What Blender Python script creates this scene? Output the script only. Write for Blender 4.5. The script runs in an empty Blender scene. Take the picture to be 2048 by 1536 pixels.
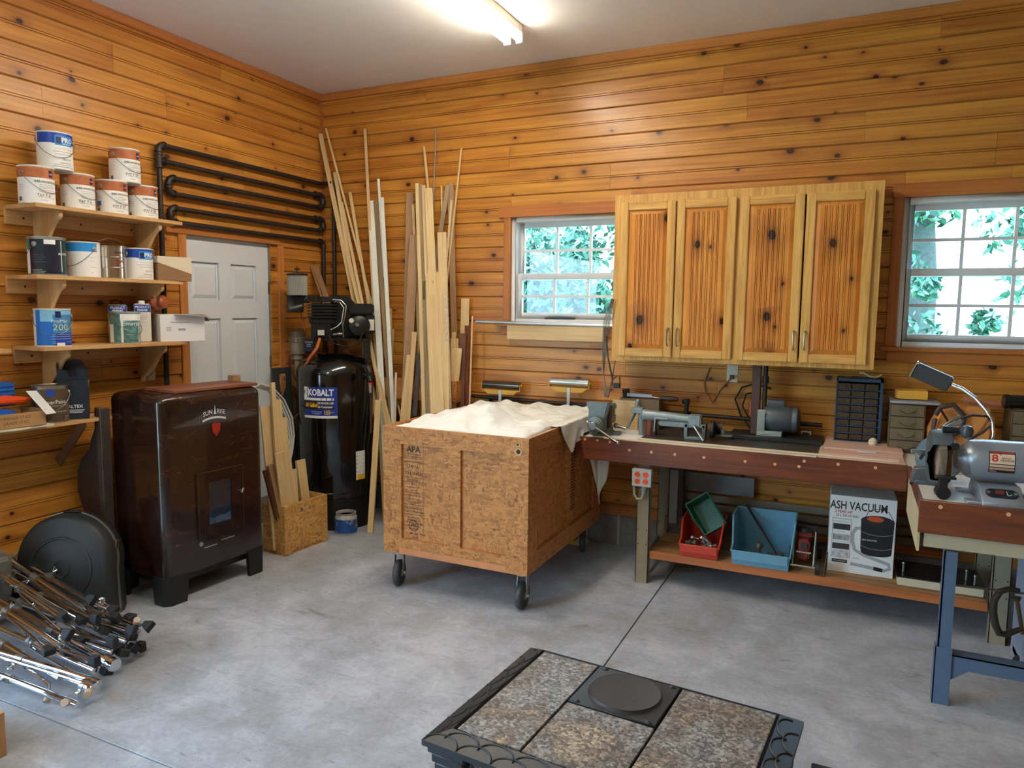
import bpy, bmesh, math, random
from mathutils import Vector, Matrix, Euler
D = bpy.data
SC = bpy.context.scene
COL = SC.collection
PI = math.pi
rad = math.radians
rnd = random.Random(7)

# ------------------------------------------------------------ camera, world, exposure
cam_data = D.cameras.new('camera'); cam = D.objects.new('camera', cam_data); COL.objects.link(cam)
cam_data.sensor_width = 36.0; cam_data.lens = 1449.7 / 2048 * 36.0; cam_data.clip_start = 0.05
def cam_axes(yaw, pitch, roll):
    f = Vector((-math.sin(yaw)*math.cos(pitch), math.cos(yaw)*math.cos(pitch), -math.sin(pitch)))
    r = Vector((math.cos(yaw), math.sin(yaw), 0)); u = r.cross(f)
    c, s = math.cos(roll), math.sin(roll)
    return c*r + s*u, -s*r + c*u, f
r_, u_, f_ = cam_axes(rad(25.31), rad(5.95), rad(0.63))
cam.matrix_world = Matrix(((r_.x, u_.x, -f_.x, 4.0896), (r_.y, u_.y, -f_.y, -4.9037), (r_.z, u_.z, -f_.z, 1.68), (0, 0, 0, 1)))
SC.camera = cam
SC.view_settings.view_transform = 'Standard'; SC.view_settings.look = 'None'
SC.view_settings.gamma = 1; SC.view_settings.use_curve_mapping = False
SC.view_settings.exposure = 1.07
TUBE = 24.0      # fluorescent tube emission
SKY = 6.5

world = D.worlds.new('sky'); SC.world = world; world.use_nodes = True
wn = world.node_tree; wn.nodes.clear()
bg = wn.nodes.new('ShaderNodeBackground'); wo = wn.nodes.new('ShaderNodeOutputWorld')
bg.inputs['Color'].default_value = (0.50, 0.74, 1.0, 1); bg.inputs['Strength'].default_value = SKY
wn.links.new(bg.outputs[0], wo.inputs[0])

# ------------------------------------------------------------ materials
MATS = {}
def srgb(r, g, b):
    f = lambda c: (c/255/12.92) if c/255 <= 0.04045 else ((c/255+0.055)/1.055)**2.4
    return (f(r), f(g), f(b), 1)
class NT:
    def __init__(s, name):
        s.m = D.materials.new(name); s.m.use_nodes = True; s.t = s.m.node_tree; s.n = s.t.nodes
        s.b = s.n['Principled BSDF']
    def new(s, typ, **kw):
        n = s.n.new('ShaderNode' + typ)
        for k, v in kw.items(): setattr(n, k, v)
        return n
    def link(s, a, b): s.t.links.new(a, b)
    def set(s, sock, v):
        if hasattr(v, 'is_output') or hasattr(v, 'links'): s.link(v, sock)
        else: sock.default_value = v
    def math(s, op, a, b=None, c=None):
        n = s.new('Math', operation=op); s.set(n.inputs[0], a)
        if b is not None: s.set(n.inputs[1], b)
        if c is not None: s.set(n.inputs[2], c)
        return n.outputs[0]
    def vmath(s, op, a, b):
        n = s.new('VectorMath', operation=op); s.set(n.inputs[0], a); s.set(n.inputs[1], b); return n.outputs[0]
    def mix(s, f, a, b, mode='MIX'):
        n = s.new('Mix', data_type='RGBA', blend_type=mode); s.set(n.inputs[0], f); s.set(n.inputs[6], a); s.set(n.inputs[7], b); return n.outputs[2]
    def ramp(s, f, stops, interp='LINEAR'):
        n = s.new('ValToRGB'); s.link(f, n.inputs[0]); cr = n.color_ramp; cr.interpolation = interp
        while len(cr.elements) < len(stops): cr.elements.new(0.5)
        for e, (p, c) in zip(cr.elements, stops):
            e.position = p; e.color = c if len(c) == 4 else (*c, 1)
        return n.outputs[0]
    def noise(s, vec, scale, detail=2, rough=0.5, dist=0.0):
        n = s.new('TexNoise'); s.link(vec, n.inputs['Vector']); n.inputs['Scale'].default_value = scale
        n.inputs['Detail'].default_value = detail; n.inputs['Roughness'].default_value = rough; n.inputs['Distortion'].default_value = dist
        return n
    def coords(s, scale=(1, 1, 1), randomize=True):
        tc = s.new('TexCoord'); v = tc.outputs['Object']
        if randomize:
            oi = s.new('ObjectInfo'); mul = s.math('MULTIPLY', oi.outputs['Random'], 37.0)
            v = s.vmath('ADD', v, mul); s.rand = oi.outputs['Random']
        return s.vmath('MULTIPLY', v, scale)
    def bump(s, h, strength, dist=0.002):
        n = s.new('Bump'); n.inputs['Strength'].default_value = strength; n.inputs['Distance'].default_value = dist
        s.link(h, n.inputs['Height']); s.link(n.outputs[0], s.b.inputs['Normal'])
def mat(name, color, rough=0.5, metal=0.0, var=0.0, scale=12.0, bump=0.0, coat=0.0, emit=None, estr=1.0, spec=0.5, trans=0.0):
    """plain procedural surface: base colour with noise mottling"""
    if name in MATS: return MATS[name]
    t = NT(name); c = srgb(*color); b = t.b
    b.inputs['Roughness'].default_value = rough; b.inputs['Metallic'].default_value = metal
    b.inputs['Specular IOR Level'].default_value = spec
    if coat: b.inputs['Coat Weight'].default_value = coat; b.inputs['Coat Roughness'].default_value = 0.08
    if trans: b.inputs['Transmission Weight'].default_value = trans
    v = t.coords(); n = t.noise(v, scale, 4, 0.6)
    if var:
        lo = tuple(max(0, x*(1-var)) for x in c[:3]) + (1,); hi = tuple(min(1, x*(1+var)) for x in c[:3]) + (1,)
        t.link(t.ramp(n.outputs[0], [(0.3, lo), (0.7, hi)]), b.inputs['Base Color'])
    else: b.inputs['Base Color'].default_value = c
    if bump: t.bump(n.outputs[0], bump)
    if emit: b.inputs['Emission Color'].default_value = srgb(*emit); b.inputs['Emission Strength'].default_value = estr
    MATS[name] = t.m; return t.m
def wood(name, light, dark, tints=None, knots=0.0, rough=0.4, coat=0.0, grain=(1.3, 9, 38), axis='x', knot_scale=4.0, tintmix=0.5, spec=0.5, ksize=1.0, dist=0.6, contrast=(0.36, 0.62)):
    """timber, grain along the object's local axis"""
    if name in MATS: return MATS[name]
    t = NT(name); b = t.b; b.inputs['Roughness'].default_value = rough; b.inputs['Specular IOR Level'].default_value = spec
    if coat: b.inputs['Coat Weight'].default_value = coat; b.inputs['Coat Roughness'].default_value = 0.22
    v = t.coords()
    lo, mid, hi = grain
    sc = {'x': (lo, mid, mid), 'y': (mid, lo, mid), 'z': (mid, mid, lo)}[axis]
    sf = {'x': (lo*1.5, hi*2, hi*2), 'y': (hi*2, lo*1.5, hi*2), 'z': (hi*2, hi*2, lo*1.5)}[axis]
    broad = t.noise(t.vmath('MULTIPLY', v, sc), 1.0, 2.5, 0.5, dist)
    fine = t.noise(t.vmath('MULTIPLY', v, sf), 1.0, 3, 0.6)
    f = t.math('ADD', t.math('MULTIPLY', broad.outputs[0], 0.72), t.math('MULTIPLY', fine.outputs[0], 0.28))
    col = t.ramp(f, [(contrast[0], srgb(*dark)), (contrast[1], srgb(*light))])
    if tints:
        tr = t.ramp(t.rand, [(i/(len(tints)-1), srgb(*c)) for i, c in enumerate(tints)])
        col = t.mix(tintmix, col, tr)
        col = t.mix(0.35, col, t.ramp(fine.outputs[0], [(0.3, (0.55, 0.5, 0.45)), (0.6, (1, 1, 1))]), 'MULTIPLY')
    if knots:
        wob = t.noise(v, 30.0, 2)
        vv = t.vmath('ADD', v, t.vmath('MULTIPLY', wob.outputs['Color'], (0.012, 0.012, 0.012)))
        sv = t.new('SeparateXYZ'); t.link(vv, sv.inputs[0]); cv = t.new('CombineXYZ')
        ai = {'x': (0, 2), 'y': (1, 2), 'z': (2, 0)}[axis]
        t.link(t.math('MULTIPLY', sv.outputs[ai[0]], 0.72), cv.inputs[0]); t.link(sv.outputs[ai[1]], cv.inputs[1])
        vo = t.new('TexVoronoi', voronoi_dimensions='2D'); t.link(cv.outputs[0], vo.inputs['Vector']); vo.inputs['Scale'].default_value = knot_scale
        sep = t.new('SeparateColor'); t.link(vo.outputs['Color'], sep.inputs[0])
        on = t.math('GREATER_THAN', sep.outputs[0], 1-knots)
        size = t.math('MULTIPLY_ADD', t.math('MULTIPLY', sep.outputs[1], sep.outputs[1]), 0.10*ksize, 0.035*ksize)
        rel = t.math('DIVIDE', vo.outputs['Distance'], size)
        k = t.ramp(rel, [(0.0, (0.9, 0.9, 0.9)), (0.42, (1, 1, 1)), (0.52, (0.35, 0.35, 0.35)), (1.0, (0, 0, 0))])
        sk = t.new('SeparateColor'); t.link(k, sk.inputs[0])
        
        halo2 = t.math('MULTIPLY', t.math('SUBTRACT', 1.0, t.math('MINIMUM', t.math('MULTIPLY', rel, 0.36), 1.0)), 0.55)
        col = t.mix(t.math('MULTIPLY', on, halo2), col, srgb(128, 62, 28))
        col = t.mix(t.math('MULTIPLY', on, sk.outputs[0]), col, srgb(52, 26, 18))
    t.link(col, b.inputs['Base Color'])
    t.bump(fine.outputs[0], 0.12, 0.001)
    MATS[name] = t.m; return t.m
def osb(name, base):
    t = NT(name); b = t.b; b.inputs['Roughness'].default_value = 0.55
    v = t.coords(); col = None
    r, g, bl = base
    stops = [(0.12, srgb(r*0.62, g*0.52, bl*0.44)), (0.28, srgb(r*0.88, g*0.83, bl*0.76)), (0.55, srgb(r, g, bl)), (0.78, srgb(min(255, r*1.08), min(255, g*1.10), bl*1.12)), (0.95, srgb(min(255, r*1.16), min(255, g*1.24), bl*1.35))]
    outs = []
    for k, (rot, sc) in enumerate((((0.3, 0.2, 0.5), (95, 22, 34)), ((0.9, 1.4, -0.7), (28, 100, 24)), ((-0.4, 0.5, 2.1), (22, 34, 96)))):
        mp = t.new('Mapping'); t.link(v, mp.inputs[0]); mp.inputs['Rotation'].default_value = rot; mp.inputs['Scale'].default_value = sc
        d = t.noise(v, 30.0, 3); vv = t.vmath('ADD', mp.outputs[0], t.vmath('MULTIPLY', d.outputs['Color'], (2.2, 2.2, 2.2)))
        vo = t.new('TexVoronoi'); t.link(vv, vo.inputs['Vector']); vo.inputs['Scale'].default_value = 1.0
        sep = t.new('SeparateColor'); t.link(vo.outputs['Color'], sep.inputs[0]); outs.append((sep.outputs[0], sep.outputs[1], vo.outputs['Distance']))
    sel1 = t.math('GREATER_THAN', outs[1][1], 0.55); sel2 = t.math('GREATER_THAN', outs[2][1], 0.6)
    n1 = t.new('Mix'); t.set(n1.inputs[0], sel1); t.set(n1.inputs[2], outs[0][0]); t.set(n1.inputs[3], outs[1][0])
    n2 = t.new('Mix'); t.set(n2.inputs[0], sel2); t.set(n2.inputs[2], n1.outputs[0]); t.set(n2.inputs[3], outs[2][0])
    fine = t.noise(t.vmath('MULTIPLY', v, (1, 1, 1)), 60.0, 3)
    f = t.math('ADD', t.math('MULTIPLY', n2.outputs[0], 0.55), t.math('MULTIPLY', fine.outputs[0], 0.45))
    t.link(t.ramp(f, stops), b.inputs['Base Color']); t.bump(n2.outputs[0], 0.25, 0.002)
    MATS[name] = t.m; return t.m
def stone(name):
    t = NT(name); b = t.b; b.inputs['Roughness'].default_value = 0.45
    v = t.coords()
    a = t.noise(v, 5.0, 3, 0.5, 1.0); c = t.noise(v, 110.0, 6, 0.75, 0.6); e = t.noise(v, 2.2, 2, 0.5)
    vo = t.new('TexVoronoi'); vo.inputs['Scale'].default_value = 150.0
    t.link(t.vmath('ADD', v, t.vmath('MULTIPLY', c.outputs['Color'], (0.014, 0.014, 0.014))), vo.inputs['Vector'])
    sep = t.new('SeparateColor'); t.link(vo.outputs['Color'], sep.inputs[0])
    tone = t.ramp(a.outputs[0], [(0.32, srgb(122, 126, 134)), (0.46, srgb(150, 147, 144)), (0.57, srgb(124, 112, 104)), (0.68, srgb(168, 152, 132))])
    g = t.math('ADD', t.math('MULTIPLY', sep.outputs[0], 0.5), t.math('MULTIPLY', c.outputs[0], 0.55))
    spk = t.ramp(g, [(0.3, (0.18, 0.17, 0.17)), (0.5, (0.62, 0.6, 0.6)), (0.68, (1.1, 1.1, 1.1)), (0.85, (1.9, 1.8, 1.7))])
    col = t.mix(0.9, tone, spk, 'MULTIPLY')
    t.link(col, b.inputs['Base Color']); t.bump(g, 0.5, 0.002)
    MATS[name] = t.m; return t.m

# ------------------------------------------------------------ geometry builder
class G:
    def __init__(s): s.v = []; s.f = []; s.mi = []; s.cur = 0
    def add(s, verts, faces, M=None):
        o = len(s.v)
        s.v += [tuple(M @ Vector(p)) if M is not None else tuple(p) for p in verts]
        s.f += [tuple(i+o for i in f) for f in faces]; s.mi += [s.cur]*len(faces); return s
    def box(s, x0, y0, z0, x1, y1, z1, M=None):
        x0, x1 = min(x0, x1), max(x0, x1); y0, y1 = min(y0, y1), max(y0, y1); z0, z1 = min(z0, z1), max(z0, z1)
        return s.add([(x0, y0, z0), (x1, y0, z0), (x1, y1, z0), (x0, y1, z0), (x0, y0, z1), (x1, y0, z1), (x1, y1, z1), (x0, y1, z1)],
                     [(0, 3, 2, 1), (4, 5, 6, 7), (0, 1, 5, 4), (1, 2, 6, 5), (2, 3, 7, 6), (3, 0, 4, 7)], M)
    def cbox(s, c, size, M=None):
        return s.box(c[0]-size[0]/2, c[1]-size[1]/2, c[2]-size[2]/2, c[0]+size[0]/2, c[1]+size[1]/2, c[2]+size[2]/2, M)
    def cyl(s, p0, p1, r0, r1=None, n=16, cap=True):
        r1 = r0 if r1 is None else r1
        p0, p1 = Vector(p0), Vector(p1); d = (p1-p0)
        q = d.to_track_quat('Z', 'Y').to_matrix().to_4x4()
        M = Matrix.Translation(p0) @ q; L = d.length
        vs = []; fs = []
        for k, (z, r) in enumerate(((0, r0), (L, r1))):
            for i in range(n): a = 2*PI*i/n; vs.append((r*math.cos(a), r*math.sin(a), z))
        for i in range(n): fs.append((i, (i+1) % n, n+(i+1) % n, n+i))
        if cap: fs.append(tuple(range(n-1, -1, -1))); fs.append(tuple(range(n, 2*n)))
        return s.add(vs, fs, M)
    def lathe(s, prof, n=24, M=None, a0=0.0, a1=2*PI):
        full = abs(a1-a0-2*PI) < 1e-6; m = n if full else n+1
        vs = []; fs = []
        for r, z in prof:
            for i in range(m):
                a = a0+(a1-a0)*i/n; vs.append((r*math.cos(a), r*math.sin(a), z))
        for j in range(len(prof)-1):
            for i in range(n):
                i2 = (i+1) % m
                fs.append((j*m+i, j*m+i2, (j+1)*m+i2, (j+1)*m+i))
        if full:
            if prof[0][0] > 1e-5: fs.append(tuple(range(m-1, -1, -1)))
            if prof[-1][0] > 1e-5: fs.append(tuple((len(prof)-1)*m+i for i in range(m)))
        return s.add(vs, fs, M)
    def tube(s, pts, r, n=8, closed=False, cap=True, flat=None):
        pts = [Vector(p) for p in pts]; N = len(pts); vs = []; fs = []
        t0 = (pts[1]-pts[0]).normalized(); up = Vector((0, 0, 1)) if abs(t0.z) < 0.9 else Vector((1, 0, 0))
        nrm = (up - t0*up.dot(t0)).normalized()
        for i, p in enumerate(pts):
            if closed: t = (pts[(i+1) % N]-pts[i-1])
            else: t = pts[min(i+1, N-1)]-pts[max(i-1, 0)]
            t.normalize(); nrm = (nrm - t*nrm.dot(t))
            nrm = nrm.normalized() if nrm.length > 1e-6 else t.orthogonal().normalized()
            b = t.cross(nrm); rr = r[i] if isinstance(r, (list, tuple)) else r
            for k in range(n):
                a = 2*PI*k/n; q = p + nrm*math.cos(a)*rr*(flat or 1.0) + b*math.sin(a)*rr; vs.append(tuple(q))
        R = N if closed else N-1
        for i in range(R):
            j = (i+1) % N
            for k in range(n): fs.append((i*n+k, i*n+(k+1) % n, j*n+(k+1) % n, j*n+k))
        if cap and not closed: fs.append(tuple(range(n-1, -1, -1))); fs.append(tuple((N-1)*n+k for k in range(n)))
        return s.add(vs, fs)
    def prism(s, poly, h0, h1, M=None):
        """2-D outline (counter-clockwise in XY) raised from z=h0 to h1"""
        n = len(poly); vs = [(x, y, h0) for x, y in poly] + [(x, y, h1) for x, y in poly]
        fs = [tuple(range(n-1, -1, -1)), tuple(range(n, 2*n))] + [(i, (i+1) % n, n+(i+1) % n, n+i) for i in range(n)]
        return s.add(vs, fs, M)
    def ball(s, c, r, n=14, m=8, sc=(1, 1, 1)):
        prof = [(math.sin(PI*j/m)*r, -math.cos(PI*j/m)*r) for j in range(m+1)]
        prof[0] = (0, -r); prof[-1] = (0, r)
        return s.lathe(prof, n, Matrix.Translation(c) @ Matrix.Diagonal((*sc, 1)))
    def board(s, p0, p1, w, t, face=(0.4, -1, 0)):
        """straight timber from p0 to p1, wide side turned to `face`"""
        p0, p1 = Vector(p0), Vector(p1); x = (p1-p0); L = x.length; x.normalize()
        y = Vector(face); y = (y - x*y.dot(x)).normalized(); z = x.cross(y)
        M = Matrix(((x.x, y.x, z.x, p0.x), (x.y, y.y, z.y, p0.y), (x.z, y.z, z.z, p0.z), (0, 0, 0, 1)))
        return s.box(0, -t/2, -w/2, L, t/2, w/2, M)
    def mesh(s, name, mats, smooth=40, bevel=0.0, seg=1):
        me = D.meshes.new(name); me.from_pydata(s.v, [], s.f)
        for m in (mats if isinstance(mats, (list, tuple)) else [mats]): me.materials.append(m)
        if any(s.mi): me.polygons.foreach_set('material_index', s.mi)
        if bevel:
            bm = bmesh.new(); bm.from_mesh(me)
            bmesh.ops.remove_doubles(bm, verts=bm.verts, dist=1e-5)
            es = [e for e in bm.edges if len(e.link_faces) == 2 and e.calc_face_angle(0) > 0.6]
            bmesh.ops.bevel(bm, geom=es, offset=bevel, segments=seg, affect='EDGES', clamp_overlap=True)
            bm.to_mesh(me); bm.free()
        me.validate()
        if smooth:
            me.polygons.foreach_set('use_smooth', [True]*len(me.polygons)); me.set_sharp_from_angle(angle=rad(smooth))
        me.update(); return me
    def obj(s, name, mats, parent=None, loc=(0, 0, 0), rot=(0, 0, 0), smooth=40, bevel=0.0, seg=1, label=None, kind=None):
        o = D.objects.new(name, s.mesh(name, mats, smooth, bevel, seg)); COL.objects.link(o)
        o.location = loc; o.rotation_euler = rot
        if parent is not None: o.parent = parent
        if label: o['label'] = label
        if kind: o['kind'] = kind
        return o
def timber(name, p0, p1, w, t, m, face=(0.42, -0.9, 0), bevel=0.001):
    """straight board as its own object, its local x axis along the grain"""
    p0, p1 = Vector(p0), Vector(p1); x = (p1-p0); L = x.length; x.normalize()
    y = Vector(face); y = (y - x*y.dot(x)).normalized(); z = x.cross(y)
    o = G().box(0, -t/2, -w/2, L, t/2, w/2).obj(name, m, bevel=bevel)
    o.matrix_world = Matrix(((x.x, y.x, z.x, p0.x), (x.y, y.y, z.y, p0.y), (x.z, y.z, z.z, p0.z), (0, 0, 0, 1)))
    return o
def tag(o, label, cat, group=None):
    o['label'] = label; o['category'] = cat
    if group: o['group'] = group
    return o
def thing(name, label, cat, loc=(0, 0, 0), rotz=0.0, group=None, rot=None):
    o = D.objects.new(name, None); COL.objects.link(o); o.empty_display_size = 0.05
    o.location = loc; o.rotation_euler = rot if rot else (0, 0, rotz)
    return tag(o, label, cat, group)
def copy_tree(o, parent=None):
    c = o.copy(); COL.objects.link(c)
    if parent is not None: c.parent = parent
    for ch in list(o.children): copy_tree(ch, c)
    return c
def bent(g_obj):
    return g_obj
_fonts = {}
def text_geo(s, size, bold=0.0):
    """lettering turned into a flat mesh: list of verts (x, y) and faces"""
    key = (s, bold)
    if key not in _fonts:
        cu = D.curves.new('lettering', 'FONT'); cu.body = s; cu.size = 1.0; cu.align_x = 'CENTER'; cu.align_y = 'CENTER'
        cu.resolution_u = 2; cu.offset = bold
        ob = D.objects.new('lettering', cu); me = D.meshes.new_from_object(ob)
        _fonts[key] = ([(v.co.x, v.co.y) for v in me.vertices], [tuple(p.vertices) for p in me.polygons])
        D.objects.remove(ob); D.meshes.remove(me); D.curves.remove(cu)
    vs, fs = _fonts[key]
    return [(x*size, y*size) for x, y in vs], fs
def lettering(s, size, m, parent, M, bold=0.0, sx=1.0, name='lettering'):
    """flat lettering in the XY plane of M"""
    vs, fs = text_geo(s, size, bold); g = G(); g.add([(x*sx, y, 0) for x, y in vs], fs, M)
    return g.obj(name, m, parent, smooth=0)
def wrap_text(g, s, size, R, ang, z, bold=0.0, sx=1.0):
    vs, fs = text_geo(s, size, bold)
    g.add([(R*math.cos(ang+x*sx/R), R*math.sin(ang+x*sx/R), z+y) for x, y in vs], fs)
def wrap_patch(g, R, a0, a1, z0, z1, n=None):
    n = n or max(1, int(abs(a1-a0)/0.12))
    vs = []; fs = []
    for i in range(n+1):
        a = a0+(a1-a0)*i/n
        vs += [(R*math.cos(a), R*math.sin(a), z0), (R*math.cos(a), R*math.sin(a), z1)]
    for i in range(n): fs.append((2*i, 2*i+2, 2*i+3, 2*i+1))
    g.add(vs, fs)
def facing(x, y, z, yaw):
    """matrix whose XY plane stands upright, normal turned by yaw from -Y"""
    return Matrix.Translation((x, y, z)) @ Matrix.Rotation(yaw, 4, 'Z') @ Matrix.Rotation(PI/2, 4, 'X')

# ------------------------------------------------------------ shared materials
PINE = wood('varnished_pine', (220, 156, 64), (160, 92, 34), [(182, 108, 46), (202, 134, 54), (220, 158, 68), (192, 118, 48), (224, 168, 76)], knots=0.72, tintmix=0.36, rough=0.36, coat=0.15, spec=0.35, knot_scale=4.6, grain=(0.8, 9, 30), dist=1.3, contrast=(0.34, 0.66), ksize=1.15)
TRIM = wood('varnished_trim', (204, 132, 66), (160, 90, 42), [(170, 98, 50), (206, 140, 70)], rough=0.42, coat=0.08, spec=0.3)
OAK = wood('honey_oak', (236, 186, 106), (202, 146, 72), [(214, 160, 84), (228, 180, 104)], rough=0.42, coat=0.05, spec=0.3, grain=(3, 30, 60), axis='z', tintmix=0.3)
OAKX = wood('honey_oak_rail', (236, 186, 106), (202, 146, 72), [(214, 160, 84), (228, 180, 104)], rough=0.42, coat=0.05, spec=0.3, grain=(3, 30, 60), axis='x', tintmix=0.3)
KPINE = wood('knotty_pine_panel', (226, 152, 66), (196, 110, 42), [(214, 138, 56), (226, 158, 74)], knots=0.6, rough=0.4, coat=0.08, spec=0.3, axis='z', knot_scale=5.5, ksize=2.2, tintmix=0.3)
LIGHTWOOD = wood('bare_softwood', (226, 196, 142), (196, 158, 104), [(206, 170, 116), (232, 206, 156), (214, 186, 134)], rough=0.6, grain=(1.5, 18, 60), axis='x')
PLY = wood('birch_plywood', (220, 190, 140), (200, 166, 114), [(212, 180, 128), (224, 196, 150)], rough=0.55, grain=(2, 10, 30), axis='x')
WHITEWOOD = mat('white_primed_wood', (226, 226, 216), 0.5, var=0.05)
GREYWOOD = wood('weathered_board', (166, 142, 104), (124, 100, 70), rough=0.7, axis='x')
OAKBROWN = wood('brown_oak_board', (176, 134, 92), (142, 102, 66), [(150, 110, 74), (178, 140, 98)], rough=0.55, axis='x', grain=(2, 20, 60))
WALNUT = wood('red_brown_apron', (128, 66, 34), (88, 40, 22), rough=0.38, coat=0.2, axis='x', grain=(2, 24, 60))
OSB = osb('strand_board', (192, 128, 66))
OSB2 = osb('crate_strand_board', (206, 156, 88))
BLACKPIPE = mat('black_iron_pipe', (52, 44, 42), 0.42, 0.3, var=0.2)
DARKIRON = mat('cast_iron', (44, 42, 42), 0.5, 0.3, var=0.2)
STEEL = mat('steel', (176, 176, 172), 0.32, 0.9, var=0.1)
CHROME = mat('chrome', (214, 218, 224), 0.08, 1.0)
ZINC = mat('zinc_plate', (170, 172, 168), 0.4, 0.7)
BLACK = mat('black_plastic', (24, 24, 26), 0.45)
RUBBER = mat('black_rubber', (34, 34, 36), 0.7)
WHITE = mat('white_vinyl', (232, 234, 236), 0.4)
GREYMETAL = mat('grey_green_enamel', (122, 134, 130), 0.42, 0.1, var=0.08)
BEIGE = mat('beige_enamel', (150, 138, 112), 0.45, var=0.05)
PAPER = mat('white_paper', (236, 236, 234), 0.7)
CARD = mat('brown_cardboard', (176, 132, 84), 0.75, var=0.06)
INK = mat('black_ink', (28, 26, 28), 0.6)
REDINK = mat('red_ink', (204, 52, 34), 0.5)
WHITEINK = mat('white_ink', (240, 240, 240), 0.5)
YELLOWINK = mat('yellow_ink', (240, 190, 40), 0.5)
GREYINK = mat('grey_ink', (120, 120, 122), 0.6)

# floor: worn concrete
def concrete():
    t = NT('worn_concrete'); b = t.b
    v = t.coords(randomize=False)
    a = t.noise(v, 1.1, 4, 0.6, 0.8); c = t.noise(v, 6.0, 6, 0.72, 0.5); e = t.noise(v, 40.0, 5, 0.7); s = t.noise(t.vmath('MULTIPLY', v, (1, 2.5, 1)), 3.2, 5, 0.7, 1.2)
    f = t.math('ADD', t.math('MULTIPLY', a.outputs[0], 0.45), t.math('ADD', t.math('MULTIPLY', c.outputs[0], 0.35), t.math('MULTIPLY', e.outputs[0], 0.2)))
    col = t.ramp(f, [(0.38, srgb(142, 142, 142)), (0.5, srgb(166, 170, 180)), (0.6, srgb(192, 196, 206))])  # bluish tones put the cool daylight glare into the concrete colour
    for rot, off in ((0.5, 0), (1.9, 7), (2.7, 13)):
        mp = t.new('Mapping'); t.link(v, mp.inputs[0]); mp.inputs['Rotation'].default_value = (0, 0, rot); mp.inputs['Location'].default_value = (off, off, 0); mp.inputs['Scale'].default_value = (2.0, 26.0, 1)
        sn = t.noise(mp.outputs[0], 1.0, 2, 0.5, 1.2)
        ln = t.ramp(t.math('ABSOLUTE', t.math('SUBTRACT', sn.outputs[0], 0.66)), [(0.0, (0.55, 0.54, 0.53)), (0.008, (1, 1, 1))])
        col = t.mix(0.8, col, ln, 'MULTIPLY')
    st = t.ramp(s.outputs[0], [(0.27, (0.42, 0.38, 0.34)), (0.36, (0.9, 0.88, 0.86)), (0.42, (1, 1, 1))])
    col = t.mix(0.8, col, st, 'MULTIPLY')
    vo = t.new('TexVoronoi'); vo.inputs['Scale'].default_value = 14.0; t.link(t.vmath('ADD', v, t.vmath('MULTIPLY', c.outputs['Color'], (0.2, 0.2, 0.2))), vo.inputs['Vector'])
    spots = t.ramp(vo.outputs['Distance'], [(0.02, (0.35, 0.33, 0.32)), (0.05, (1, 1, 1))]); col = t.mix(0.7, col, spots, 'MULTIPLY')
    t.link(col, b.inputs['Base Color'])
    t.link(t.ramp(c.outputs[0], [(0.3, (0.42, 0.42, 0.42)), (0.7, (0.66, 0.66, 0.66))]), b.inputs['Roughness'])
    t.bump(f, 0.25, 0.003); MATS['worn_concrete'] = t.m; return t.m
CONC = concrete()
BLOCK = mat('concrete_block', (128, 126, 120), 0.85, var=0.15, scale=40, bump=0.4)
CEIL = mat('painted_ceiling', (238, 234, 230), 0.8, var=0.02)
JOINT = mat('dark_joint', (60, 56, 52), 0.9)

XR, YB, H = 7.4, -8.6, 3.404
def struct(name, g, m, **kw):
    o = g.obj(name, m, **kw); o['kind'] = 'structure'; return o
# slabs separated by real saw-cut grooves
floor = D.objects.new('floor', None); COL.objects.link(floor); floor['kind'] = 'structure'
xs = [-0.14, 3.092, 3.098, XR+0.14]; ys = [YB-0.14, -6.4, -6.394, -3.185, -3.179, 0.14]
cells = [(xs[i], xs[i+1], ys[j], ys[j+1]) for i in (0, 2) for j in (0, 2, 4)]
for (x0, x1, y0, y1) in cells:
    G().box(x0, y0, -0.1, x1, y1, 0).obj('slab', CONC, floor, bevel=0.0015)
G().box(0, YB, -0.16, XR, 0, -0.008).obj('slab_joint', JOINT, floor)
g = G(); g.box(-0.2, YB-0.2, H, XR+0.2, 0.25, H+0.15); struct('ceiling', g, CEIL)

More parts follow.
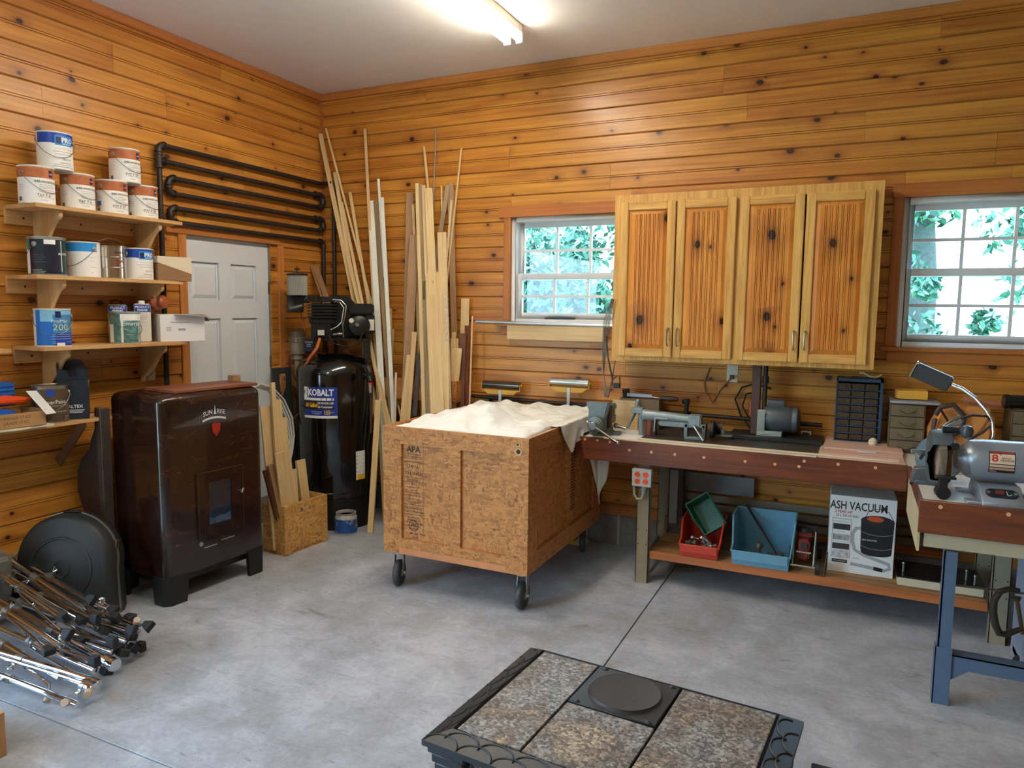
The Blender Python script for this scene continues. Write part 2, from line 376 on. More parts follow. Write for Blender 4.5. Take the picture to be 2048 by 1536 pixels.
# ------------------------------------------------------------ plank walls
def plank_mesh(L, W=0.183, full=(True, True)):
    """horizontal tongue-and-groove board, V edges and a double centre bead; local x along, y out of the wall (negative), z up"""
    t = -0.012; e = 0.004; v = 0.006
    prof = [(0.0, 0.0), (e, v), (t, v+0.006)]
    c = W/2
    prof = [(0, 0.0010), (t+0.009, 0.0012), (t, 0.0065), (t, c-0.0085), (t+0.008, c-0.0065), (t, c-0.0045), (t, c+0.0045), (t+0.008, c+0.0065), (t, c+0.0085), (t, W-0.0065), (t+0.009, W-0.0012), (0, W-0.001)]
    return prof
def plank(parent, x0, x1, z0, z1, zc0, flip, yb=0.0):
    """board piece from x0 to x1; clipped vertically to z0..z1 of its course starting at zc0"""
    prof = [(y, zc0+z) for y, z in plank_mesh(1)]
    # clip
    out = []
    def lerp(a, b, z): k = (z-a[1])/(b[1]-a[1]); return (a[0]+(b[0]-a[0])*k, z)
    if z0 > zc0+1e-4 or z1 < zc0+0.183-1e-4:
        for a, b in zip(prof, prof[1:]):
            if b[1] <= z0 or a[1] >= z1: continue
            aa = lerp(a, b, z0) if a[1] < z0 else a; bb = lerp(a, b, z1) if b[1] > z1 else b
            if not out: out.append(aa)
            out.append(bb)
        if len(out) < 2: return
        prof = [(0, out[0][1])] + out + [(0, out[-1][1])]
    n = len(prof); L = x1-x0-0.0008; g = G()
    vs = [(0.0004, y+yb, z-zc0) for y, z in prof] + [(L, y+yb, z-zc0) for y, z in prof]
    fs = [(i, i+1, n+i+1, n+i) for i in range(n-1)] + [tuple(range(n-1, -1, -1)), tuple(range(n, 2*n))]
    g.add(vs, fs)
    if not flip: o = g.obj('plank', PINE, parent, (x0, 0, zc0), smooth=0)
    else: o = g.obj('plank', PINE, parent, (0, x0, zc0), (0, 0, PI/2), smooth=0)
    return o
ZB = 0.288; Z0 = 3.047 - 0.183*16   # course grid
def clad(parent, a0, a1, holes, flip, seed, lens=(1.6, 3.7), zmin=0.25):
    r = random.Random(seed)
    for k in range(0, 19):
        zc = Z0 + 0.183*k; lo = max(zc, zmin); hi = min(zc+0.183, H)
        if hi-lo < 0.01: continue
        # split course horizontally at holes
        cuts = [a0]; x = a0 + r.uniform(0.5, lens[1])
        while x < a1-0.4: cuts.append(x); x += r.uniform(*lens)
        cuts.append(a1)
        for xa, xb in zip(cuts, cuts[1:]):
            segs = [(xa, xb, lo, hi)]
            for (hx0, hx1, hz0, hz1) in holes:
                ns = []
                for (sa, sb, l, h) in segs:
                    if hx1 <= sa or hx0 >= sb or hz1 <= l or hz0 >= h: ns.append((sa, sb, l, h)); continue
                    if sa < hx0: ns.append((sa, hx0, l, h))
                    if sb > hx1: ns.append((hx1, sb, l, h))
                    m0, m1 = max(sa, hx0), min(sb, hx1)
                    if hz0 > l+0.01: ns.append((m0, m1, l, hz0))
                    if hz1 < h-0.01: ns.append((m0, m1, hz1, h))
                segs = ns
            for (sa, sb, l, h) in segs:
                if sb-sa > 0.01: plank(parent, sa, sb, l, h, zc, flip)
def solid_wall(name, boxes):
    g = G()
    for b in boxes: g.box(*b)
    return struct(name, g, BLOCK, smooth=0)
W1 = (1.755, 2.66, 1.575, 2.345); W2 = (4.30, 5.20, 1.478, 2.352)
T = 0.14
wall_back = solid_wall('wall_back', [
    (0, 0, 0, XR, T, W2[2]), (0, 0, W2[2], W1[0], T, W2[3]), (W1[0], 0, W2[2], W1[1], T, W1[2]), (W1[1], 0, W2[2], W2[0], T, W2[3]), (W2[1], 0, W2[2], XR, T, W2[3]),
    (0, 0, W2[3], XR, T, H), (W1[0], 0, W1[3], W1[1], T, W2[3])])
clad(wall_back, 0.0, XR, [W1, W2], False, 3)
DY0, DY1, DZ = -1.463, -0.623, 2.147
wall_left = solid_wall('wall_left', [(-T, -4.0, 0, 0, DY0, H), (-T, YB, 0, 0, -7.4, H), (-T, -7.4, 2.5, 0, -4.0, H), (-T, DY1, 0, 0, 0, H), (-T, DY0, DZ, 0, DY1, H), (-T, DY0, 0, 0, DY1, 0.2)])
clad(wall_left, YB, 0.0, [(DY0, DY1, 0.2, DZ), (-7.4, -4.0, 0.0, 2.5)], True, 12)
wall_right = solid_wall('wall_right', [(XR, YB, 0, XR+T, 0, H)])
clad2 = None
# rear wall; the open garage doorway is in the left wall, behind the photographer
GX0, GX1, GZ = 0.6, 5.4, 2.7
wall_rear = solid_wall('wall_rear', [(-T, YB-T, 0, XR+T, YB, H)])
g = G(); g.box(-T, -4.0, 0, 0.03, -3.92, 2.58); g.box(-T, -7.48, 0, 0.03, -7.4, 2.58); g.box(-T, -7.4, 2.5, 0.03, -4.0, 2.58); struct('trim_4', g, TRIM)
wall_rear.data.materials.clear(); wall_rear.data.materials.append(mat('rear_wall_paint', (168, 128, 84), 0.7))
wall_right.data.materials.clear(); wall_right.data.materials.append(mat('right_wall_wood', (170, 108, 56), 0.6))
# block joints along the foot of the back wall
g = G()
for i in range(8): g.box(0.98+0.41*2*i-0.41*2, -0.004, 0, 0.995+0.41*2*i-0.41*2, 0, 0.222)
g.obj('mortar_joint', mat('mortar', (176, 172, 164), 0.9), wall_back, kind='stuff')
# trims
struct('baseboard_back', G().box(0, -0.024, 0.222, XR, -0.0, 0.290), TRIM, bevel=0.003)
struct('baseboard_left', G().box(0, -3.97, 0.222, 0.024, DY0-0.06, 0.290), TRIM, bevel=0.003)
struct('trim_1', G().box(0, 0, 0, XR, 0.036, 0.058), TRIM, loc=(0, -0.036, H-0.058), bevel=0.004)
o = struct('trim_2', G().box(YB, 0, 0, 0, 0.036, 0.058), TRIM, loc=(0.036, 0, H-0.058), rot=(0, 0, PI/2), bevel=0.004)
struct('trim_3', G().box(0.012, -0.03, 0.29, 0.03, -0.012, H-0.058), TRIM)

# ------------------------------------------------------------ windows
GLASS = None
def glass_mat():
    t = NT('window_glass'); t.n.remove(t.b)
    tr = t.new('BsdfTransparent'); gl = t.new('BsdfGlossy'); gl.inputs['Roughness'].default_value = 0.02
    tr.inputs['Color'].default_value = (0.95, 0.98, 0.97, 1)
    fr = t.new('Fresnel'); fr.inputs['IOR'].default_value = 1.45; mx = t.new('MixShader')
    t.link(fr.outputs[0], mx.inputs[0]); t.link(tr.outputs[0], mx.inputs[1]); t.link(gl.outputs[0], mx.inputs[2])
    t.link(mx.outputs[0], t.n['Material Output'].inputs[0]); return t.m
GLASS = glass_mat()
def window(name, x0, x1, z0, z1, zm, casing_l, casing_r):
    root = D.objects.new(name, None); COL.objects.link(root); root['kind'] = 'structure'; root.location = ((x0+x1)/2, 0.0, z0)
    cx = (x0+x1)/2; w = (x1-x0)/2; h = z1-z0
    f = 0.035
    g = G(); g.box(-w, 0.0, 0, -w+f, 0.13, h); g.box(w-f, 0.0, 0, w, 0.13, h); g.box(-w+f, 0, h-f, w-f, 0.13, h); g.box(-w+f, 0, 0, w-f, 0.13, 0.03)
    g.obj('window_frame', WHITE, root, bevel=0.003)
    zmm = zm-z0
    for si, (a, b, yy) in enumerate(((zmm-0.022, h-f, 0.085), (0.03, zmm+0.022, 0.045))):
        s = D.objects.new('sash', None); COL.objects.link(s); s.parent = root; s.location = (0, yy, 0)
        st = 0.030; xw = w-f
        gf = G(); gf.box(-xw, 0, a, -xw+st, 0.035, b); gf.box(xw-st, 0, a, xw, 0.035, b); gf.box(-xw+st, 0, a, xw-st, 0.035, a+(0.045 if si else 0.042)); gf.box(-xw+st, 0, b-(0.042 if si else 0.036), xw-st, 0.035, b)
        gf.obj('sash_rail', WHITE, s, bevel=0.002)
        ga, gb = a+0.043, b-(0.042 if si else 0.036); W2_ = (xw-st)*2/3
        gm = G()
        for i in (1, 2): gm.box(-xw+st+W2_*i-0.009, 0.008, ga, -xw+st+W2_*i+0.009, 0.027, gb)
        gm.box(-xw+st, 0.009, (ga+gb)/2-0.009, xw-st, 0.026, (ga+gb)/2+0.009)
        gm.obj('muntin', WHITE, s)
        for i in range(3):
            for j in range(2):
                G().box(-xw+st+W2_*i, 0.016, ga+(gb-ga)/2*j, -xw+st+W2_*(i+1), 0.019, ga+(gb-ga)/2*(j+1)).obj('pane', GLASS, s, smooth=0)
    # timber casing
    c = 0.055
    G().box(0, -0.03, 0, h, 0.0, c).obj('casing', TRIM, root, (-w+0.003, 0, 0), (0, -PI/2, 0), bevel=0.002)
    G().box(0, -0.03, 0, h, 0.0, c).obj('casing', TRIM, root, (w+c-0.003, 0, 0), (0, -PI/2, 0), bevel=0.002)
    G().box(-w-casing_l, -0.036, h-0.003, w+casing_r, 0, h+0.075).obj('head_casing', TRIM, root, bevel=0.002)
    G().box(-w-casing_l-0.02, -0.05, -0.026, w+casing_r, 0.02, 0).obj('sill', TRIM, root, bevel=0.003)
    G().box(-w-casing_l+0.02, -0.026, -0.09, w+casing_r-0.02, 0, -0.026).obj('apron', TRIM, root, bevel=0.002)
    return root
window('window_1', *W1, 1.915, 0.09, 0.02)
window('window_2', *W2, 1.917, 0.06, 0.06)

# ------------------------------------------------------------ door in the left wall
door = D.objects.new('door_1', None); COL.objects.link(door); door['kind'] = 'structure'
door.location = (-0.02, (DY0+DY1)/2, 0.2); door.rotation_euler = (0, 0, PI/2)     # local x runs along +y, local -y faces the room
DW = (DY1-DY0)/2; DH = DZ-0.2
DOORP = mat('grey_white_door_paint', (214, 220, 224), 0.42, var=0.03, scale=4)
g = G(); g.box(-DW, 0.02, 0, DW, 0.045, DH)
pan = [(-DW+0.12, -0.055), (0.055, DW-0.12)]; rows = [(0.22, 0.98), (1.12, 1.46), (DH-0.415, DH-0.17)]
rows = [(0.20, 0.72), (0.86, DH-0.56), (DH-0.43, DH-0.17)]
# stiles and rails at full face, panels recessed with a raised field
g.box(-DW, 0.0, 0, -DW+0.12, 0.02, DH); g.box(DW-0.12, 0, 0, DW, 0.02, DH); g.box(-0.055, 0, 0, 0.055, 0.02, DH)
zz = [0] + [v for r in rows for v in r] + [DH]
for a, b in zip(zz[0::2], zz[1::2]):
    for p0, p1 in pan: g.box(p0, 0, a, p1, 0.02, b)
g.obj('door_leaf', DOORP, door)
for p0, p1 in pan:
    for a, b in rows:
        gg = G(); m = 0.035
        vs = [(p0+0.012, 0.018, a+0.012), (p1-0.012, 0.018, a+0.012), (p1-0.012, 0.018, b-0.012), (p0+0.012, 0.018, b-0.012), (p0+m, 0.004, a+m), (p1-m, 0.004, a+m), (p1-m, 0.004, b-m), (p0+m, 0.004, b-m)]
        gg.add(vs, [(0, 1, 5, 4), (1, 2, 6, 5), (2, 3, 7, 6), (3, 0, 4, 7), (4, 5, 6, 7)]); gg.obj('door_panel', DOORP, door, smooth=0)
g = G()
for zc in (0.4, 1.05, DH-0.33): g.box(DW-0.004, -0.012, zc-0.045, DW+0.018, 0.004, zc+0.045); g.cyl((DW+0.006, -0.016, zc-0.05), (DW+0.006, -0.016, zc+0.05), 0.007)
g.obj('hinge', mat('brass_hinge', (120, 104, 80), 0.4, 0.8), door)
g = G(); g.box(-DW-0.02, 0.02, 0, -DW, 0.1, DH+0.0); g.box(DW, 0.0, 0, DW+0.012, 0.1, DH)
g.obj('door_jamb', mat('cream_jamb', (226, 214, 184), 0.5), door)
G().box(0, -0.045, -0.062, DH, -0.02, 0).obj('casing', TRIM, door, (-DW-0.005, 0, 0), (0, -PI/2, 0), bevel=0.003)
G().box(0, -0.045, -0.062, DH, -0.02, 0).obj('casing', TRIM, door, (DW+0.07, 0, 0), (0, -PI/2, 0), bevel=0.003)
G().box(-DW-0.1, -0.05, DH, DW+0.09, -0.02, DH+0.052).obj('head_casing', TRIM, door, bevel=0.003)
# ------------------------------------------------------------ ceiling lamps
TUBEM = mat('lit_tube', (255, 255, 255), 0.3, emit=(255, 246, 230), estr=TUBE)
FIX = mat('lamp_housing', (226, 216, 196), 0.45)
def lamp(label, x, y0, y1, zt=H):
    t = thing('ceiling_lamp', label, 'lamp', (x, (y0+y1)/2, zt)); L = (y1-y0)/2
    g = G(); g.prism([(-0.062, -0.05), (0.062, -0.05), (0.06, 0.0), (-0.06, 0)], -L, L, Matrix.Rotation(PI/2, 4, 'X')); g.obj('housing', FIX, t, smooth=0)
    for s in (-0.042, 0.042):
        G().cyl((s, -L+0.02, -0.082), (s, L-0.02, -0.082), 0.019, n=14).obj('tube', TUBEM, t)
        for e in (-1, 1):
            g = G(); g.box(s-0.022, e*L-0.012, -0.108, s+0.022, e*L+0.006, -0.045); g.obj('lamp_holder', WHITE, t, bevel=0.004)
    return t
lamp('bare twin-tube fluorescent lamp above the wheeled chest', 2.085, -3.12, -0.70)

lamp('twin-tube fluorescent lamp on the ceiling behind the photographer', 2.4, -7.6, -5.2)
# ------------------------------------------------------------ outdoors
GRASS = mat('grass', (120, 160, 110), 0.9, var=0.3, scale=3)
g = G(); g.box(-30, -40, -0.4, 40, 40, -0.17); o = g.obj('ground', GRASS); o['kind'] = 'structure'
LEAF = mat('leaves', (56, 104, 88), 0.6, var=0.55, scale=1.5)
LEAF2 = mat('bright_leaves', (120, 170, 150), 0.6, var=0.3, scale=1.5)
BARK = mat('bark', (70, 78, 76), 0.9, var=0.3, scale=20, bump=0.5)
def tree(label, x, y, h, r, n, zc, seed, trunk=0.12, sq=1.0, leaf=(0.06, 0.13)):
    rr = random.Random(seed); t = thing('leafy_tree', label, 'tree', (x, y, -0.17), 0, 'trees outside the windows')
    G().tube([(0, 0, 0), (0.05, 0, h*0.4), (-0.04, 0.03, h*0.8)], [trunk, trunk*0.8, trunk*0.3], 10).obj('trunk', BARK, t)
    vs = []; fs = []; mi = []
    centers = [(rr.gauss(0, r*0.45), rr.gauss(0, r*0.35), zc+rr.gauss(0, r*0.5*sq), rr.uniform(0.25, 0.6)*r*0.6) for _ in range(26)]
    for i in range(n):
        c = rr.choice(centers); d = Vector((rr.gauss(0, 1), rr.gauss(0, 1), rr.gauss(0, 1))).normalized()*c[3]*rr.uniform(0.6, 1.0)
        p = Vector((c[0], c[1], c[2])) + d
        if p.z < 0.1: p.z = rr.uniform(0.1, 0.5)
        a = Vector((rr.uniform(-1, 1), rr.uniform(-1, 1), rr.uniform(-1, 1))).normalized()*rr.uniform(*leaf)
        b = a.cross(Vector((rr.uniform(-1, 1), rr.uniform(-1, 1), rr.uniform(-1, 1)))).normalized()*a.length*0.42
        k = len(vs); vs += [tuple(p-a), tuple(p+b), tuple(p+a), tuple(p-b)]; fs.append((k, k+1, k+2, k+3)); mi.append(1 if rr.random() < 0.4 else 0)
    g = G(); g.v = vs; g.f = fs; g.mi = mi; o = g.obj('foliage', [LEAF, LEAF2], t, smooth=0); o['kind'] = 'stuff'
tree('dense green bush filling the left window', 0.5, 3.6, 3.0, 1.7, 9000, 1.7, 1, leaf=(0.04, 0.1))
tree('leafy tree behind the bush in the left window', -3.2, 9.5, 5.5, 2.6, 9000, 3.0, 2)
tree('tall tree seen through the top of the left window', 1.0, 8.0, 5.0, 2.2, 7000, 3.2, 3)
tree('thick-trunked tree in the left panes of the right window', 4.85, 6.8, 5.5, 1.2, 2600, 4.0, 4, trunk=0.22)
tree('small bush low in the right window', 4.4, 2.6, 1.4, 0.75, 3600, 1.2, 5, trunk=0.04, leaf=(0.03, 0.07))
tree('far thin tree at the right edge of the right window', 6.9, 8.5, 5.5, 1.5, 1300, 3.6, 6)

# ============================================================ wall cabinet
cx0, cx1, cz0, cz1, cy = 2.640, 4.190, 1.354, 2.410, -0.31
cab = thing('wall_cabinet', 'wide four-door knotty pine cabinet hung between the windows', 'cabinet', ((cx0+cx1)/2, -0.02, cz0))
W = (cx1-cx0)/2; Hc = cz1-cz0; yf = cy+0.02
g = G(); g.box(-W, yf+0.02, 0, -W+0.018, 0.005, Hc); g.box(W-0.018, yf+0.02, 0, W, 0.005, Hc); g.box(-W, yf+0.02, 0.02, W, 0.005, 0.036); g.box(-W, yf+0.02, Hc-0.018, W, 0.005, Hc); g.box(-W, -0.002, 0, W, 0.006, Hc)
g.obj('body', OAK, cab)
g = G(); g.box(-W, yf, 0, -W+0.055, yf+0.02, Hc); g.box(W-0.055, yf, 0, W, yf+0.02, Hc); g.box(-0.045, yf+0.0001, 0.055, 0.045, yf+0.02, Hc-0.055)
g.box(-W+0.055, yf, 0, W-0.055, yf+0.0199, 0.055); g.box(-W+0.055, yf, Hc-0.055, W-0.055, yf+0.0199, Hc)
g.obj('face_frame', OAK, cab)
doors = [(2.686, -0.330, 2.361), (3.038, -0.330, 1.398), (3.046, -0.330, 2.365), (3.403, -0.330, 1.393), (3.426, -0.330, 2.362), (3.783, -0.330, 1.396), (3.792, -0.330, 2.362), (4.149, -0.330, 1.395)]
xsd = [doors[i][0]-(cx0+cx1)/2 for i in range(8)]
for k in range(4):
    a, b = xsd[2*k], xsd[2*k+1]; z0, z1 = 0.028, Hc-0.05
    d = D.objects.new('door', None); COL.objects.link(d); d.parent = cab; d.location = ((a+b)/2, yf, z0)
    w = (b-a)/2; h = z1-z0; s = 0.052; y1, y0 = -0.001, -0.022
    g = G()
    for bb_ in ((-w, -w+s), (w-s, w)): G().box(bb_[0], y0, 0, bb_[1], y1, h).obj('door_stile', OAK, d, bevel=0.004, seg=2)
    for bb_ in ((0, s), (h-s, h)): G().box(-w+s, y0, bb_[0], w-s, y1, bb_[1]).obj('door_rail', OAKX, d, bevel=0.004, seg=2)
    # raised panel with beaded grooves
    pw = w-s+0.002; m = 0.026; n = 6
    g = G(); g.add([(-pw, y0+0.014, s), (pw, y0+0.014, s), (pw, y0+0.014, h-s), (-pw, y0+0.014, h-s), (-pw+m, y0+0.003, s+m), (pw-m, y0+0.003, s+m), (pw-m, y0+0.003, h-s-m), (-pw+m, y0+0.003, h-s-m)],
        [(0, 1, 5, 4), (1, 2, 6, 5), (2, 3, 7, 6), (3, 0, 4, 7)])
    q = pw-m; step = 2*q/(n+1); xsx = [-q]; prof = [(-q, 0)]
    for i in range(1, n+1):
        c = -q+step*(i)-0.0*step
        prof += [(c-0.0065, 0), (c-0.0045, 0.005), (c-0.0025, 0.0), (c+0.0025, 0.0), (c+0.0045, 0.005), (c+0.0065, 0)]
    prof.append((q, 0))
    vs = [(x, y0+0.003+y, s+m) for x, y in prof] + [(x, y0+0.003+y, h-s-m) for x, y in prof]; nn = len(prof)
    g.add(vs, [(i, i+1, nn+i+1, nn+i) for i in range(nn-1)]); g.obj('door_panel', KPINE, d, smooth=0)
    hx = (w-0.026) if k % 2 == 0 else (-w+0.026); g = G()
    g.tube([(hx, y0, 0.075), (hx, y0-0.022, 0.085), (hx, y0-0.03, 0.13), (hx, y0-0.022, 0.175), (hx, y0, 0.185)], 0.0055, 8); g.obj('handle', mat('brushed_nickel', (178, 176, 170), 0.3, 0.9), d)

# ============================================================ long workbench
TOP = 0.888
bx0, bx1 = 2.537, 4.37
bench = thing('workbench', 'long workbench with red-brown apron against the back wall', 'workbench', (3.6, -0.35, 0))
def L_(p): return (p[0]-3.6, p[1]+0.35, p[2])
G().box(bx0+0.02-3.6, -0.305, TOP-0.04, 5.9-3.6, 0.322, TOP).obj('worktop', mat('white_laminate', (214, 212, 206), 0.5, var=0.04, scale=6), bench, bevel=0.002)
G().box(bx0-3.6, -0.33, 0.751, bx1-3.6, -0.305, TOP+0.001).obj('apron', WALNUT, bench, bevel=0.002)
G().box(bx0-3.6, -0.305, 0.751, bx0+0.022-3.6, 0.32, TOP+0.001).obj('end_board', WALNUT, bench, bevel=0.002)
PLUG = mat('light_wood_plug', (226, 170, 116), 0.5)
pl = G()
for (px, pz) in [(2.60, .875), (2.68, .875), (2.76, .872), (2.885, .833), (3.02, .833), (3.16, .833), (3.33, .832), (3.56, .832), (3.72, .832), (3.845, .832), (3.87, .865), (4.04, .865), (4.22, .865), (4.0, .832)][:13]:
    G().cyl((px-3.6, -0.327, pz), (px-3.6, -0.3318, pz), 0.0085, n=12).obj('wood_plug', PLUG, bench)
def chleg(parent, x, y, w=0.078, d=0.05, z1=0.75, m=BEIGE, name='leg', holes=True, flip=1):
    g = G(); t = 0.004
    g.box(x, y, 0, x+w, y+t, z1); g.box(x, y, 0, x+t, y+d, z1); g.box(x+w-t, y, 0, x+w, y+d, z1)
    g.cur = 1
    if holes:
        for zz in (0.245, 0.335, 0.64):
            for xx in (0.014, w-0.014): g.cyl((x+xx, y-0.001, zz), (x+xx, y+0.001, zz), 0.004, n=8)
    return g.obj(name, [m, INK], parent, bevel=0)
chleg(bench, 2.929-3.6, -0.283); chleg(bench, 4.784-3.6, -0.283)
chleg(bench, 2.929-3.6, 0.25, name='leg'); chleg(bench, 4.784-3.6, 0.25, name='leg')
g = G(); g.box(2.935-3.6, -0.24, 0.10, 2.945-3.6, 0.25, 0.145); g.box(4.85-3.6, -0.24, 0.10, 4.86-3.6, 0.25, 0.145); g.obj('foot_rail', mat('pale_grey_steel', (150, 152, 148), 0.5), bench)
SHELFW = wood('worn_shelf_board', (186, 142, 92), (140, 100, 62), rough=0.65, axis='x')
SHELFE = wood('orange_shelf_edge', (190, 112, 58), (150, 82, 40), rough=0.5, axis='x')
G().box(3.012-3.6, -0.27, 0.158, 4.775-3.6, -0.255, 0.205).obj('shelf_edge', SHELFE, bench, bevel=0.001)
G().box(3.012-3.6, -0.255, 0.158, 4.775-3.6, -0.02, 0.203).obj('shelf_board', SHELFW, bench, bevel=0.001)
G().box(3.012-3.6, -0.018, 0.158, 4.775-3.6, 0.25, 0.2035).obj('shelf_board', SHELFW, bench, bevel=0.001)
g = G(); g.box(2.99-3.6, 0.20, 0.205, 3.25-3.6, 0.24, 0.275); g.box(2.99-3.6, 0.20, 0.275, 3.03-3.6, 0.24, 0.295); g.obj('shelf_cleat', SHELFW, bench, bevel=0.001)
chleg(bench, 3.02-3.6, 0.16, w=0.10, d=0.03, z1=0.75, m=mat('brown_grey_steel', (92, 84, 76), 0.5), name='back_post')
# corrugated metal rail behind the shelf
g = G()
for k, zz in enumerate((0.30, 0.36, 0.42)): g.box(3.1-3.6, 0.255, zz, 4.77-3.6, 0.275, zz+0.045)
g.obj('back_rail', mat('taupe_steel_rail', (126, 116, 100), 0.45), bench, bevel=0.006, seg=2)
G().box(3.03-3.6, 0.285, 0.475, 3.545-3.6, 0.297, 0.60).obj('grey_panel', mat('grey_painted_panel', (132, 134, 134), 0.6), bench)
G().box(3.05-3.6, 0.06, 0.30, 3.10-3.6, 0.07, 0.65).obj('side_panel', mat('grey_painted_panel', (132, 134, 134), 0.6), bench)

# second bench, running toward the camera on the right
b2 = thing('side_bench', 'white-topped side bench on blue steel legs carrying the grinder', 'workbench', (4.9, -1.05, 0))
G().box(4.385-4.9, -0.36, TOP-0.04, 6.0-4.9, 0.39, TOP+0.001).obj('worktop', mat('white_laminate_bright', (222, 222, 218), 0.45, var=0.03, scale=6), b2, bevel=0.002)
G().box(4.373-4.9, -0.382, 0.748, 6.0-4.9, -0.36, TOP+0.003).obj('apron', WALNUT, b2, bevel=0.002)
G().box(-0.03, 0, 0, 0.71, 0.014, 0.05).obj('edge_strip', WALNUT, b2, (4.386-4.9, -0.34, TOP-0.048), (0, 0, PI/2), bevel=0.001)
G().box(4.374-4.9, -0.358, 0.66, 4.384-4.9, 0.34, TOP-0.048).obj('side_panel', mat('cream_side_panel', (196, 178, 140), 0.55, var=0.08, scale=8), b2)
for px in (4.45, 4.69, 4.93): G().cyl((px-4.9, -0.379, 0.868), (px-4.9, -0.384, 0.868), 0.0085, n=12).obj('wood_plug', PLUG, b2)
G().box(4.40-4.9, -0.34, 0.678, 6.0-4.9, 0.34, 0.747).obj('drawer_box', mat('cream_drawer_box', (190, 176, 144), 0.6), b2, bevel=0.002)
BLUE = mat('blue_grey_paint', (82, 102, 126), 0.38, var=0.05)
for yy in (-0.367,):
    g = G(); g.box(4.478-4.9, yy, 0, 4.528-4.9, yy+0.006, 0.677); g.box(4.478-4.9, yy, 0, 4.484-4.9, yy+0.05, 0.677); g.box(4.470-4.9, yy-0.004, 0.0, 4.534-4.9, yy, 0.255); g.box(4.470-4.9, yy-0.004, 0.0, 4.474-4.9, yy+0.055, 0.255)
    g.obj('leg', BLUE, b2)
    g = G(); g.box(5.7-4.9, yy, 0, 5.75-4.9, yy+0.05, 0.66); g.obj('leg', BLUE, b2)
    g = G(); g.box(4.53-4.9, yy+0.006, 0.165, 5.72-4.9, yy+0.011, 0.225); g.box(4.53-4.9, yy+0.006, 0.220, 5.72-4.9, yy+0.075, 0.225)
    g.prism([(4.53-4.9, 0.11), (4.60-4.9, 0.166), (4.53-4.9, 0.166)], -yy-0.011, -yy-0.006, Matrix.Rotation(PI/2, 4, 'X'))
    g.obj('cross_rail', BLUE, b2)
G().box(4.87-4.9, 0.10, 0.02, 5.5-4.9, 0.35, 0.62).obj('cupboard', mat('pale_blue_grey_cupboard', (150, 156, 172), 0.5), b2, bevel=0.003)
g = G(); g.box(4.88-4.9, 0.095, 0.50, 5.5-4.9, 0.10, 0.52); g.obj('cupboard_groove', INK, b2)

# ============================================================ things on the benches
# bench vise
v = thing('bench_vise', 'grey cast-iron bench vise bolted to the left end of the workbench', 'vise', (2.659, -0.517, 0.888), rad(0)); v.scale = (1, 1, 1)
GM = mat('worn_grey_green_casting', (112, 124, 122), 0.38, 0.25, var=0.18, scale=25)
g = G(); g.lathe([(0.085, 0), (0.085, 0.02), (0.07, 0.028), (0.062, 0.06), (0.055, 0.068)], 28); g.box(-0.11, -0.02, 0, -0.06, 0.03, 0.016); g.box(0.06, -0.03, 0, 0.115, 0.03, 0.022); g.obj('base', GM, v, bevel=0.002)
g = G(); g.box(-0.035, -0.02, 0.06, 0.045, 0.14, 0.12); g.box(-0.03, 0.02, 0.10, 0.05, 0.10, 0.17); g.box(-0.06, 0.028, 0.155, 0.065, 0.085, 0.195); g.obj('fixed_jaw', GM, v, bevel=0.008, seg=2)
g = G(); g.box(-0.03, -0.16, 0.052, 0.035, 0.0, 0.112); g.lathe([(0.0, 0), (0.05, 0), (0.05, 0.05), (0.03, 0.055)], 20, Matrix.Translation((0.002, -0.12, 0.082)) @ Matrix.Rotation(PI/2, 4, 'X'))
g.prism([(-0.062, -0.05), (-0.05, -0.08), (0.04, -0.08), (0.05, -0.05), (0.05, 0), (0.062, 0.05), (0.07, 0.085), (0.07, 0.10), (-0.075, 0.10), (-0.075, 0.085), (-0.06, 0.05)], -0.0, 0.05, Matrix.Translation((0.0, -0.065, 0.115)) @ Matrix.Rotation(PI/2, 4, 'X'))
g.obj('moving_jaw', GM, v, bevel=0.008, seg=2)
G().box(-0.07, -0.064, 0.178, 0.065, -0.052, 0.212).obj('jaw_plate', DARKIRON, v, bevel=0.002)
G().box(0.02, -0.055, 0.05, 0.06, 0.0, 0.19).obj('wood_packing', mat('dark_leather_packing', (72, 44, 36), 0.6), v, bevel=0.003)
g = G(); g.cyl((0, -0.17, 0.082), (0, -0.215, 0.082), 0.025, n=20); g.obj('screw_head', STEEL, v, bevel=0.002)
g = G(); g.cyl((-0.03, -0.20, 0.1), (0.165, -0.215, -0.005), 0.008, n=12); g.ball((0.168, -0.2155, -0.006), 0.013); g.ball((-0.032, -0.2, 0.101), 0.012); g.obj('handle', CHROME, v)

# small post vise / clamp behind it, and the big grey bench tool
m = thing('bench_tool', 'long grey cast bench machine with arm, on its side on the workbench', 'machine', (3.06, -0.44, TOP))
CG = mat('pale_grey_casting', (140, 152, 152), 0.35, 0.3, var=0.15, scale=18)
A = (2.889, -0.440, 1.011); B = (3.254, -0.440, 1.020)
def rel(p, o=(3.06, -0.44, TOP)): return Vector((p[0]-o[0], p[1]-o[1], p[2]-o[2]))
p0 = rel((2.911, -0.440, 1.022)); p1 = rel((3.209, -0.440, 1.013))
g = G(); g.cyl(p0, p1, 0.034, 0.028, n=24); g.ball(tuple(p0), 0.036); g.cyl(rel((2.889, -0.440, 1.018)), rel((2.893, -0.440, 0.883)), 0.022, 0.018)
g.obj('barrel', CG, m)
g = G(); q = rel((3.227, -0.440, 1.008)); g.cbox(q, (0.075, 0.07, 0.072)); g.cbox(rel((3.103, -0.440, 0.977)), (0.20, 0.05, 0.03)); g.obj('head_block', CG, m, bevel=0.006, seg=2)
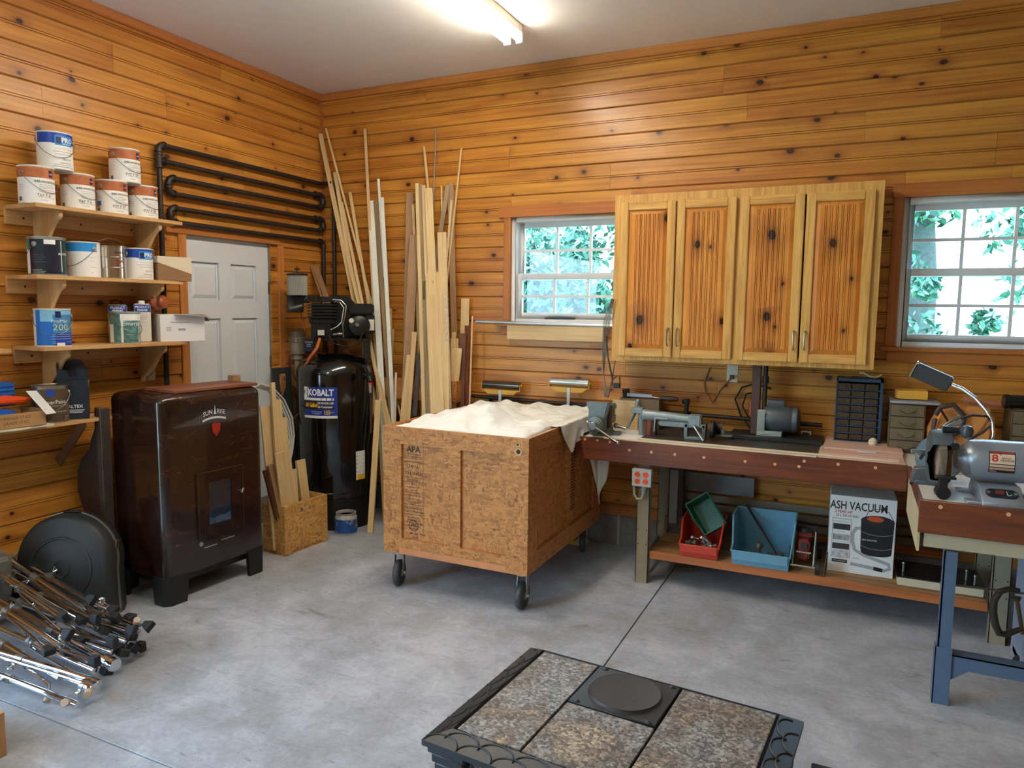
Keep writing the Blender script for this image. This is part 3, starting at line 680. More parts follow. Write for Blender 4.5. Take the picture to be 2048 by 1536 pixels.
g = G(); a = rel((2.860, -0.420, 1.045)); g.cbox(a, (0.075, 0.05, 0.035)); g.tube([rel((2.844, -0.420, 1.034)), rel((2.800, -0.440, 0.927))], [0.022, 0.018], 8, flat=0.5); g.cyl(rel((2.846, -0.420, 1.070)), rel((2.861, -0.420, 1.103)), 0.014); g.ball(tuple(rel((2.858, -0.420, 1.100))), 0.016); g.obj('arm', CG, m, bevel=0.003)
g = G(); g.tube([rel((2.790, -0.440, 0.923)), rel((2.723, -0.440, 0.937))], 0.011, 10); g.ball(tuple(rel((2.723, -0.440, 0.937))), 0.018); g.obj('arm_screw', STEEL, m)
# angle bracket and clamp frame
g = G()
for (a, b) in (((2.987, -0.460, 1.008), (2.983, -0.460, 0.926)), ((2.984, -0.460, 1.011), (3.065, -0.460, 1.011))): g.board(rel(a), rel(b), 0.05, 0.006, (0, 0, 1) if a[2]-b[2] < 0.02 else (1, 0, 0))
g.obj('support_bracket', mat('bare_aluminium', (178, 180, 178), 0.4, 0.6), m)
g = G(); c = rel((3.237, -0.460, 0.934))
g.box(c.x-0.07, -0.03, 0.0, c.x-0.05, 0.03, 0.10); g.box(c.x+0.035, -0.03, 0.0, c.x+0.055, 0.03, 0.10); g.box(c.x-0.07, -0.03, 0.075, c.x+0.055, 0.03, 0.10); g.box(c.x-0.07, -0.032, 0.0, c.x+0.055, 0.032, 0.022); g.lathe([(0, -0.04), (0.026, -0.04), (0.026, 0.01), (0, 0.01)], 18, Matrix.Translation((c.x-0.01, 0, 0.095)) @ Matrix.Rotation(PI/2, 4, 'X')); g.obj('clamp_frame', GM, m, bevel=0.004)
g = G(); g.cyl((c.x-0.01, -0.05, 0.095), (c.x+0.055, -0.075, 0.012), 0.0075, n=10); g.obj('clamp_lever', STEEL, m)
g = G(); g.lathe([(0.018, -0.012), (0.052, -0.012), (0.052, 0.012), (0.018, 0.012)], 26, Matrix.Translation((c.x+0.09, 0.02, 0.07)) @ Matrix.Rotation(PI/2, 4, 'Y')); g.obj('gear_wheel', DARKIRON, m)
b = thing('wood_block', 'upright chestnut-coloured wood blocks under the grey machine', 'block', (2.932, -0.429, 0.888))
BL = wood('chestnut_block', (150, 92, 56), (96, 54, 34), axis='z', rough=0.6)
G().box(-0.033, -0.02, 0, -0.004, 0.02, 0.098).obj('block', BL, b, bevel=0.002); G().box(-0.003, -0.026, 0, 0.024, 0.02, 0.105).obj('block', BL, b, bevel=0.002); G().box(0.025, -0.02, 0, 0.05, 0.03, 0.10).obj('block', mat('dark_walnut_block', (70, 46, 36), 0.6), b)
o = G().ball((0, 0, 0.03), 0.03, sc=(1.3, 0.8, 1)).obj('hardware', DARKIRON, None, (3.340, -0.210, 0.905))
t = thing('pulley', 'small dark pulley and bracket to the right of the grey machine', 'pulley', (3.341, -0.365, 0.910)); D.objects.remove(o)
g = G(); g.lathe([(0.01, -0.02), (0.04, -0.02), (0.03, -0.005), (0.03, 0.005), (0.04, 0.02), (0.01, 0.02)], 24, Matrix.Translation((0, 0.02, 0.045)) @ Matrix.Rotation(0.5, 4, 'Z') @ Matrix.Rotation(PI/2, 4, 'Y')); g.obj('wheel', DARKIRON, t)
g = G(); g.box(-0.02, -0.03, 0.002, 0.10, 0.03, 0.014); g.box(0.03, -0.02, 0.014, 0.055, 0.01, 0.045); g.obj('bracket', GM, t, bevel=0.004)
# light plywood panel and tool tray behind
t = G().box(-0.08, -0.009, 0, 0.10, 0.009, 0.19).obj('plywood_offcut', PLY, None, (2.715, -0.245, TOP), (-0.08, 0, 0), bevel=0.001); tag(t, 'blank birch plywood offcut standing behind the vise', 'board')
t = thing('tool_tray', 'brown cardboard tray of tools behind the plywood offcut', 'tray', (2.80, -0.13, TOP))
g = G(); g.box(-0.13, -0.07, 0.003, 0.14, -0.065, 0.20); g.box(-0.13, 0.06, 0.003, 0.14, 0.065, 0.20); g.box(-0.13, -0.065, 0.003, -0.125, 0.06, 0.20); g.box(0.135, -0.065, 0.003, 0.14, 0.06, 0.20); g.box(-0.13, -0.07, 0, 0.14, 0.065, 0.004); g.obj('tray', mat('grey_brown_card', (130, 108, 84), 0.7), t)
G().board((-0.06, -0.02, 0.02), (-0.11, 0.0, 0.255), 0.05, 0.02).obj('black_block', BLACK, t)
t = thing('file', 'file with a fat brown handle lying across the tool tray', 'tool', (2.964, -0.140, 1.095))
g = G(); g.lathe([(0.0, 0), (0.010, 0.003), (0.016, 0.02), (0.02, 0.05), (0.018, 0.08), (0.010, 0.12), (0.009, 0.125)], 18, Matrix.Translation((0.09, 0, 0)) @ Matrix.Rotation(-PI/2, 4, 'Y')); g.obj('handle', mat('brown_bakelite', (66, 52, 46), 0.4), t)
g = G(); g.cyl((-0.035, 0, 0), (-0.09, 0, 0.004), 0.005); g.box(-0.26, -0.004, 0.0, -0.09, 0.004, 0.022); g.obj('blade', STEEL, t)
# black riser pipe in the middle of the bench
t = thing('riser_pipe', 'short black iron pipe standing up behind the grey machine', 'pipe', (3.10, -0.10, TOP))
g = G(); g.lathe([(0.035, 0), (0.035, 0.008), (0.02, 0.012), (0.016, 0.03), (0.0145, 0.035), (0.0145, 0.19), (0.0, 0.19)], 18); g.obj('pipe', DARKIRON, t)
g = G(); g.lathe([(0.0, 0.0), (0.02, 0.0), (0.02, 0.035), (0.0, 0.037)], 16, Matrix.Translation((0, 0, 0.175))); g.cyl((0, 0, 0.195), (-0.03, -0.01, 0.188), 0.012); g.obj('fitting', DARKIRON, t)
# dark steel sheets under the tools
t = G().box(-0.50, -0.30, 0, 0.51, 0.30, 0.006).obj('steel_sheet', mat('dark_steel_sheet', (74, 70, 68), 0.4, 0.3, var=0.35, scale=6), None, (3.42, -0.335, TOP+0.0005)); tag(t, 'long dark steel sheet lying along the middle of the workbench', 'sheet')
t = G().box(-0.26, -0.115, 0, 0.28, 0.115, 0.026).obj('black_board', mat('black_painted_board', (36, 36, 38), 0.4, var=0.2), None, (3.665, -0.20, TOP+0.007), bevel=0.003); tag(t, 'thick black board under the electric motor', 'board')
for i, (dy, dz, L0, L1) in enumerate(((-0.625, 0.0065, 2.92, 4.33), (-0.665, 0.001, 2.72, 3.93))):
    t = G().box(L0, -0.012, 0, L1, 0.012, 0.008).obj('wood_strip', mat('pale_lipping', (226, 206, 176), 0.6, var=0.05), None, (0, dy, TOP+dz), bevel=0.001); tag(t, ['long thin pale wood strip lying along the front of the workbench', 'pale wood lipping strip on the very front edge of the workbench'][i], 'strip')
t = G().box(-0.16, -0.14, 0, 0.16, 0.16, 0.002).obj('white_sheet', PAPER, None, (2.80, -0.50, TOP+0.0005), (0, 0, 0.12)); tag(t, 'white sheet of paper on the bench in front of the machine', 'paper')
# motor
MY = -0.19
t = thing('electric_motor', 'dark grey electric motor on the black board', 'motor', (3.67, MY, TOP+0.033))
MG = mat('dark_grey_motor_paint', (74, 80, 84), 0.4, 0.1)
g = G(); Mx = Matrix.Translation((-0.075, 0, 0.10)) @ Matrix.Rotation(PI/2, 4, 'Y')
g.lathe([(0.0, -0.01), (0.02, -0.01), (0.02, 0.0), (0.075, 0.004), (0.082, 0.02), (0.082, 0.15), (0.075, 0.17), (0.079, 0.175), (0.079, 0.20), (0.05, 0.214), (0.0, 0.214)], 36, Mx); g.obj('casing', MG, t)
g = G(); g.cyl((-0.05, 0.0, 0.195), (0.045, 0.0, 0.195), 0.026, n=20); g.box(-0.05, -0.026, 0.165, 0.045, 0.026, 0.19); g.obj('capacitor_cover', MG, t)
g = G(); g.box(-0.10, -0.09, 0, -0.055, -0.084, 0.16); g.box(-0.10, -0.09, 0.0, 0.045, -0.05, 0.03); g.obj('mount_bracket', mat('pale_green_grey_bracket', (150, 160, 154), 0.45), t, bevel=0.003); G().box(-0.10, 0.05, 0.0, 0.045, 0.09, 0.02).obj('mount_foot', mat('pale_green_grey_bracket', (150, 160, 154), 0.45), t, bevel=0.003)
g = G(); g.lathe([(0.0, 0), (0.03, 0), (0.022, 0.012), (0.03, 0.024), (0.0, 0.024)], 20, Matrix.Translation((-0.125, 0, 0.10)) @ Matrix.Rotation(PI/2, 4, 'Y')); g.obj('pulley', DARKIRON, t)
t = thing('belt_guard', 'tall brown belt guard rising to the cabinet beside the motor', 'guard', (3.545, -0.220, 0.987))
t.location.z = TOP+0.033
hh = 1.354-TOP-0.033
G().box(-0.02, -0.02, 0, 0.03, 0.03, hh-0.002).obj('guard', mat('brown_guard_metal', (76, 52, 44), 0.5), t, bevel=0.003)
g = G(); g.cyl((0.055, 0.01, 0.10), (0.055, 0.01, hh-0.002), 0.013); g.cyl((0.055, 0.01, 0.32), (0.055, 0.01, 0.36), 0.02); g.obj('conduit', DARKIRON, t)
t = G(); t.tube([(3.52, -0.06, TOP+0.02), (3.44, -0.05, TOP+0.12), (3.40, -0.045, TOP+0.22), (3.44, -0.045, TOP+0.30), (3.52, -0.05, TOP+0.33), (3.62, -0.05, TOP+0.30)], 0.006, 8); t.tube([(3.50, -0.07, TOP+0.10), (3.45, -0.06, TOP+0.18), (3.47, -0.06, TOP+0.26), (3.53, -0.06, TOP+0.28)], 0.006, 8)
t = t.obj('cord', BLACK); tag(t, 'black motor cord looped against the wall left of the motor', 'cord')
t = thing('screwdriver', 'orange-handled screwdriver standing by the black cord', 'tool', (3.498, -0.050, 1.012)); t.location.z = 0.9
g = G(); g.cyl((0, 0, 0.06), (0.008, 0.0, 0.20), 0.009, 0.012, n=10); g.obj('handle', mat('orange_plastic', (206, 104, 44), 0.4), t); g = G(); g.cyl((0, 0, 0), (0, 0, 0.06), 0.003); g.obj('shaft', STEEL, t)
t = thing('bracket', 'small folded zinc bracket on the black board', 'bracket', (3.841, -0.079, 0.921))
g = G(); g.box(-0.028, -0.02, 0.014, 0.028, 0.02, 0.02); g.box(-0.028, -0.02, 0, -0.022, 0.02, 0.014); g.box(0.022, -0.02, 0, 0.028, 0.02, 0.014); g.obj('plate', mat('bright_zinc', (206, 206, 200), 0.35, 0.5), t)
# pinkish boards at the right end
PINK = wood('pinkish_cedar_board', (226, 190, 168), (206, 164, 142), rough=0.6, axis='x', grain=(1.5, 14, 40))
for i, (a, b_, y0, y1, z) in enumerate(((3.94, 4.36, -0.66, -0.02, 0.0), (3.95, 4.355, -0.60, -0.015, 0.0085), (3.96, 4.36, -0.45, -0.01, 0.017))):
    t = G().box(a, y0, 0, b_, y1, 0.008).obj('cedar_board', PINK, None, (0, 0, TOP+0.001+z), (0, 0, 0), bevel=0.001)
    tag(t, ['lowest and widest of the three pinkish boards at the bench corner', 'middle pinkish board in the thin stack at the bench corner', 'top pinkish board, under the blue parts cabinet'][i], 'board', 'pinkish boards at the bench corner')
ZT = TOP+0.0265
# blue small-parts cabinet, 8 rows of 3 drawers
t = thing('parts_cabinet', 'blue steel small-parts cabinet with 24 clear drawers', 'cabinet', (4.125, -0.11, ZT))
BL2 = mat('navy_blue_steel', (44, 66, 92), 0.4)
w, hT = 0.125, 0.375
g = G(); g.box(-w, -0.075, 0, -w+0.008, 0.075, hT); g.box(w-0.016, -0.075, 0, w, 0.075, hT); g.box(-w, -0.075, hT-0.018, w, 0.075, hT); g.box(-w, -0.075, 0, w, 0.075, 0.006); g.box(-w, 0.07, 0, w, 0.075, hT)
pw = (2*w-0.03)/3; ph = (hT-0.03)/8
for r in range(1, 8): g.box(-w+0.006, -0.077, 0.008+ph*r-0.004, w-0.014, 0.07, 0.008+ph*r+0.002)
g.obj('case', BL2, t)
CLR = mat('smoky_clear_plastic', (74, 60, 46), 0.25, var=0.5, scale=60)
for r in range(8):
    for c in range(3):
        x0 = -w+0.010+pw*c; z0 = 0.010+ph*r
        g = G(); g.box(x0, -0.072, z0, x0+pw-0.004, 0.06, z0+ph-0.010); dd = g.obj('drawer', CLR, t, bevel=0.0015)
        g = G(); g.box(x0+pw/2-0.012, -0.077, z0+0.006, x0+pw/2+0.012, -0.072, z0+0.010); g.obj('pull', CLR, dd)
t = thing('cable_piece', 'coiled pale cable and putty knife on top of the blue parts cabinet', 'cable', (4.15, -0.12, ZT+hT))
g = G(); g.tube([(-0.03, 0, 0.030), (-0.01, 0, 0.034), (0.02, -0.01, 0.016), (0.05, -0.01, 0.008), (0.08, 0, 0.018), (0.09, 0, 0.026)], 0.007, 8); g.obj('cable', mat('cream_cable', (204, 184, 140), 0.5), t)
G().box(-0.07, -0.02, 0.0, 0.06, 0.04, 0.006).obj('knife', DARKIRON, t)
# tan steel drawer units
TAN = mat('drab_tan_steel', (112, 98, 74), 0.5, 0.1, var=0.1)
def tan_unit(label, x, y, z):
    t = thing('drawer_unit', label, 'drawer unit', (x, y, z), 0, 'tan four-drawer units on the bench'); w = 0.088; h = 0.282
    g = G(); g.box(-w, -0.12, 0, -w+0.003, 0.12, h); g.box(w-0.003, -0.12, 0, w, 0.12, h); g.box(-w, -0.12, h-0.004, w, 0.12, h); g.box(-w, -0.12, 0, w, 0.12, 0.004); g.box(-w, 0.116, 0, w, 0.12, h); g.obj('case', TAN, t)
    for k in range(4):
        z0 = 0.006+k*0.068; g = G(); g.box(-w+0.005, -0.121, z0, w-0.005, 0.10, z0+0.064); d = g.obj('drawer', TAN, t, bevel=0.001)
        g = G(); pts = [(-0.042, 0.0), (-0.028, -0.004), (-0.014, -0.014), (0, -0.018), (0.014, -0.014), (0.028, -0.004), (0.042, 0.0), (0.042, 0.024), (-0.042, 0.024)]
        g.prism(pts, 0.0, 0.006, Matrix.Translation((0, -0.121, z0+0.034)) @ Matrix.Rotation(PI/2, 4, 'X'))
        vs = [(x_, -0.121, z0+0.034+y_) for x_, y_ in pts[:7]] + [(x_, -0.134, z0+0.034+y_*1.0-0.002) for x_, y_ in pts[:7]]; g.add(vs, [(i, i+1, 8+i, 7+i) for i in range(6)])
        g.obj('pull', TAN, d)
    return t
tan_unit('tan steel four-drawer unit under the small yellow box', 4.375, -0.17, TOP+0.001)
tan_unit('tan steel four-drawer unit at the right edge of the picture', 4.955, -0.17, TOP+0.001)
t = G().box(-0.09, -0.13, 0, 0.16, 0.12, 0.012).obj('grey_board', mat('grey_lid', (150, 156, 166), 0.4), None, (4.375, -0.17, TOP+0.284), bevel=0.002); tag(t, 'thin grey board lying on the left tan drawer unit', 'board')
t = thing('wooden_box', 'small open yellow finger-jointed wooden box on the drawer unit', 'box', (4.385, -0.14, TOP+0.297))
YW = mat('yellow_varnished_wood', (226, 168, 62), 0.45, var=0.06); g = G()
for b_ in ((-0.07, -0.07, 0, 0.09, -0.062, 0.052), (-0.07, 0.062, 0, 0.09, 0.07, 0.052), (-0.07, -0.062, 0, -0.062, 0.062, 0.052), (0.082, -0.062, 0, 0.09, 0.062, 0.052), (-0.07, -0.07, 0, 0.09, 0.07, 0.004)): g.box(*b_)
g.cur = 1
for k in range(5): g.box(-0.0705, -0.0705, 0.005+k*0.01, -0.062, -0.06, 0.009+k*0.01)
g.obj('box', [YW, mat('end_grain', (120, 76, 34), 0.6)], t)
# leather bag
t = thing('leather_bag', 'tan leather tool bag with dark straps between the drawer units', 'bag', (4.625, -0.30, TOP+0.001)); t.scale = (1.02, 1, 1.1)
LE = mat('tan_leather', (204, 134, 66), 0.5, var=0.12, scale=14, bump=0.3); LD = mat('dark_brown_strap', (52, 38, 34), 0.5)
g = G(); g.prism([(-0.14, 0), (0.13, 0), (0.155, 0.14), (0.15, 0.24), (0.06, 0.262), (-0.04, 0.27), (-0.10, 0.25), (-0.145, 0.14)], -0.06, 0.07, Matrix.Rotation(PI/2, 4, 'X')); g.obj('body', LE, t, bevel=0.022, seg=3)
g = G(); g.prism([(-0.02, 0.25), (-0.0, 0.135), (0.055, 0.12), (0.088, 0.15), (0.13, 0.235), (0.13, 0.262), (0.05, 0.272)], 0.073, 0.085, Matrix.Rotation(PI/2, 4, 'X')); g.obj('flap', LE, t, bevel=0.005, seg=2)
g = G(); g.prism([(-0.11, 0.0), (-0.03, 0.0), (-0.035, 0.17), (-0.09, 0.19), (-0.12, 0.10)], 0.071, 0.10, Matrix.Rotation(PI/2, 4, 'X')); g.obj('pocket', LE, t, bevel=0.01, seg=2)
g = G(); g.tube([(-0.12, -0.09, 0.20), (-0.13, -0.12, 0.14), (-0.06, -0.13, 0.12), (0.0, -0.12, 0.15), (0.01, -0.11, 0.22), (-0.04, -0.10, 0.275), (-0.10, -0.10, 0.26), (-0.12, -0.09, 0.22)], 0.013, 8, flat=0.35); g.tube([(-0.10, -0.11, 0.25), (-0.06, -0.12, 0.19), (-0.05, -0.13, 0.12), (-0.06, -0.13, 0.09)], 0.015, 8, flat=0.35); g.obj('strap', LD, t)
t = G().box(-0.09, -0.06, 0, 0.09, 0.06, 0.03).obj('folded_leather', mat('pinkish_tan_leather', (190, 124, 96), 0.6, var=0.1), None, (4.74, -0.16, TOP+0.285), (0, 0.1, 0.15), bevel=0.012, seg=2); tag(t, 'folded pinkish leather piece behind the top of the tan bag', 'leather')
t = thing('torch', 'black cylindrical torch lying on the right drawer unit', 'torch', (4.85, -0.24, TOP+0.284+0.038))
g = G(); g.cyl((0, 0, 0), (0.40, 0.05, 0.0), 0.036, n=24); g.cyl((-0.02, -0.002, 0), (0.002, 0, 0), 0.038, n=24); g.obj('body', mat('glossy_black', (18, 18, 22), 0.2), t)
# yarn/rope ball and a white scrap
t = G(); rr = random.Random(3)
for k in range(7):
    a = k*PI/7; ax = Matrix.Rotation(rr.uniform(-1, 1), 4, 'X') @ Matrix.Rotation(a, 4, 'Z') @ Matrix.Rotation(rr.uniform(0.6, 1.6), 4, 'Y')
    t.tube([ax @ Vector((0.017*math.cos(b_), 0.017*math.sin(b_), 0.004*math.sin(2*b_))) for b_ in [2*PI*i/14 for i in range(14)]], 0.008, 8, closed=True)
t = t.obj('rope_ball', mat('cream_rope', (222, 206, 180), 0.8), None, (4.212, -0.253, 0.932)); tag(t, 'small cream ball of knotted rope on the pinkish boards', 'rope')
t = G(); t.prism([(-0.05, -0.01), (-0.02, -0.02), (0.045, -0.012), (0.05, 0.008), (0.01, 0.012), (-0.01, 0.006), (-0.05, 0.012)], 0, 0.006); t = t.obj('rag', mat('lilac_rag', (206, 196, 206), 0.8), None, (4.18, -0.47, TOP+0.019)); tag(t, 'crumpled white scrap of rag in front of the rope ball', 'rag')

# ============================================================ bench grinder
GRY = mat('silver_grey_grinder', (150, 154, 162), 0.3, 0.25, var=0.03)
GGR = mat('blue_green_guard', (84, 94, 98), 0.4, 0.2, var=0.05)
BZ = TOP+0.001
t = thing('bench_grinder', 'silver eight-inch bench grinder on the white side bench', 'grinder', (4.665, -1.25, BZ), rad(3))
zc = 0.165
# base with sloped switch panel
g = G(); g.prism([(-0.17, 0), (-0.17, 0.018), (-0.075, 0.072), (0.09, 0.072), (0.13, 0.018), (0.13, 0)], -0.075, 0.075, Matrix.Rotation(PI/2, 4, 'Z') @ Matrix.Rotation(PI/2, 4, 'X'))
g.box(-0.13, -0.16, 0, 0.13, -0.10, 0.014); g.box(-0.13, 0.06, 0, 0.13, 0.11, 0.014); g.obj('base', GRY, t, bevel=0.003)
Mp = Matrix.Translation((0.0, -0.122, 0.0475)) @ Matrix.Rotation(rad(29.6), 4, 'X')
pts = []
for i in range(20):
    a = 2*PI*i/20; cx_ = 0.032 if math.cos(a) > 0 else -0.032; pts.append((cx_+0.026*math.cos(a), 0.026*math.sin(a)))
G().prism(pts, 0.0, 0.004, Mp).obj('switch_plate', mat('dark_blue_switch_plate', (30, 36, 44), 0.4), t)
G().box(-0.022, -0.010, 0.004, 0.006, 0.010, 0.010, Mp).obj('rocker_switch', mat('dull_red_switch', (120, 52, 48), 0.4), t)
g = G(); g.cyl(Mp @ Vector((-0.048, 0, 0.003)), Mp @ Vector((-0.048, 0, 0.007)), 0.007); g.cyl(Mp @ Vector((0.048, 0, 0.003)), Mp @ Vector((0.048, 0, 0.007)), 0.007); g.obj('screw', STEEL, t)
g = G(); g.tube([Mp @ Vector(p) for p in ((0.018, 0.012, 0.005), (0.018, -0.008, 0.005), (0.024, -0.013, 0.005), (0.034, -0.004, 0.005))], 0.0012, 5); g.obj('switch_marking', WHITEINK, t)
# motor body
g = G(); Mx = Matrix.Translation((0, 0, zc)) @ Matrix.Rotation(PI/2, 4, 'Y')
g.lathe([(0.0, -0.155), (0.045, -0.155), (0.05, -0.14), (0.078, -0.115), (0.086, -0.09), (0.088, -0.06), (0.088, 0.09), (0.084, 0.12), (0.05, 0.155), (0.0, 0.155)], 40, Mx); g.obj('motor_housing', GRY, t)
g = G()
def lab(g, x0, x1, a0, a1, R):  # patch wrapped round the horizontal motor
    n = 8; vs = []; fs = []
    for i in range(n+1):
        a = a0+(a1-a0)*i/n
        for x in (x0, x1): vs.append((x, -R*math.cos(a), zc+R*math.sin(a)))
    for i in range(n): fs.append((2*i, 2*i+1, 2*i+3, 2*i+2))
    g.add(vs, fs)
R = 0.0886
for nm, col, x0, x1, a0, a1, rr in (('label_plate', (40, 24, 20), -0.047, 0.047, -0.42, 0.62, 0), ('label_field', (232, 200, 172), -0.044, 0.044, 0.02, 0.50, .0003), ('label_stripe', (178, 60, 48), -0.044, 0.044, 0.53, 0.60, .0003), ('label_stripe', (212, 190, 160), -0.044, 0.044, -0.13, -0.02, .0003), ('label_stripe', (200, 150, 120), -0.044, 0.044, -0.28, -0.17, .0003)):
    g = G(); lab(g, x0, x1, a0, a1, R+rr); g.obj(nm, mat(nm+str(col[0]), col, 0.4), t)
def on_motor(s, size, x, a, m, bold=0.0, sx=1.0):
    vs, fs = text_geo(s, size, bold); g = G(); RR = R+0.0007
    g.add([(x+vx*sx, -RR*math.cos(a+vy/RR), zc+RR*math.sin(a+vy/RR)) for vx, vy in vs], fs); g.obj('lettering', m, t, smooth=0)
on_motor('8', 0.042, -0.026, 0.27, REDINK, 0.02, 1.2); on_motor("''", 0.022, -0.006, 0.40, REDINK, 0.02)
on_motor('BENCH', 0.010, 0.015, 0.30, INK, 0.01); on_motor('GRINDER', 0.012, 0.018, 0.19, INK, 0.01); on_motor('Clarke', 0.009, -0.03, -0.35, WHITEINK)
# left wheel in guard
g = G(); gx = -0.215
Mw = Matrix.Translation((gx, 0, zc)) @ Matrix.Rotation(PI/2, 4, 'Y')
g.lathe([(0.0, -0.045), (0.03, -0.052), (0.045, -0.045), (0.112, -0.04), (0.116, -0.03), (0.116, 0.034), (0.112, 0.038), (0.04, 0.045), (0.0, 0.045)], 40, Mw, rad(-35), rad(235)); g.obj('wheel_guard', GGR, t)
g = G(); g.lathe([(0.02, -0.014), (0.10, -0.014), (0.10, 0.014), (0.02, 0.014)], 40, Mw); g.obj('grinding_wheel', mat('brown_abrasive', (150, 128, 110), 0.8, var=0.1, scale=80, bump=0.3), t)
g = G(); g.box(gx-0.03, -0.125, 0.09, gx+0.05, -0.09, 0.10); g.box(gx-0.015, -0.12, 0.04, gx+0.02, -0.10, 0.095); g.obj('tool_rest', DARKIRON, t, bevel=0.002)
g = G(); g.cyl((gx+0.005, -0.06, 0.025), (gx+0.005, -0.125, 0.03), 0.028, n=20); g.obj('dust_port', BLACK, t)
Me = Matrix.Translation((gx+0.03, -0.12, 0.17)) @ Matrix.Rotation(0.5, 4, 'Z') @ Matrix.Rotation(-0.35, 4, 'X')
CL = NT('clear_shield'); CL.n.remove(CL.b); tr = CL.new('BsdfTransparent'); gl = CL.new('BsdfGlossy'); gl.inputs['Roughness'].default_value = 0.1; tr.inputs[0].default_value = (0.82, 0.84, 0.84, 1); mx = CL.new('MixShader'); mx.inputs[0].default_value = 0.1
CL.link(tr.outputs[0], mx.inputs[1]); CL.link(gl.outputs[0], mx.inputs[2]); CL.link(mx.outputs[0], CL.n['Material Output'].inputs[0]); CLEAR = CL.m
G().box(-0.05, -0.001, -0.06, 0.075, 0.001, 0.05, Me).obj('eye_shield', CLEAR, t)
g = G(); g.cyl((gx+0.035, -0.11, 0.235), (gx+0.035, -0.135, 0.235), 0.015); g.cyl((gx+0.0, -0.03, 0.29), (gx+0.06, -0.03, 0.29), 0.014); g.obj('shield_knob', BLACK, t)
g = G(); g.lathe([(0, 0), (0.02, 0.012), (0.026, 0.035), (0.018, 0.055), (0.0, 0.062)], 16, Matrix.Translation((gx+0.08, -0.09, 0.262))); g.obj('grey_knob', mat('dark_slate_knob', (62, 70, 78), 0.3), t)
# lamp socket + right wheel partly outside the frame
g = G(); Mw2 = Matrix.Translation((0.215, 0, zc)) @ Matrix.Rotation(PI/2, 4, 'Y'); g.lathe([(0.0, -0.045), (0.112, -0.04), (0.116, -0.03), (0.116, 0.034), (0.112, 0.04), (0.0, 0.045)], 40, Mw2, rad(-35), rad(235)); g.obj('wheel_guard', GGR, t)
# blue-grey sharpening attachment left of it
t = thing('sharpening_jig', 'grey round-bodied sharpening jig with bright arms left of the grinder', 'machine', (4.425, -1.03, BZ)); t.scale = (0.85, 0.85, 0.9)
g = G(); g.lathe([(0.0, -0.03), (0.03, -0.045), (0.10, -0.035), (0.118, -0.015), (0.118, 0.03), (0.0, 0.03)], 36, Matrix.Translation((0.06, 0.02, 0.13)) @ Matrix.Rotation(-0.35, 4, 'Z') @ Matrix.Rotation(PI/2, 4, 'X')); g.box(-0.06, -0.10, 0, 0.05, 0.06, 0.02); g.obj('guard', GGR, t, bevel=0.003)
g = G(); g.prism([(-0.08, 0.0), (0.06, 0.0), (0.05, 0.085), (-0.06, 0.075)], -0.03, 0.05, Matrix.Rotation(PI/2, 4, 'X')); g.obj('water_trough', mat('smoky_grey_steel', (108, 112, 112), 0.35, 0.4), t, bevel=0.004)
g = G()
for a, b_, w_ in (((-0.045, -0.09, 0.13), (0.055, -0.05, 0.305), 0.018), ((0.055, -0.05, 0.30), (0.13, -0.04, 0.36), 0.014), ((-0.09, -0.10, 0.17), (0.03, -0.08, 0.17), 0.02)): g.board(a, b_, w_, 0.008)
g.obj('arm', STEEL, t, bevel=0.001)
g = G(); g.box(0.03, -0.09, 0.20, 0.075, -0.05, 0.29); g.board((0.03, -0.08, 0.28), (0.13, -0.07, 0.30), 0.02, 0.01); g.board((0.05, -0.08, 0.29), (0.14, -0.06, 0.34), 0.022, 0.01); g.cyl((0.06, -0.10, 0.30), (0.06, -0.07, 0.30), 0.012); g.cyl((0.05, -0.11, 0.20), (0.05, -0.08, 0.20), 0.012); g.obj('clamp', ZINC, t, bevel=0.002); G().cyl((-0.06, -0.13, 0.15), (-0.06, -0.10, 0.15), 0.012).obj('clamp_knob', ZINC, t)
# gooseneck lamp
t = thing('gooseneck_lamp', 'black gooseneck lamp curving up over the grinder', 'lamp', (4.672, -1.02, BZ))
def rl(p): return (p[0]-4.672, p[1]+1.02, p[2]-BZ)
P = [rl(p) for p in ((4.671, -1.020, 1.077), (4.679, -1.020, 1.131), (4.674, -1.000, 1.186), (4.651, -0.980, 1.235), (4.605, -0.960, 1.290), (4.555, -0.940, 1.327), (4.505, -0.920, 1.346))]
P = [(P[0][0], P[0][1], 0.0)] + P
g = G(); g.tube(P, 0.0085, 12); g.obj('neck', CHROME, t)
g = G(); g.cyl((P[0][0], P[0][1], 0.0), (P[0][0], P[0][1], 0.012), 0.045, n=24); g.obj('foot', BLACK, t)
a = Vector(rl((4.507, -0.920, 1.342))); b_ = Vector(rl((4.354, -0.900, 1.409)))
g = G(); g.board(a, b_, 0.075, 0.045, (0.25, -1, -0.2)); g.obj('head', mat('charcoal_lamp_head', (52, 52, 54), 0.45), t, bevel=0.006, seg=2)
g = G(); g.board(b_, b_+(b_-a).normalized()*0.005, 0.08, 0.05, (0.25, -1, -0.2)); g.obj('head_rim', ZINC, t)
t = G().tube([(4.505, -1.000, 1.161), (4.537, -1.000, 1.191), (4.595, -1.000, 1.214), (4.653, -1.000, 1.212), (4.675, -1.000, 1.179), (4.639, -1.000, 1.136), (4.592, -1.000, 1.102), (4.584, -1.000, 1.073)], 0.006, 8).obj('power_cord', mat('dark_brown_cord', (44, 34, 32), 0.5)); tag(t, 'dark cord looping behind the grinder to the gooseneck lamp', 'cord')
t = thing('plug', 'black plug and cord hanging over the corner of the side bench', 'plug', (4.387, -0.977, 0.900))
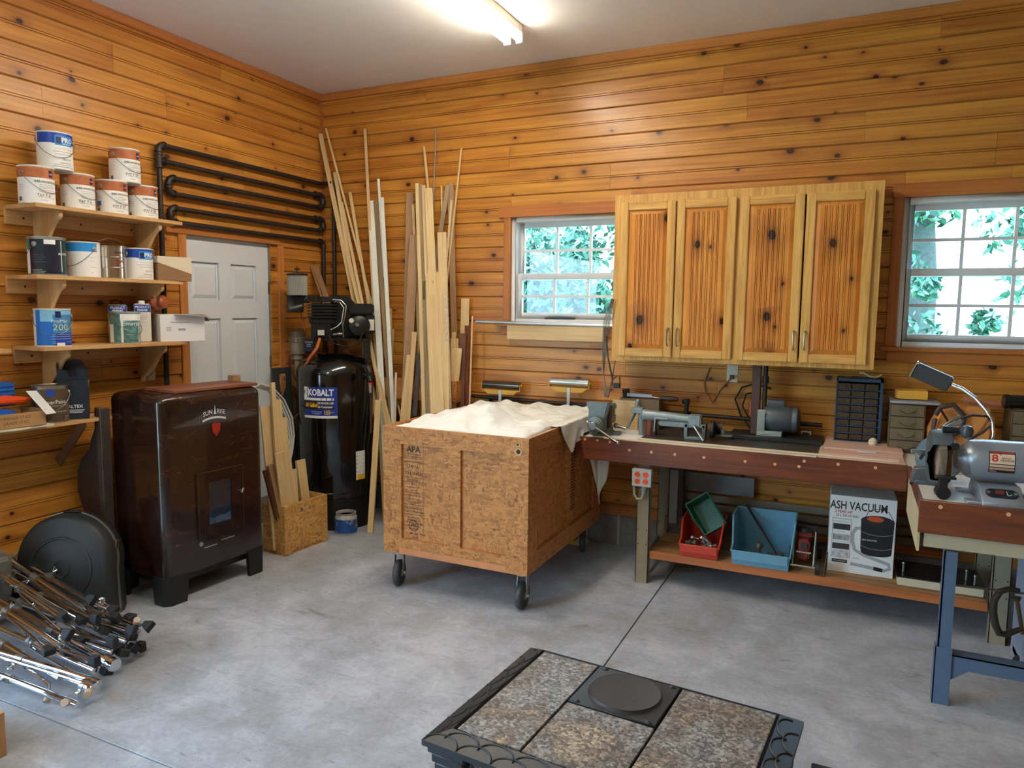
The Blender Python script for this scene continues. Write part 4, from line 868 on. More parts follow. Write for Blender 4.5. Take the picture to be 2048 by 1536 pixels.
g = G(); g.tube([(0, 0, 0), (0.03, 0.05, 0.02), (0.08, 0.09, 0.06)], 0.005, 8); g.obj('cord', BLACK, t); g = G(); g.cyl((0.0, 0, 0), (-0.012, -0.03, -0.035), 0.014, 0.018, n=10); g.obj('plug', BLACK, t, bevel=0.002)

# ============================================================ outlets and cables
def outlet(label, loc, rot, plugged=False):
    t = thing('wall_outlet', label, 'outlet', loc, rot)
    G().box(-0.036, -0.006, -0.058, 0.036, 0, 0.058).obj('cover_plate', mat('ivory_plate', (226, 218, 200), 0.4), t, bevel=0.003)
    for s in (0.022, -0.022):
        g = G(); g.cyl((0, -0.006, s), (0, -0.0085, s), 0.016, n=16); rc = g.obj('receptacle', mat('ivory_receptacle', (232, 226, 210), 0.4), t)
        g = G(); g.box(-0.007, -0.0092, s-0.001, -0.005, -0.0084, s+0.008); g.box(0.005, -0.0092, s-0.001, 0.007, -0.0084, s+0.008); g.cyl((0, -0.0084, s-0.007), (0, -0.0092, s-0.007), 0.0025, n=8); g.obj('slot', INK, rc)
    if plugged: G().box(-0.013, -0.035, -0.034, 0.013, -0.0092, -0.008).obj('plug', mat('brown_plug', (84, 62, 46), 0.5), t, bevel=0.003)
    return t
outlet('ivory wall outlet with a brown cord, just under the wall cabinet', (3.372, -0.0125, 1.272), 0.0, True)
outlet('ivory wall outlet on the left wall beside the shelf bracket', (0.013, -1.713, 1.253), PI/2)
BRC = mat('brown_lamp_cord', (150, 104, 66), 0.55)
t = G().tube([(3.228, -0.020, 1.306), (3.193, -0.020, 1.204), (3.208, -0.020, 1.138), (3.253, -0.020, 1.071), (3.298, -0.020, 1.160), (3.370, -0.035, 1.248)], 0.0045, 8).obj('lamp_cord', BRC); tag(t, 'brown cord dangling from the cabinet to the wall outlet', 'cord')
t = thing('outlet_box', 'grey steel outlet box with four orange receptacles under the bench', 'outlet', (2.967, -0.690, 0.672))
g = G(); g.box(-0.06, -0.0, -0.055, 0.062, 0.045, 0.055); g.obj('box', mat('grey_box_steel', (150, 150, 144), 0.45, 0.2), t, bevel=0.005)
G().box(-0.058, -0.004, -0.053, 0.06, 0.0, 0.053).obj('cover', mat('light_grey_cover', (186, 186, 180), 0.4, 0.2), t, bevel=0.003)
OR = mat('orange_receptacle', (232, 84, 34), 0.45)
for sx in (-0.024, 0.026):
    for sz in (0.021, -0.021):
        g = G(); g.cyl((sx, -0.004, sz), (sx, -0.0075, sz), 0.0175, n=18); rc = g.obj('receptacle', OR, t)
        g = G(); g.box(sx-0.007, -0.0083, sz-0.001, sx-0.0045, -0.0074, sz+0.009); g.box(sx+0.0045, -0.0083, sz-0.001, sx+0.007, -0.0074, sz+0.009); g.obj('slot', mat('dark_orange_slot', (110, 30, 14), 0.6), rc)
g = G(); g.cyl((0.01, 0.02, -0.055), (0.01, 0.02, -0.10), 0.017, n=14); g.cyl((0.01, 0.02, -0.065), (0.01, 0.02, -0.075), 0.023, n=8); g.obj('connector', ZINC, t)
g = G(); pts = [(0.01, 0.02, -0.10), (0.0, 0.012, -0.13), (-0.025, 0.01, -0.135), (-0.045, 0.015, -0.11), (-0.05, 0.02, -0.055)]; g.tube(pts, 0.008, 10); g.obj('flexible_conduit', mat('braided_conduit', (176, 168, 146), 0.5, 0.3), t)

# black air line along the back wall
t = thing('air_line', 'black iron air pipe running low along the back wall', 'pipe', (2.7, -0.06, 0.985))
g = G(); g.cyl((1.40-2.7, 0, 0.028), (3.93-2.7, 0, -0.005), 0.0135, n=14); g.obj('pipe', BLACKPIPE, t)
g = G()
for x in (-0.45, 0.4, 1.0): g.cyl((x-0.02, 0, 0.012-0.013*x), (x+0.02, 0, 0.012-0.013*x), 0.018, n=14)
g.obj('coupling', BLACKPIPE, t)
for x in (-1.1, 0.0, 1.05): G().box(x-0.012, -0.004, -0.018, x+0.012, 0.048, 0.035).obj('pipe_strap', BLACKPIPE, t)

# ============================================================ under the long bench
SZ = 0.2055
def bin_(label, loc, rz, w, d, h, m, hf, rot=None, tab=True):
    """stacking bin, open scooped front toward -y"""
    t = thing('storage_bin', label, 'bin', loc, rz, 'plastic stacking bins', rot)
    k = 0.004; b = w/2*0.86; W_ = w/2
    g = G()
    # floor, back
    g.add([(-b, -d/2, 0), (b, -d/2, 0), (b, d/2, 0), (-b, d/2, 0)], [(0, 1, 2, 3)])
    for o_ in (0, k):
        g.add([(-b+o_, d/2-o_, 0), (b-o_, d/2-o_, 0), (W_-o_, d/2-o_, h), (-W_+o_, d/2-o_, h)], [(0, 1, 2, 3)])
        for s in (-1, 1):
            prof = [(-d/2+o_, 0), (d/2, 0), (d/2, h), (-d/2+d*0.42, h), (-d/2+d*0.18, hf*1.15), (-d/2+o_-d*0.05, hf)]
            xs_ = [s*(b+(W_-b)*(z/h)-o_) for y, z in prof]
            g.add([(x, y, z) for x, (y, z) in zip(xs_, prof)], [tuple(range(6))])
        g.add([(-b+o_, -d/2+o_, 0), (b-o_, -d/2+o_, 0), (b+(W_-b)*hf/h-o_, -d/2+o_-d*0.05, hf), (-b-(W_-b)*hf/h+o_, -d/2+o_-d*0.05, hf)], [(0, 1, 2, 3)])
    g.obj('bin', m, t, smooth=0)
    g = G()
    for s in (-1, 1):
        g.tube([(s*(W_-0.002), d/2, h), (s*(W_-0.002), -d/2+d*0.42, h), (s*(b+(W_-b)*hf*1.15/h), -d/2+d*0.18, hf*1.15), (s*(b+(W_-b)*hf/h), -d/2-d*0.05, hf)], 0.006, 6)
    g.cyl((-W_, d/2, h), (W_, d/2, h), 0.006, n=6); g.cyl((-b, -d/2-d*0.05, hf), (b, -d/2-d*0.05, hf), 0.005, n=6)
    g.obj('rim', m, t)
    if tab:
        g = G(); g.box(-b*0.98, -d/2-d*0.055-0.004, hf*0.42, b*0.98, -d/2-d*0.03, hf*0.97); g.obj('label_holder', m, t, bevel=0.001)
    return t
REDP = mat('orange_red_plastic', (196, 62, 40), 0.4, var=0.06); BLUEP = mat('pale_blue_plastic', (104, 152, 174), 0.42, var=0.06); GRNP = mat('dark_green_plastic', (24, 92, 72), 0.42, var=0.08)
rb = bin_('orange-red bin of loose steel fittings on the bench shelf', (3.30, -0.44, SZ), 0.05, 0.25, 0.34, 0.185, REDP, 0.075)
bb = bin_('large pale blue bin with an iron bar standing in it', (3.655, -0.435, SZ), 0.02, 0.355, 0.36, 0.25, BLUEP, 0.085)
gb = bin_('dark green bin tipped on its side across the red bin', (3.315, -0.36, SZ+0.20), 0.0, 0.16, 0.20, 0.10, GRNP, 0.05, rot=(rad(62), rad(-35), rad(10)))
rr = random.Random(5); 
for k in range(16):
    p = (3.30+rr.uniform(-0.085, 0.085), -0.44+rr.uniform(-0.13, 0.07), SZ+0.02+rr.uniform(0.0, 0.04))
    a = rr.uniform(0, PI); g = G(); L = rr.uniform(0.02, 0.035)
    g.cyl((-L, 0, 0), (L, 0, 0.004), 0.008, n=8); g.cyl((L*0.5, 0, 0), (L, 0, 0.004), 0.015, n=6)
    if k % 2: g.ball((-L, 0, 0), 0.013)
    o = g.obj('fitting', STEEL if k % 3 else ZINC, None, p, (rr.uniform(-.6, .6), rr.uniform(-.6, .6), a)); tag(o, 'loose steel pipe fitting in the orange-red bin', 'fitting', 'loose fittings in the red bin')
t = G().tube([(3.53, -0.27, 0.475), (3.765, -0.52, SZ+0.02)], 0.010, 8, flat=0.5).obj('iron_bar', DARKIRON); tag(t, 'long flat black iron bar slanting in the pale blue bin', 'bar')
for i, (x, y, zz, lab) in enumerate(((3.64, -0.50, 0.085, 'tall steel bolt with a domed head in the blue bin'), (3.70, -0.50, 0.03, 'short brown steel stub lying in the blue bin'), (3.755, -0.49, 0.045, 'clustered steel nut and sleeve at the right of the blue bin'))):
    g = G(); g.cyl((0, 0, 0), (0, 0, zz), 0.012, n=12); g.cyl((0, 0, zz-0.008), (0.004, 0, zz+0.016), 0.021, n=14); o = g.obj('bolt', mat('dull_brown_steel', (116, 104, 94), 0.4, 0.6), None, (x, y, SZ+0.008)); tag(o, lab, 'bolt')
# trolley jack
t = thing('trolley_jack', 'small trolley jack with red frame between the blue bin and the white carton', 'jack', (3.885, -0.43, SZ))
PL_ = mat('pale_green_side_plate', (170, 178, 168), 0.45); RD = mat('dull_red_paint', (128, 42, 36), 0.45)
for s in (-1, 1):
    g = G(); g.prism([(-0.16, 0.03), (0.10, 0.02), (0.16, 0.07), (0.10, 0.16), (0.0, 0.20), (-0.06, 0.14), (-0.16, 0.055)], -0.003, 0.003, Matrix.Translation((s*0.055, 0, 0)) @ Matrix.Rotation(PI/2, 4, 'Z') @ Matrix.Rotation(PI/2, 4, 'X')); g.obj('side_plate', PL_, t)
    for yy, r in ((-0.15, 0.036), (0.14, 0.03)):
        G().cyl((s*0.066, yy, r), (s*0.09, yy, r), r, n=20).obj('wheel', DARKIRON, t, bevel=0.002)
g = G(); g.cyl((-0.07, -0.155, 0.036), (0.07, -0.155, 0.036), 0.007); g.cyl((-0.04, -0.10, 0.10), (0.04, -0.10, 0.10), 0.007); g.obj('axle', CHROME, t)
g = G(); g.box(-0.03, -0.09, 0.05, 0.03, 0.08, 0.17); g.box(-0.045, -0.02, 0.16, 0.045, 0.06, 0.19); g.obj('lift_arm', RD, t, bevel=0.01, seg=2)
g = G(); g.cyl((0, 0.02, 0.19), (0, 0.02, 0.215), 0.04, n=18); g.cyl((0, -0.05, 0.12), (0, -0.1, 0.14), 0.02, n=14); g.box(-0.06, 0.02, 0.185, 0.06, 0.05, 0.225); g.obj('saddle', DARKIRON, t, bevel=0.003)
t = thing('wrench', 'rusty slim wrench leaning between the jack and the white carton', 'wrench', (4.00, -0.585, SZ))
g = G(); g.tube([(0, -0.01, 0.0), (0.005, 0.0, 0.05), (0.01, 0.03, 0.13)], [0.012, 0.016, 0.008], 8, flat=0.5); g.obj('handle', mat('rusty_iron', (84, 72, 62), 0.6, 0.4, var=0.2), t)
# ash vacuum carton
cxx, cyy = 4.178, -0.475; cw, ch, cd = 0.168, 0.445, 0.30
t = thing('carton', 'tall white printed ash-vacuum carton on the bench shelf', 'carton', (cxx, cyy, SZ), rad(2))
g = G(); g.box(-cw, 0, 0, cw, cd, ch); g.obj('box', mat('white_carton', (226, 226, 222), 0.5), t, bevel=0.002)
F = facing(0, -0.0012, 0, 0)
def flat(nm, x, z, w, h, m, dy=0.0): return G().box(x-w/2, -0.0014-dy, z-h/2, x+w/2, -0.0006, z+h/2).obj(nm, m, t, smooth=0)
lettering('ASH VACUUM', 0.066, INK, t, facing(-0.022, -0.0014, 0.388, 0), 0.014, 0.70)
lettering('2 PEAK HP', 0.020, REDINK, t, facing(-0.098, -0.0014, 0.352, 0), 0.02, 0.95); lettering('22 L 5.8 US GAL', 0.018, INK, t, facing(-0.078, -0.0014, 0.331, 0), 0.01, 0.95)
flat('photo_frame', -0.103, 0.20, 0.098, 0.225, INK); flat('photo_field', -0.103, 0.20, 0.095, 0.222, mat('carton_field', (222, 222, 218), 0.5), 0.0002)
for zz, c_ in ((0.265, (44, 44, 46)), (0.205, (150, 150, 150)), (0.152, (60, 54, 50)), (0.108, (190, 190, 188))): flat('small_picture', -0.103, zz, 0.088, 0.034, mat('pic%d' % c_[0], c_, 0.5, var=0.5, scale=60), 0.0004)
for zz, s_ in ((0.294, 'FINE ASH FILTER BAG'), (0.236, 'HEPA FILTER'), (0.179, 'BUILT FOR TOUGH JOBS'), (0.128, '5 PIECE ACCESSORIES')): lettering(s_, 0.0085, GREYINK, t, facing(-0.105, -0.002, zz, 0), 0.0)
flat('black_tag', -0.105, 0.066, 0.08, 0.018, INK); lettering('2 YR WARRANTY', 0.009, WHITEINK, t, facing(-0.105, -0.0024, 0.066, 0)); lettering('ELICA', 0.012, GREYINK, t, facing(-0.02, -0.0016, 0.092, 0), 0.01)
# printed picture of the vacuum (flat print)
PB = mat('print_black', (28, 28, 32), 0.4); PG = mat('print_grey', (160, 162, 166), 0.5); PO = mat('print_orange', (204, 84, 34), 0.5)
def pr(nm, pts, m, dy): 
    g = G(); g.add([(x, -0.0012-dy, z) for x, z in pts], [tuple(range(len(pts)))]); return g.obj(nm, m, t, smooth=0)
def ell(cx_, cz_, rx, rz_, a0=0, a1=2*PI, n=24): return [(cx_+rx*math.cos(a0+(a1-a0)*i/n), cz_+rz_*math.sin(a0+(a1-a0)*i/n)) for i in range(n+1 if a1-a0 < 6.2 else n)]
def ribbon(nm, pts, w_, m, dy):
    g = G(); vs = []; n = len(pts)
    for i, p in enumerate(pts):
        q = Vector(pts[min(i+1, n-1)])-Vector(pts[max(i-1, 0)]); q = Vector((-q.y, q.x)).normalized()*w_/2
        vs += [(p[0]+q.x, -0.0012-dy, p[1]+q.y), (p[0]-q.x, -0.0012-dy, p[1]-q.y)]
    g.add(vs, [(2*i, 2*i+2, 2*i+3, 2*i+1) for i in range(n-1)]); return g.obj(nm, m, t, smooth=0)
ribbon('printed_hose', [(0.0, 0.27), (-0.03, 0.265), (-0.045, 0.235), (-0.045, 0.19), (-0.03, 0.14), (0.02, 0.115), (0.09, 0.095), (0.145, 0.08), (0.15, 0.055), (0.12, 0.04), (0.06, 0.048), (-0.05, 0.058)], 0.019, PG, 0.0002)
pr('printed_tank', [(-0.002+0.0, 0.15)] + ell(0.078, 0.135, 0.076, 0.02, PI, 2*PI, 14) + [(0.155, 0.15), (0.16, 0.30), (0.158, 0.33), (-0.002, 0.33), (-0.006, 0.30)], PB, 0.0004)
pr('printed_lid', ell(0.077, 0.315, 0.085, 0.034), mat('print_black2', (40, 40, 44), 0.4), 0.0006); pr('printed_grip', ell(0.065, 0.328, 0.042, 0.016), PO, 0.0008)
for zz in (0.25, 0.17): ribbon('printed_band', [(0.0, zz), (0.04, zz-0.012), (0.08, zz-0.015), (0.12, zz-0.012), (0.155, zz)], 0.0025, PG, 0.0008)
ribbon('printed_handle', [(0.015, 0.335), (0.03, 0.372), (0.08, 0.388), (0.13, 0.375), (0.155, 0.33)], 0.003, PB, 0.0002)
ribbon('printed_nozzle', [(0.07, 0.047), (0.115, 0.041)], 0.022, PB, 0.0006); lettering('ASH VACUUM', 0.012, WHITEINK, t, facing(0.04, -0.0022, 0.205, 0), 0.01)
# black tray tool with cream skirt to the right, on the shelf
t = thing('cream_box', 'low black-topped cream box with small steel posts at the right of the shelf', 'box', (4.565, -0.42, SZ))
G().box(-0.20, -0.13, 0, 0.20, 0.15, 0.045).obj('box', mat('cream_box', (206, 196, 164), 0.5), t, bevel=0.002); G().box(-0.205, -0.132, 0.045, 0.205, 0.155, 0.053).obj('top', mat('glossy_black_sheet', (26, 26, 26), 0.25), t)
for x, y in ((-0.17, -0.05), (0.13, -0.03), (0.16, -0.10)):
    g = G(); g.cyl((x, y, 0.053), (x, y, 0.10), 0.006); g.ball((x, y, 0.10), 0.009); g.obj('post', STEEL, t)
t = G().cyl((4.36, -0.72, 0.285), (4.80, -0.92, 0.41), 0.006, n=10).obj('rod', mat('dull_rod', (140, 132, 124), 0.4, 0.6)); D.objects.remove(t)
# C-clamp hanging on the side bench rail
t = thing('c_clamp', 'large dark iron C-clamp hanging under the side bench', 'clamp', (4.742, -1.100, 0.347))
IR = mat('olive_black_iron', (66, 62, 54), 0.42, 0.4, var=0.12)
o3 = (4.0, 0, 0)
Pc = [(4.813, -1.100, 0.451), (4.772, -1.100, 0.451), (4.740, -1.100, 0.433), (4.720, -1.100, 0.389), (4.720, -1.100, 0.331), (4.733, -1.100, 0.274), (4.749, -1.100, 0.240), (4.776, -1.100, 0.238), (4.808, -1.100, 0.261), (4.835, -1.100, 0.279)]
oo = Vector((4.742, -1.100, 0.347)); g = G(); g.tube([Vector(p)-oo for p in Pc], [0.012, 0.015, 0.017, 0.019, 0.02, 0.02, 0.02, 0.018, 0.015, 0.012], 10, flat=0.8); g.obj('frame', IR, t)
g = G(); g.cyl(Vector((4.805, -1.100, 0.406))-oo, Vector((4.837, -1.100, 0.253))-oo, 0.009, n=12); g.cyl(Vector((4.803, -1.100, 0.417))-oo, Vector((4.806, -1.100, 0.403))-oo, 0.02, 0.012, n=16); g.obj('screw', mat('dark_brass', (112, 92, 60), 0.4, 0.6), t)
t.location.y = -1.10
t = G().cyl((4.483, -1.300, 0.495), (4.858, -1.020, 0.414), 0.005, n=8).obj('hanger_rod', mat('dull_rod', (150, 142, 130), 0.4, 0.6)); tag(t, 'thin steel rod under the side bench that carries the C-clamp', 'rod')
t = thing('floor_jack', 'black wheeled jack on the floor at the right edge', 'jack', (4.93, -0.86, 0))
g = G(); g.box(-0.06, -0.05, 0.02, 0.3, 0.12, 0.07); g.box(-0.05, -0.02, 0.10, 0.3, 0.06, 0.13); g.obj('body', BLACK, t, bevel=0.01); G().cyl((-0.05, -0.06, 0.035), (-0.05, -0.03, 0.035), 0.035, n=18).obj('wheel', RUBBER, t)

# ============================================================ wall shelves on the left wall
SHW = wood('pale_plywood_shelf', (214, 170, 112), (186, 136, 80), [(206, 160, 104), (220, 178, 122)], rough=0.55, axis='y', grain=(1.5, 14, 50), tintmix=0.3)
SHB = wood('pale_plywood_bracket', (212, 178, 128), (192, 152, 100), rough=0.55, axis='z', grain=(2, 12, 40))
def shelf(label, ztop, y0, y1, ybr, depth=0.285, curve=True, cleat=True, name='wall_shelf'):
    t = thing(name, label, 'shelf', (0.0125, (y0+y1)/2, ztop-0.02)); L = (y1-y0)/2; ym = (y0+y1)/2
    G().box(0, -L, 0, depth-0.012, L, 0.02).obj('shelf_board', SHW, t, bevel=0.001)
    if cleat:
        G().box(0, -L+0.0, -0.075, 0.018, L-0.07, 0).obj('cleat', SHW, t, bevel=0.001)
        g = G()
        for k in range(3): g.cyl((0.018, -L+0.09+k*0.32, -0.038), (0.0195, -L+0.09+k*0.32, -0.038), 0.006, n=10)
        g.obj('screw_hole', INK, t)
    for yb in ybr:
        y = yb-ym
        top = 0.245; pts = [(0, 0), (top, 0), (top, -0.03)]
        if curve:
            pts = [(0.019, -0.0), (top, -0.0), (top, -0.032)]
            n = 12
            for i in range(n+1):     # ogee curve
                s_ = i/n; x = 0.235-0.165*s_; z = -0.045-0.155*(s_*s_*(3-2*s_))*1.0; pts.append((x, z))
            pts += [(0.055, -0.235), (0.019, -0.235)]
        pts = [(x, z) for x, z in pts][::-1]
        g = G(); g.prism(pts, -0.010, 0.010, Matrix.Translation((0, y, 0)) @ Matrix.Rotation(PI/2, 4, 'X'))
        g.obj('bracket', SHB, t, bevel=0.0015)
    return t
shelf('top plywood wall shelf, holding the round finish cans', 2.190, -2.548, -1.655, (-2.40, -1.79))
shelf('second plywood wall shelf, holding the dark and silver cans', 1.826, -2.560, -1.665, (-2.40, -1.79))
shelf('third plywood wall shelf, holding the bright blue can', 1.452, -2.545, -1.645, (-2.395, -1.785))
S4 = shelf('lowest wall shelf, beside the dark heater', 1.052, -3.3, -2.20, (-2.38,), 0.31, curve=False, cleat=False)
for ch in list(S4.children):
    if ch.name.startswith('bracket'): D.objects.remove(ch)
g = G(); g.board((0.27, 0.40, 0.0), (0.03, 0.40, -0.25), 0.05, 0.012, (0, -1, 0)); g.obj('strut', mat('brown_strut', (110, 74, 48), 0.5), S4)
t = G().box(0.0125, -3.1, 0, 0.10, -2.60, 0.02).obj('wall_strip', SHW, None, (0, 0, 1.42)); tag(t, 'short pale shelf end on the wall left of the third shelf', 'shelf')

# ============================================================ paint cans
def paint_can(label, x, y, z, face, style, r=0.083, h=0.192, group=None, bail='front', rz=0.0):
    t = thing('paint_can', label, 'paint can', (x, y, z), face, group)     # local +x faces the viewer
    body = style['body']
    g = G(); g.lathe([(r-0.001, 0), (r+0.0015, 0.0), (r+0.0015, 0.005), (r-0.001, 0.007), (r-0.001, h-0.008), (r+0.002, h-0.006), (r+0.002, h), (r-0.004, h), (r-0.006, h-0.006), (r-0.012, h-0.006), (r-0.014, h-0.003), (0, h-0.003)], 40)
    g.obj('can', body, t)
    R = r+0.0004
    for k, (nm, m, a0, a1, z0, z1) in enumerate(style['bands']):
        g = G(); wrap_patch(g, R+0.00025*k, rad(a0), rad(a1), z0*h, z1*h); g.obj(nm, m, t, smooth=60)
    RT = R+0.0004+0.00025*len(style['bands'])
    for (s_, size, a, zz, m, b_, sx) in style.get('text', ()):
        g = G(); wrap_text(g, s_, size, RT, rad(a), zz*h, b_, sx); g.obj('lettering', m, t, smooth=0)
    for (a0, a1, zz, m) in style.get('lines', ()):
        g = G(); wrap_patch(g, RT, rad(a0), rad(a1), zz*h-0.0006, zz*h+0.0006); g.obj('text_line', m, t, smooth=60)
    if bail:
        g = G(); ea = style.get('ear', 70)
        for s in (-1, 1):
            a = rad(style.get('off', -28)+s*90); c = Vector((math.cos(a), math.sin(a), 0)); p = c*r; g.cyl((p.x, p.y, h*0.80), (p.x*1.05, p.y*1.05, h*0.80), 0.013, n=14)
            g.cyl((p.x*1.05, p.y*1.05, h*0.80), (p.x*1.08, p.y*1.08, h*0.80), 0.006, n=10)
        g.obj('ear', ZINC, t)
        a0 = rad(style.get('off', -28)); g = G(); pts = []
        for i in range(17):
            a = PI*i/16; R2 = r*1.09
            if bail == 'front': d = -0.50*h*math.sin(a); pts.append((R2*math.cos(a0-PI/2+a), R2*math.sin(a0-PI/2+a), h*0.80+d))
            else: c = Vector((math.cos(a0-PI/2), math.sin(a0-PI/2), 0))*math.cos(a)*R2; pts.append((c.x, c.y, h*0.80+math.sin(a)*r*1.02))
        g.tube(pts, 0.0016, 6); g.obj('bail', mat('dull_wire', (120, 118, 114), 0.35, 0.8), t)
    return t
TINW = mat('white_tin', (222, 220, 214), 0.4); LABW = mat('white_label', (240, 238, 234), 0.55); WOODP = mat('printed_woodgrain', (176, 98, 52), 0.45, var=0.25, scale=26); BLUEB = mat('royal_blue_print', (24, 66, 164), 0.4); SKYB = mat('azure_print', (40, 142, 214), 0.4, var=0.1)
NAVY = mat('navy_print', (24, 34, 92), 0.4)
def barcode(a=-62): return [('barcode', INK, a+k*2.4, a+k*2.4+1.3, 0.06, 0.17) for k in range(6)]
def sw(code, extra=()): return dict(body=TINW, off=42, bands=[('label', LABW, -85, 75, 0.03, 0.93), ('woodgrain_band', WOODP, -85, 75, 0.68, 0.95), ('blue_badge', NAVY, 42, 56, 0.72, 0.90)]+barcode(-64)+list(extra),
    text=[('SHER-WOOD HI-BILD', 0.0155, 34, 0.58, INK, 0.01, 0.8), (code, 0.021, 22, 0.22, INK, 0.0, 1.0), ('Low Gloss', 0.008, 24, 0.10, INK, 0, 1), ('SW', 0.012, 49, 0.80, WHITEINK, 0.01, 1)],
    lines=[(8, 52, 0.50, GREYINK), (8, 60, 0.45, GREYINK), (8, 40, 0.41, GREYINK), (8, 62, 0.36, GREYINK), (8, 48, 0.32, GREYINK), (5, 66, 0.17, GREYINK), (-60, -40, 0.48, GREYINK), (-60, -38, 0.42, GREYINK), (-60, -42, 0.36, GREYINK)])
FACE = rad(-32)
Z1 = 2.1905
paint_can('wood-banded finish can, leftmost on the top shelf', 0.185, -2.475, Z1, FACE, sw('T67 F 6'))
paint_can('wood-banded finish can, second from the left on the top shelf', 0.175, -2.245, Z1, FACE, sw('T67 T 6'))
paint_can('wood-banded finish can with a small blue and orange sticker', 0.165, -2.035, Z1, FACE, sw('T77 F 57', (('sticker', SKYB, -64, -44, 0.24, 0.36), ('sticker_edge', mat('orange_print', (224, 112, 40), 0.4), -66, -50, 0.20, 0.24))))
paint_can('wood-banded finish can at the right end of the top shelf', 0.165, -1.835, Z1, FACE, sw('T77 F 52'))
paint_can('upper wood-banded finish can, stacked on the right pair', 0.165, -1.945, Z1+0.193, FACE, sw('T77 F 57'))
pro = dict(body=TINW, off=12, bands=[('label', LABW, -90, 80, 0.03, 0.93), ('blue_band', BLUEB, -66, 80, 0.68, 0.99), ('blue_badge', SKYB, 0, 64, 0.64, 0.90), ('white_swoosh', LABW, -66, -8, 0.66, 0.69), ('badge', NAVY, 4, 20, 0.68, 0.86)],
    text=[('PRO', 0.034, 43, 0.78, WHITEINK, 0.03, 1.0), ('INDUSTRIAL', 0.008, 40, 0.68, WHITEINK, 0.01, 1), ('B65 W 57', 0.011, 40, 0.27, INK, 0, 1), ('MEDIUM GLOSS', 0.008, 34, 0.17, INK, 0, 1)],
    lines=[(0, 60, 0.55, GREYINK), (-6, 66, 0.47, INK), (0, 66, 0.40, INK), (-4, 62, 0.12, GREYINK), (-10, 66, 0.07, INK)])
paint_can('white paint can with a blue top band, topmost on the left of the top shelf', 0.180, -2.365, Z1+0.193, FACE, pro)
Z2 = 1.8265
dk = dict(body=ZINC, off=-128, bands=[('dark_label', mat('near_black_label', (16, 22, 40), 0.4, var=0.2), -58, 44, 0.04, 0.93), ('green_side', mat('dark_green_label', (20, 60, 52), 0.4), 44, 84, 0.04, 0.93), ('white_side', LABW, -84, -58, 0.04, 0.66), ('teal_corner', mat('teal_print', (60, 142, 128), 0.4), -84, -58, 0.66, 0.93), ('drip', LABW, 44, 47, 0.10, 0.9), ('splash', LABW, -8, 26, 0.80, 0.92)],
    text=[('MASTER', 0.016, 52, 0.56, WHITEINK, 0.01, 1)], lines=[(-48, -10, 0.52, GREYINK), (-48, -4, 0.46, GREYINK), (-48, -12, 0.40, GREYINK), (-48, 0, 0.34, GREYINK), (-48, -16, 0.14, WHITEINK), (-48, -6, 0.10, WHITEINK), (-48, -10, 0.06, WHITEINK)])
paint_can('can with a black and green label, leftmost on the second shelf', 0.185, -2.44, Z2, FACE, dk, r=0.088, h=0.20)
bw = dict(body=TINW, off=-52, bands=[('label', LABW, -90, 90, 0.03, 0.95), ('blue_band', SKYB, -90, 50, 0.72, 0.97)], text=[], lines=[(20, 36, 0.56, GREYINK), (20, 36, 0.46, GREYINK), (20, 44, 0.28, GREYINK), (22, 30, 0.12, INK)])
paint_can('white can with a plain bright blue band between the black can and silver pail', 0.180, -2.235, Z2, FACE, bw, r=0.082)
sv = dict(body=mat('shiny_tinplate', (206, 200, 192), 0.16, 0.95, var=0.05), off=10, bands=[('spill', LABW, -38, -30, 0.3, 0.95), ('spill', LABW, -24, -18, 0.02, 0.6)],
    text=[('Dynamix', 0.017, 28, 0.80, INK, 0.005, 1), ('GRA', 0.026, 26, 0.52, mat('dull_red_print', (158, 60, 52), 0.5), 0.01, 1)], lines=[])
pc = paint_can('silver tin pail with its wire handle up, on the second shelf', 0.175, -2.065, Z2, FACE, sv, r=0.080, h=0.185, bail='up')
g = G(); g.lathe([(0.080, 0.118), (0.0825, 0.120), (0.080, 0.122)], 36); g.lathe([(0.080, 0.060), (0.0825, 0.062), (0.080, 0.064)], 36); g.obj('hoop', CHROME, pc)
pr2 = dict(pro); pr2['off'] = 15
paint_can('white can with a wavy blue top band, right end of the second shelf', 0.170, -1.885, Z2, rad(-34), pr2, r=0.080, h=0.185, bail=None)
Z3 = 1.4525
b200 = dict(body=TINW, off=2, bands=[('blue_label', mat('bright_blue_label', (22, 112, 208), 0.4, var=0.12, scale=6), -60, 78, 0.02, 0.96), ('pale_top', mat('pale_blue_fade', (132, 190, 220), 0.4, var=0.15), -40, 78, 0.66, 0.96), ('grey_swirl', mat('slate_blue_label', (70, 134, 180), 0.4, var=0.1), 0, 78, 0.36, 0.84), ('white_side', LABW, -84, -60, 0.02, 0.62), ('deep_blue_foot', BLUEB, 6, 78, 0.02, 0.34), ('badge', NAVY, 8, 26, 0.76, 0.93), ('round_patch', LABW, 10, 36, 0.02, 0.10)],
    text=[('ProMar', 0.024, 22, 0.67, WHITEINK, 0.0, 1.15), ('200', 0.046, 24, 0.50, mat('pale_cream_print', (214, 222, 190), 0.4), -0.004, 1.15), ('ZERO VOC', 0.0, 0, 0, WHITEINK, 0, 1)][:2], lines=[(-10, 70, 0.31, WHITEINK), (-8, 70, 0.26, WHITEINK), (-6, 66, 0.20, WHITEINK), (-5, 8, 0.12, WHITEINK), (-5, 8, 0.08, WHITEINK), (44, 66, 0.12, WHITEINK)])
b2 = paint_can('bright blue paint can numbered 200 on the third shelf', 0.185, -2.43, Z3, FACE, b200, r=0.086, h=0.20)
